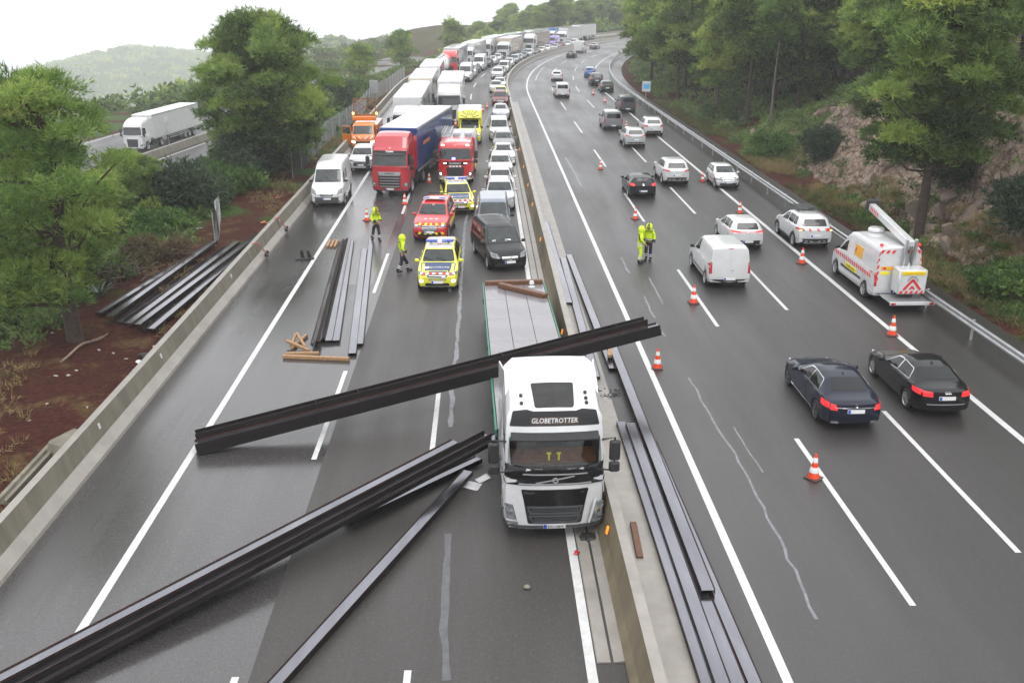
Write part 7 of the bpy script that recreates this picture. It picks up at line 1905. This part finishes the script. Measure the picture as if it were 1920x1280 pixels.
M['grass'] = leaf_mat('grass_blades', [(.05, (.035, .06, .016)), (.4, (.07, .105, .025)), (.7, (.17, .14, .055)), (1.0, (.27, .20, .09))])
M['bark'] = mat('bark', (.050, .034, .026), .9, var=.4, vscale=5, bump=.8, bscale=9)
M['bark_grey'] = mat('bark_grey', (.11, .095, .085), .9, var=.35, vscale=5, bump=.8, bscale=9)
def tufts(rg, lobes, per, blades, ln, wd, up=.45, base_tint=None, hemi=.35):
    """numpy leaf clumps: one triangle per blade"""
    Vs = []; Ts = []
    for (c, r) in lobes:
        n = int(per * max(.25, (r[0] * r[1] * r[2]) ** (2 / 3)))
        d = rg.normal(size=(n, 3)); d /= np.linalg.norm(d, axis=1)[:, None]
        d[:, 2] = np.where(d[:, 2] < -hemi, -d[:, 2] * rg.uniform(0, 1, n), d[:, 2])
        ph = rg.uniform(0, 6.28, 4)
        bum = 1 + .22 * np.sin(6 * d[:, 0] + ph[0]) * np.sin(6 * d[:, 1] + ph[1]) + .16 * np.sin(9 * d[:, 2] + ph[2] + 5 * d[:, 0])
        rad = (rg.uniform(.55, 1.08, n) ** .8 * bum)[:, None]
        p = np.array(c) + d * np.array(r) * rad
        ax = d * np.array([1, 1, .8]) + np.array([0, 0, up * .7]); ax /= np.linalg.norm(ax, axis=1)[:, None]
        lt = np.clip(rg.normal(.33, .17) if base_tint is None else base_tint, .05, .85)
        tt = np.clip(lt + rg.normal(0, .10, n), 0, 1)
        for b in range(blades):
            a2 = ax + rg.normal(0, .62, (n, 3)); a2 /= np.linalg.norm(a2, axis=1)[:, None]
            sd = np.cross(a2, rg.normal(size=(n, 3))); sd /= np.linalg.norm(sd, axis=1)[:, None] + 1e-6
            L_ = (ln * rg.uniform(.6, 1.25, n))[:, None]; W_ = (wd * rg.uniform(.7, 1.3, n))[:, None]
            q = p + rg.normal(0, .05, (n, 3))
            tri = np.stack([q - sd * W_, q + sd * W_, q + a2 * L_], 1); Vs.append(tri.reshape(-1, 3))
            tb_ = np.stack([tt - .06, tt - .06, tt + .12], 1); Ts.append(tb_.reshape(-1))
    return np.concatenate(Vs), np.concatenate(Ts)
def leaf_mesh(name, V, T, m):
    me = bpy.data.meshes.new(name); n = len(V)
    me.vertices.add(n); me.vertices.foreach_set('co', V.astype(np.float32).ravel())
    me.loops.add(n); me.loops.foreach_set('vertex_index', np.arange(n, dtype=np.int32))
    me.polygons.add(n // 3); me.polygons.foreach_set('loop_start', np.arange(0, n, 3, dtype=np.int32)); me.polygons.foreach_set('loop_total', np.full(n // 3, 3, dtype=np.int32))
    a = me.attributes.new('tint', 'FLOAT', 'POINT'); a.data.foreach_set('value', np.clip(T, 0, 1.1).astype(np.float32))
    me.materials.append(m); me.update(); me.validate(); return me
def pine(seed, H, R, z0, nl, per, ln, wd, shape='dome', lean=0.0, m='pine', trunk_r=.22, lobe=1.0, blades=4, shift=(0, 0), extra=()):
    """trunk+limbs mesh and crown mesh of one pine"""
    rg = np.random.default_rng(seed); lobes = []; mb = MB()
    tp = [Vector((lean * f * f * H + .12 * math.sin(f * 5 + seed) * f, .1 * math.sin(f * 4 + seed * 2) * f, f * H * .93)) for f in np.linspace(0, 1, 9)]
    mb.tube([tp[0] - Vector((0, 0, .6))] + tp, [trunk_r * 1.25] + [trunk_r * (1 - .85 * f) + .02 for f in np.linspace(0, 1, 9)], 9)
    def tr(z): 
        f = min(1, max(0, z / (H * .93))) * 8; i = min(7, int(f)); return tp[i].lerp(tp[i + 1], f - i)
    for k in range(nl):
        f = ((k + rg.uniform(0, 1)) / nl); z = z0 + (H - z0) * f ** .9
        u = (z - z0) / (H - z0)
        rr_ = R * {'dome': (1 - u ** 2.4) ** .5 * (.62 + .6 * min(1, u * 2.2)) , 'cone': (1 - u) ** .75 + .08, 'column': (1 - u ** 3) ** .5 * .9, 'umbrella': (.35 + .9 * u) * (1 - u ** 5) ** .5}[shape]
        a = k * 2.399 + rg.uniform(-.5, .5); q = rg.uniform(.45, .92) if k % 4 else rg.uniform(.05, .4)
        ls = lobe * rg.uniform(.75, 1.3)
        b = tr(z); c = (b.x + math.cos(a) * rr_ * q + shift[0] * (1 - u), b.y + math.sin(a) * rr_ * q + shift[1] * (1 - u), z - .25 * lobe)
        lobes.append((c, (ls * 1.1 * rg.uniform(.85, 1.2), ls * 1.1 * rg.uniform(.85, 1.2), ls * rg.uniform(.6, .85))))
        if q > .4:
            zb = max(z0 * .6, z - .35 * rr_ * q - .4); s_ = tr(zb); mid = s_.lerp(Vector(c), .55) + Vector((0, 0, -.12 * rr_))
            mb.tube([s_, mid, Vector(c)], [trunk_r * .34 * (1 - .5 * u), trunk_r * .22, .02], 5, cap=False)
    for c, r in extra: lobes.append((c, r)); s_ = tr(max(.8, c[2] - .6)); mb.tube([s_, s_.lerp(Vector(c), .5) + Vector((0, 0, .1)), Vector(c)], [trunk_r * .35, .06, .02], 5, cap=False)
    V, T = tufts(rg, lobes, per, blades, ln, wd)
    return mb, V, T, m
TREES = {}
def tree_proto(key, bark='bark', **k):
    mb, V, T, m = pine(**k); o = mb.build('trunk', M[bark], None, 50); TREES[key] = (o.data, leaf_mesh('crown', V, T, M[m])); bpy.data.objects.remove(o)
def tree(key, pos, label, name='pine_tree', group=None, s=1.0, rz=None, sz=None):
    r = empty(name, pos, random.uniform(0, 6.28) if rz is None else rz); a, b = TREES[key]
    link_mesh('trunk', a, r); link_mesh('crown', b, r)
    r.scale = (s, s, sz or s); tag(r, label, 'tree', group); return r
P = lambda px, py, z=0: (lambda v: on_ground(v.x, v.y))(G(px, py, z))
# the two big pines on the left bank, built one by one
tree_proto('bigL', seed=11, H=10.0, R=3.25, z0=2.6, nl=54, per=400, ln=.24, wd=.021, m='pine_bright', trunk_r=.30, lobe=.74, blades=5, shift=(-1.3, -.4),
           extra=[((-.2, -1.6, 2.5), (1.0, .9, .7)), ((.7, -1.5, 2.1), (.8, .7, .5)), ((-1.2, -1.7, 2.7), (1.1, 1.0, .8)), ((-2.2, -1.8, 2.9), (1.1, 1.0, .8)), ((-1.6, -2.1, 2.0), (1.0, .8, .6)), ((-2.6, -1.2, 3.5), (1.2, 1.1, .8)), ((-.7, -1.9, 3.2), (.9, .8, .6))])
tree('bigL', on_ground(-15.95, 35.1), 'big light green pine with thick dark trunk on the red earth, nearest the camera', rz=0)
tree_proto('bigM', seed=23, H=11.0, R=5.0, z0=2.2, nl=88, per=270, ln=.32, wd=.034, m='pine', trunk_r=.33, lobe=1.0, blades=5, shape='dome')
tree('bigM', on_ground(-15.6, 70.0), 'tall broad pine rising above the bank beside the chain-link fence', rz=1.0)
tree('bigM', on_ground(-20.2, 42.0, .3), 'darker pine standing behind the big light green pine, lower on the bank', 'pine_tree', None, .78)
tree('bigM', on_ground(-20.8, 56.0, .3), 'low dark pine on the bank between the two big pines', 'pine_tree', None, .5)
tree_proto('mid', seed=31, H=6.2, R=2.6, z0=1.2, nl=26, per=120, ln=.42, wd=.045, m='pine', trunk_r=.14, lobe=.85, blades=4)
for (s_, t_, sc_, lab) in ((112, -21.5, .95, 'round young pine behind the fence, beyond the orange lorry'), (131, -20.5, .7, 'thin small pine between the fence and the lower road'), (148, -19.5, .95, 'slim young pine in front of the bare red hillside'), (176, -19.0, 1.05, 'young pine at the head of the queue side bank, below the ridge'), (210, -18.0, 1.1, 'young pine beside the far lorries at the foot of the ridge')):
    p = RP(s_, t_); tree('mid', on_ground(p.x, p.y, .2), lab, 'young_pine', 'young pines along the bank', sc_)
# wooded hillside on the right
tree_proto('f1', seed=41, H=13.5, R=4.0, z0=5.6, nl=38, per=130, ln=.46, wd=.066, m='pine', trunk_r=.20, lobe=1.25, shape='dome')
tree_proto('f2', seed=42, H=15, R=3.6, z0=6.5, nl=36, per=130, ln=.46, wd=.066, m='pine', trunk_r=.19, lobe=1.2, shape='umbrella', lean=.02)
tree_proto('f3', seed=43, H=12, R=4.4, z0=3.6, nl=42, per=130, ln=.46, wd=.066, m='pine', trunk_r=.22, lobe=1.25, shape='dome', lean=-.02)
tree_proto('f4', seed=44, H=14, R=3.4, z0=4.6, nl=36, per=130, ln=.46, wd=.066, m='pine', trunk_r=.18, lobe=1.1, shape='cone', bark='bark_grey')
tree_proto('near', seed=51, H=13.8, R=4.1, z0=4.4, nl=74, per=240, ln=.34, wd=.036, m='pine', trunk_r=.26, lobe=.95, blades=5, shape='dome', lean=.01)
tree('near', on_ground(23.0, 48.6), 'large pine standing on the grass in front of the rock cutting, behind the lift van', rz=.6)
tree_proto('thin', seed=61, H=11.5, R=1.9, z0=7.8, nl=12, per=90, ln=.5, wd=.06, m='pine_bright', trunk_r=.11, lobe=.9, bark='bark_grey')
tree('thin', on_ground(26.3, 88.0), 'slender pine with a long bare grey trunk in front of the dark wood', rz=0)
placed = []
KL = {'f1': 'tall round-crowned pine in the wood behind the guardrail', 'f2': 'tall flat-topped pine in the wood behind the guardrail', 'f3': 'broad low-branched pine in the wood behind the guardrail', 'f4': 'pointed grey-barked pine in the wood behind the guardrail'}
near_lab = {}
cand = []
for s_ in np.arange(34, 262, 6.0):
    for t_ in np.arange(25.5, 52, 5.6):
        cand.append((s_ + random.uniform(-2, 2), t_ + random.uniform(-2, 2)))
for s_, t_ in cand:
    rockz = s_ < 88
    if rockz and t_ < 36.0: continue
    if not rockz and t_ < 25.0 + 2.0 * math.sin(s_ * .3): continue
    if s_ > 130 and t_ > 38: continue
    p = RP(s_, t_); key = random.choice(['f1', 'f2', 'f3', 'f4', 'f1', 'f3'])
    tree(key, on_ground(p.x, p.y, .2), KL[key], 'pine_tree', {'f1': 'round-crowned pines of the wood', 'f2': 'flat-topped pines of the wood', 'f3': 'broad pines of the wood', 'f4': 'pointed pines of the wood'}[key], random.uniform(.85, 1.2))
# trees growing out of the rock cutting itself
for px_, (x, y, sc_, key, lab) in enumerate(((31.5, 64, .75, 'f3', 'pine rooted on the rock ledge above the round dark bush'), (33.5, 47, .8, 'f3', 'pine leaning over the rock face at the upper right'), (29.8, 76, .6, 'f3', 'small pine at the red earth edge above the rocks'), (36, 36, .8, 'f1', 'pine on top of the cutting nearest the camera'))):
    tree(key, on_ground(x, y, .3), lab, 'pine_tree', None, sc_)
# bushes
def bush_proto(key, seed, R, H, n, per, ln, wd, m, blades=4):
    rg = np.random.default_rng(seed); lobes = []
    for k in range(n):
        a = rg.uniform(0, 6.28); q = math.sqrt(rg.uniform(0, 1)) * .75; z = H * rg.uniform(.25, .8) * (1 - .5 * q * q)
        lobes.append(((math.cos(a) * R * q, math.sin(a) * R * q, z), (R * .38 * rg.uniform(.8, 1.2), R * .38, H * .30)))
    V, T = tufts(rg, lobes, per, blades, ln, wd, .35, None, .6)
    mb = MB()
    for k in range(7): a = k * .9; mb.tube([(0, 0, -.2), (math.cos(a) * R * .3, math.sin(a) * R * .3, H * .4), (math.cos(a) * R * .5, math.sin(a) * R * .5, H * .7)], [.04, .03, .01], 4, cap=False)
    o = mb.build('stem', M['bark'], None, 60); TREES[key] = (o.data, leaf_mesh('foliage', V, T, M[m])); bpy.data.objects.remove(o)
def bush(key, pos, label, s=1.0, group=None, sz=None):
    r = empty('bush', pos, random.uniform(0, 6.28)); a, b = TREES[key]; link_mesh('stem', a, r); link_mesh('foliage', b, r); r.scale = (s, s, sz or s); tag(r, label, 'bush', group)
bush_proto('bd', 71, 1.8, 2.3, 26, 260, .16, .035, 'shrub_dark'); bush_proto('bg', 72, 1.5, 1.3, 22, 240, .17, .05, 'shrub_bright'); bush_proto('bm', 73, 1.7, 2.0, 24, 170, .22, .055, 'shrub'); bush_proto('by', 74, 1.2, .9, 16, 200, .2, .02, 'shrub_dry')
bush('bd', P(1542, 332), 'round dense dark green bush on the verge before the rocks', 1.12)
bush('bg', P(1446, 296), 'low bright green bush below the first rocks of the cutting', 1.5)
bush('bg', P(1890, 560), 'leafy bright green bush beside the guardrail at the frame edge', 1.15)
bush('bd', on_ground(25.6, 43.0), 'wide dark creeper bush draped over the rock face', 1.25, None, 1.2)
bush('bd', on_ground(25.6, 51.5), 'dark bush behind the trunk of the large pine', 1.2)
bush('bm', on_ground(27.5, 70), 'grey green bush among the rocks above the low bright bush', 1.0)
bush('bm', on_ground(26.2, 58.5), 'mid green bush at the foot of the rocks left of the large pine', .8)
bush('bm', on_ground(24.2, 100), 'bush at the edge of the wood beside the blue sign', 1.1)
bush('by', P(300, 487), 'dry brown bush beside the torn fence above the verge stack', 1.4)
for k, (s_, t_) in enumerate([(s_ + random.uniform(-1, 1), t_ + random.uniform(-.8, .8)) for s_ in np.arange(34, 128, 3.8) for t_ in (-15.3, -16.6, -18.8, -21.6, -24.6, -27.5)]):
    if s_ < 50 and t_ > -20 or (s_ < 62 and t_ > -17.5) or (t_ > -16.2 and s_ > 64 and s_ < 76): continue
    key = random.choice(['bm', 'bm', 'bg', 'bg', 'bd']) ; p = RP(s_, t_)
    bush(key, on_ground(p.x, p.y, .1), {'bm': 'mid green shrub in the thicket on the bank below the fence', 'bg': 'bright green low shrub in the thicket on the bank below the fence', 'bd': 'dark green shrub in the thicket on the bank below the fence'}[key], random.uniform(.6, .9) if t_ > -16 else random.uniform(1.1, 1.8) if t_ > -20 else random.uniform(.8, 1.2), {'bm': 'mid green shrubs of the bank', 'bg': 'bright green shrubs of the bank', 'bd': 'dark green shrubs of the bank'}[key])
# scattered cover: one object each, nobody could count it
def cover(name, pts, per, rad, ln, wd, m, blades=3, up=.5, tint=None):
    rg = np.random.default_rng(len(pts)); lob = [((x, y, ground_hit_z(x, y) + rad[2] * .3), rad) for x, y in pts]
    Vs = []; Ts = []
    V, T = tufts(rg, lob, per, blades, ln, wd, up, tint, .1)
    o = link_mesh(name, leaf_mesh(name, V, T, M[m])); tag(o, kind='stuff'); return o
def spts(n, s0, s1, t0, t1, f=None):
    o = []
    while len(o) < n:
        s_, t_ = random.uniform(s0, s1), random.uniform(t0, t1); p = RP(s_, t_)
        if f is None or f(s_, t_, p): o.append((p.x, p.y))
    return o
rbk = lambda p: float(rockband(np.array([p.x]), np.array([p.y]))[0])
cover('grass', spts(2600, 14, 120, 20.9, 24.5, lambda s_, t_, p: math.sin(s_ * .35) + math.sin(s_ * .11 + t_) > -.5), 46, (.30, .30, .12), .30, .014, 'grass', 3, 1.2)
cover('undergrowth', spts(240, 14, 90, 23.0, 27, lambda s_, t_, p: rbk(p) < .5 and math.sin(s_ * .24 + 1) > -.3), 150, (.6, .6, .30), .22, .05, 'shrub', 3)
cover('grass', spts(620, 20, 84, 21.0, 25.2, lambda s_, t_, p: math.sin(s_ * .42 + 2) + math.sin(t_ * 1.3 + s_ * .15) > .3), 60, (.35, .35, .14), .34, .014, 'grass', 3, 1.2, .85)
cover('ground_cover', spts(150, 26, 62, 21.6, 24.6, lambda s_, t_, p: math.sin(s_ * .5) + math.sin(t_ * 2 + s_ * .2) > -.2), 120, (.5, .5, .22), .18, .05, 'shrub_bright', 3)
cover('undergrowth', spts(900, 80, 250, 22.2, 40), 60, (.8, .8, .5), .35, .09, 'shrub', 3)
cover('undergrowth', spts(160, 20, 86, 24, 36, lambda s_, t_, p: rbk(p) > .2), 80, (.6, .6, .4), .26, .05, 'shrub', 3)
cover('grass', spts(700, 16, 150, -17.5, -12.2, lambda s_, t_, p: math.sin(s_ * .3 + t_ * .8) > .1), 36, (.28, .28, .09), .24, .014, 'grass', 3, 1.2, .75)
cover('undergrowth', spts(900, 40, 230, -30, -16.2), 70, (.8, .8, .5), .32, .08, 'shrub', 3)
cover('undergrowth', spts(120, 18, 60, -24, -17.4), 110, (.7, .7, .4), .28, .06, 'shrub', 3)
# far woods on the hills
def far_pts(n, x0, x1, y0, y1, f): 
    o = []
    while len(o) < n:
        x, y = random.uniform(x0, x1), random.uniform(y0, y1)
        if f(x, y): o.append((x, y))
    return o
def ftest(x, y):
    s_, t_ = inv_st(np.array([x]), np.array([y])); u, v = low_uv(x, y)
    return t_[0] < -16 and not (-15.5 < v < 11 and u < 335)
cover('far_wood', far_pts(1500, -260, -40, 150, 480, lambda x, y: ftest(x, y) and x < -.12 * (y - 150) - 40), 17, (2.6, 2.6, 2.2), .8, .30, 'pine', 2, .5)
cover('far_wood', far_pts(700, -14, 120, 225, 420, ftest), 15, (2.6, 2.6, 2.6), .8, .32, 'pine', 2, .5)
cover('far_wood', far_pts(170, -75, -14, 205, 330, ftest), 15, (2.0, 2.0, 1.7), .7, .28, 'shrub', 2, .5)
def wood_on(h, n, r, ln):
    rg = np.random.default_rng(n); k = rg.integers(0, h[0].size, n); lob = []
    for i in k:
        x, y, z = h[0].flat[i], h[1].flat[i], h[2].flat[i]
        lob.append(((x + rg.uniform(-r, r), y + rg.uniform(-r, r), z), (r, r, r * .6)))
    V, T = tufts(rg, lob, 22 / (r * r * r * .6) ** (2 / 3), 2, ln, ln * .42, .5, None, .1)
    tag(link_mesh('far_wood', leaf_mesh('far_wood', V, T, M['pine'])), kind='stuff')
wood_on(HILLS[0], 2600, 6.5, 3.6); wood_on(HILLS[1], 1500, 3.2, 1.8); wood_on(HILLS[2], 260, 3.0, 1.7)
for k, p in enumerate([(x, y) for x, y in far_pts(46, -2, 95, 262, 350, lambda x, y: ftest(x, y))]):
    tree(random.choice(['f3', 'mid', 'f1']), on_ground(p[0], p[1], .5), 'hazy pine on the ridge above the far lorries', 'pine_tree', 'pines of the far ridge', random.uniform(.6, .9))
# stones of the rock cutting
gs = []
M['stone'] = mat('stone', (.12, .085, .06), .8, var=.4, vscale=1.5, col2=(.30, .24, .19), bump=.6, bscale=6, dirt=.5, dcol=(.05, .035, .025))
for k in range(7):
    bm = bmesh.new(); bmesh.ops.create_icosphere(bm, subdivisions=2, radius=.5); rg = np.random.default_rng(80 + k)
    pl = rg.normal(size=(9, 3)); pl /= np.linalg.norm(pl, axis=1)[:, None]; ds = rg.uniform(.16, .40, 9)
    for v in bm.verts:
        for n_, d_ in zip(pl, ds):
            e = v.co.dot(Vector(n_)) - d_
            if e > 0: v.co -= Vector(n_) * e
    me = bpy.data.meshes.new('stone'); bm.to_mesh(me); bm.free(); me.materials.append(M['stone']); gs.append(me)
k = 0
while k < 230:
    s_, t_ = random.uniform(14, 86), random.uniform(22.8, 36); p = RP(s_, t_); rb_ = rbk(p)
    if random.random() > rb_: continue
    o = link_mesh('stone', gs[k % 7], ground); o.location = on_ground(p.x, p.y, random.uniform(.0, .2)); o.rotation_euler = (random.uniform(-.5, .5), random.uniform(-.5, .5), random.uniform(0, 6))
    q = random.choice([.5, .7, .9, 1.2, 1.6]); o.scale = (q * random.uniform(.8, 1.4), q, q * random.uniform(.7, 1.1)); k += 1
o = link_mesh('boulder', gs[2]); o.location = P(1410, 262); o.scale = (1.6, 1.3, 1.6); tag(o, 'pale boulder at the start of the rock cutting below the wood', 'boulder')
o = link_mesh('boulder', gs[4]); o.location = on_ground(-18.5, 29.0); o.scale = (1.6, 1.3, 1.2); tag(o, 'grey boulder at the foot of the left bank near the frame edge', 'boulder')
# agave and the pile of dead brush under the big pine
r = empty('agave', P(187, 556)); tag(r, 'grey green agave rosette at the end of the verge stack', 'plant')
q0 = None
M['agave'] = mat('agave', (.10, .15, .11), .5, var=.2)
for k in range(14):
    if q0 is None:
        q = MB(); V = []; 
        for i in range(6): f = i / 5; w_ = .07 * (1 - f ** 2) + .004; z_ = .1 + .75 * f - .25 * f * f; V += [(-w_, .06 + .62 * f, z_ + .02), (0, .06 + .62 * f, z_ - .015), (w_, .06 + .62 * f, z_ + .02)]
        q.add(V, [(3 * i + j, 3 * i + j + 1, 3 * i + j + 4, 3 * i + j + 3) for i in range(5) for j in (0, 1)]); q0 = q.build('leaf', M['agave'], r, 60); c = q0
    else: c = q0.copy(); COL.objects.link(c); reg(c, r)
    c.rotation_euler = (random.uniform(-.35, .3), 0, k * 2.4)
rg = np.random.default_rng(5); q = MB(); c = P(218, 520)
for k in range(130):
    p = c + Vector((rg.normal(0, 1.0), rg.normal(0, .9), rg.uniform(.05, .7))); d = Vector((rg.normal(), rg.normal(), rg.normal() * .3)).normalized() * rg.uniform(.3, .9)
    q.tube([p, p + d], rg.uniform(.015, .04), 4)
o = q.build('brush_pile', mat('dead_brush', (.07, .052, .042), .9, var=.5, vscale=3)); tag(o, kind='stuff')
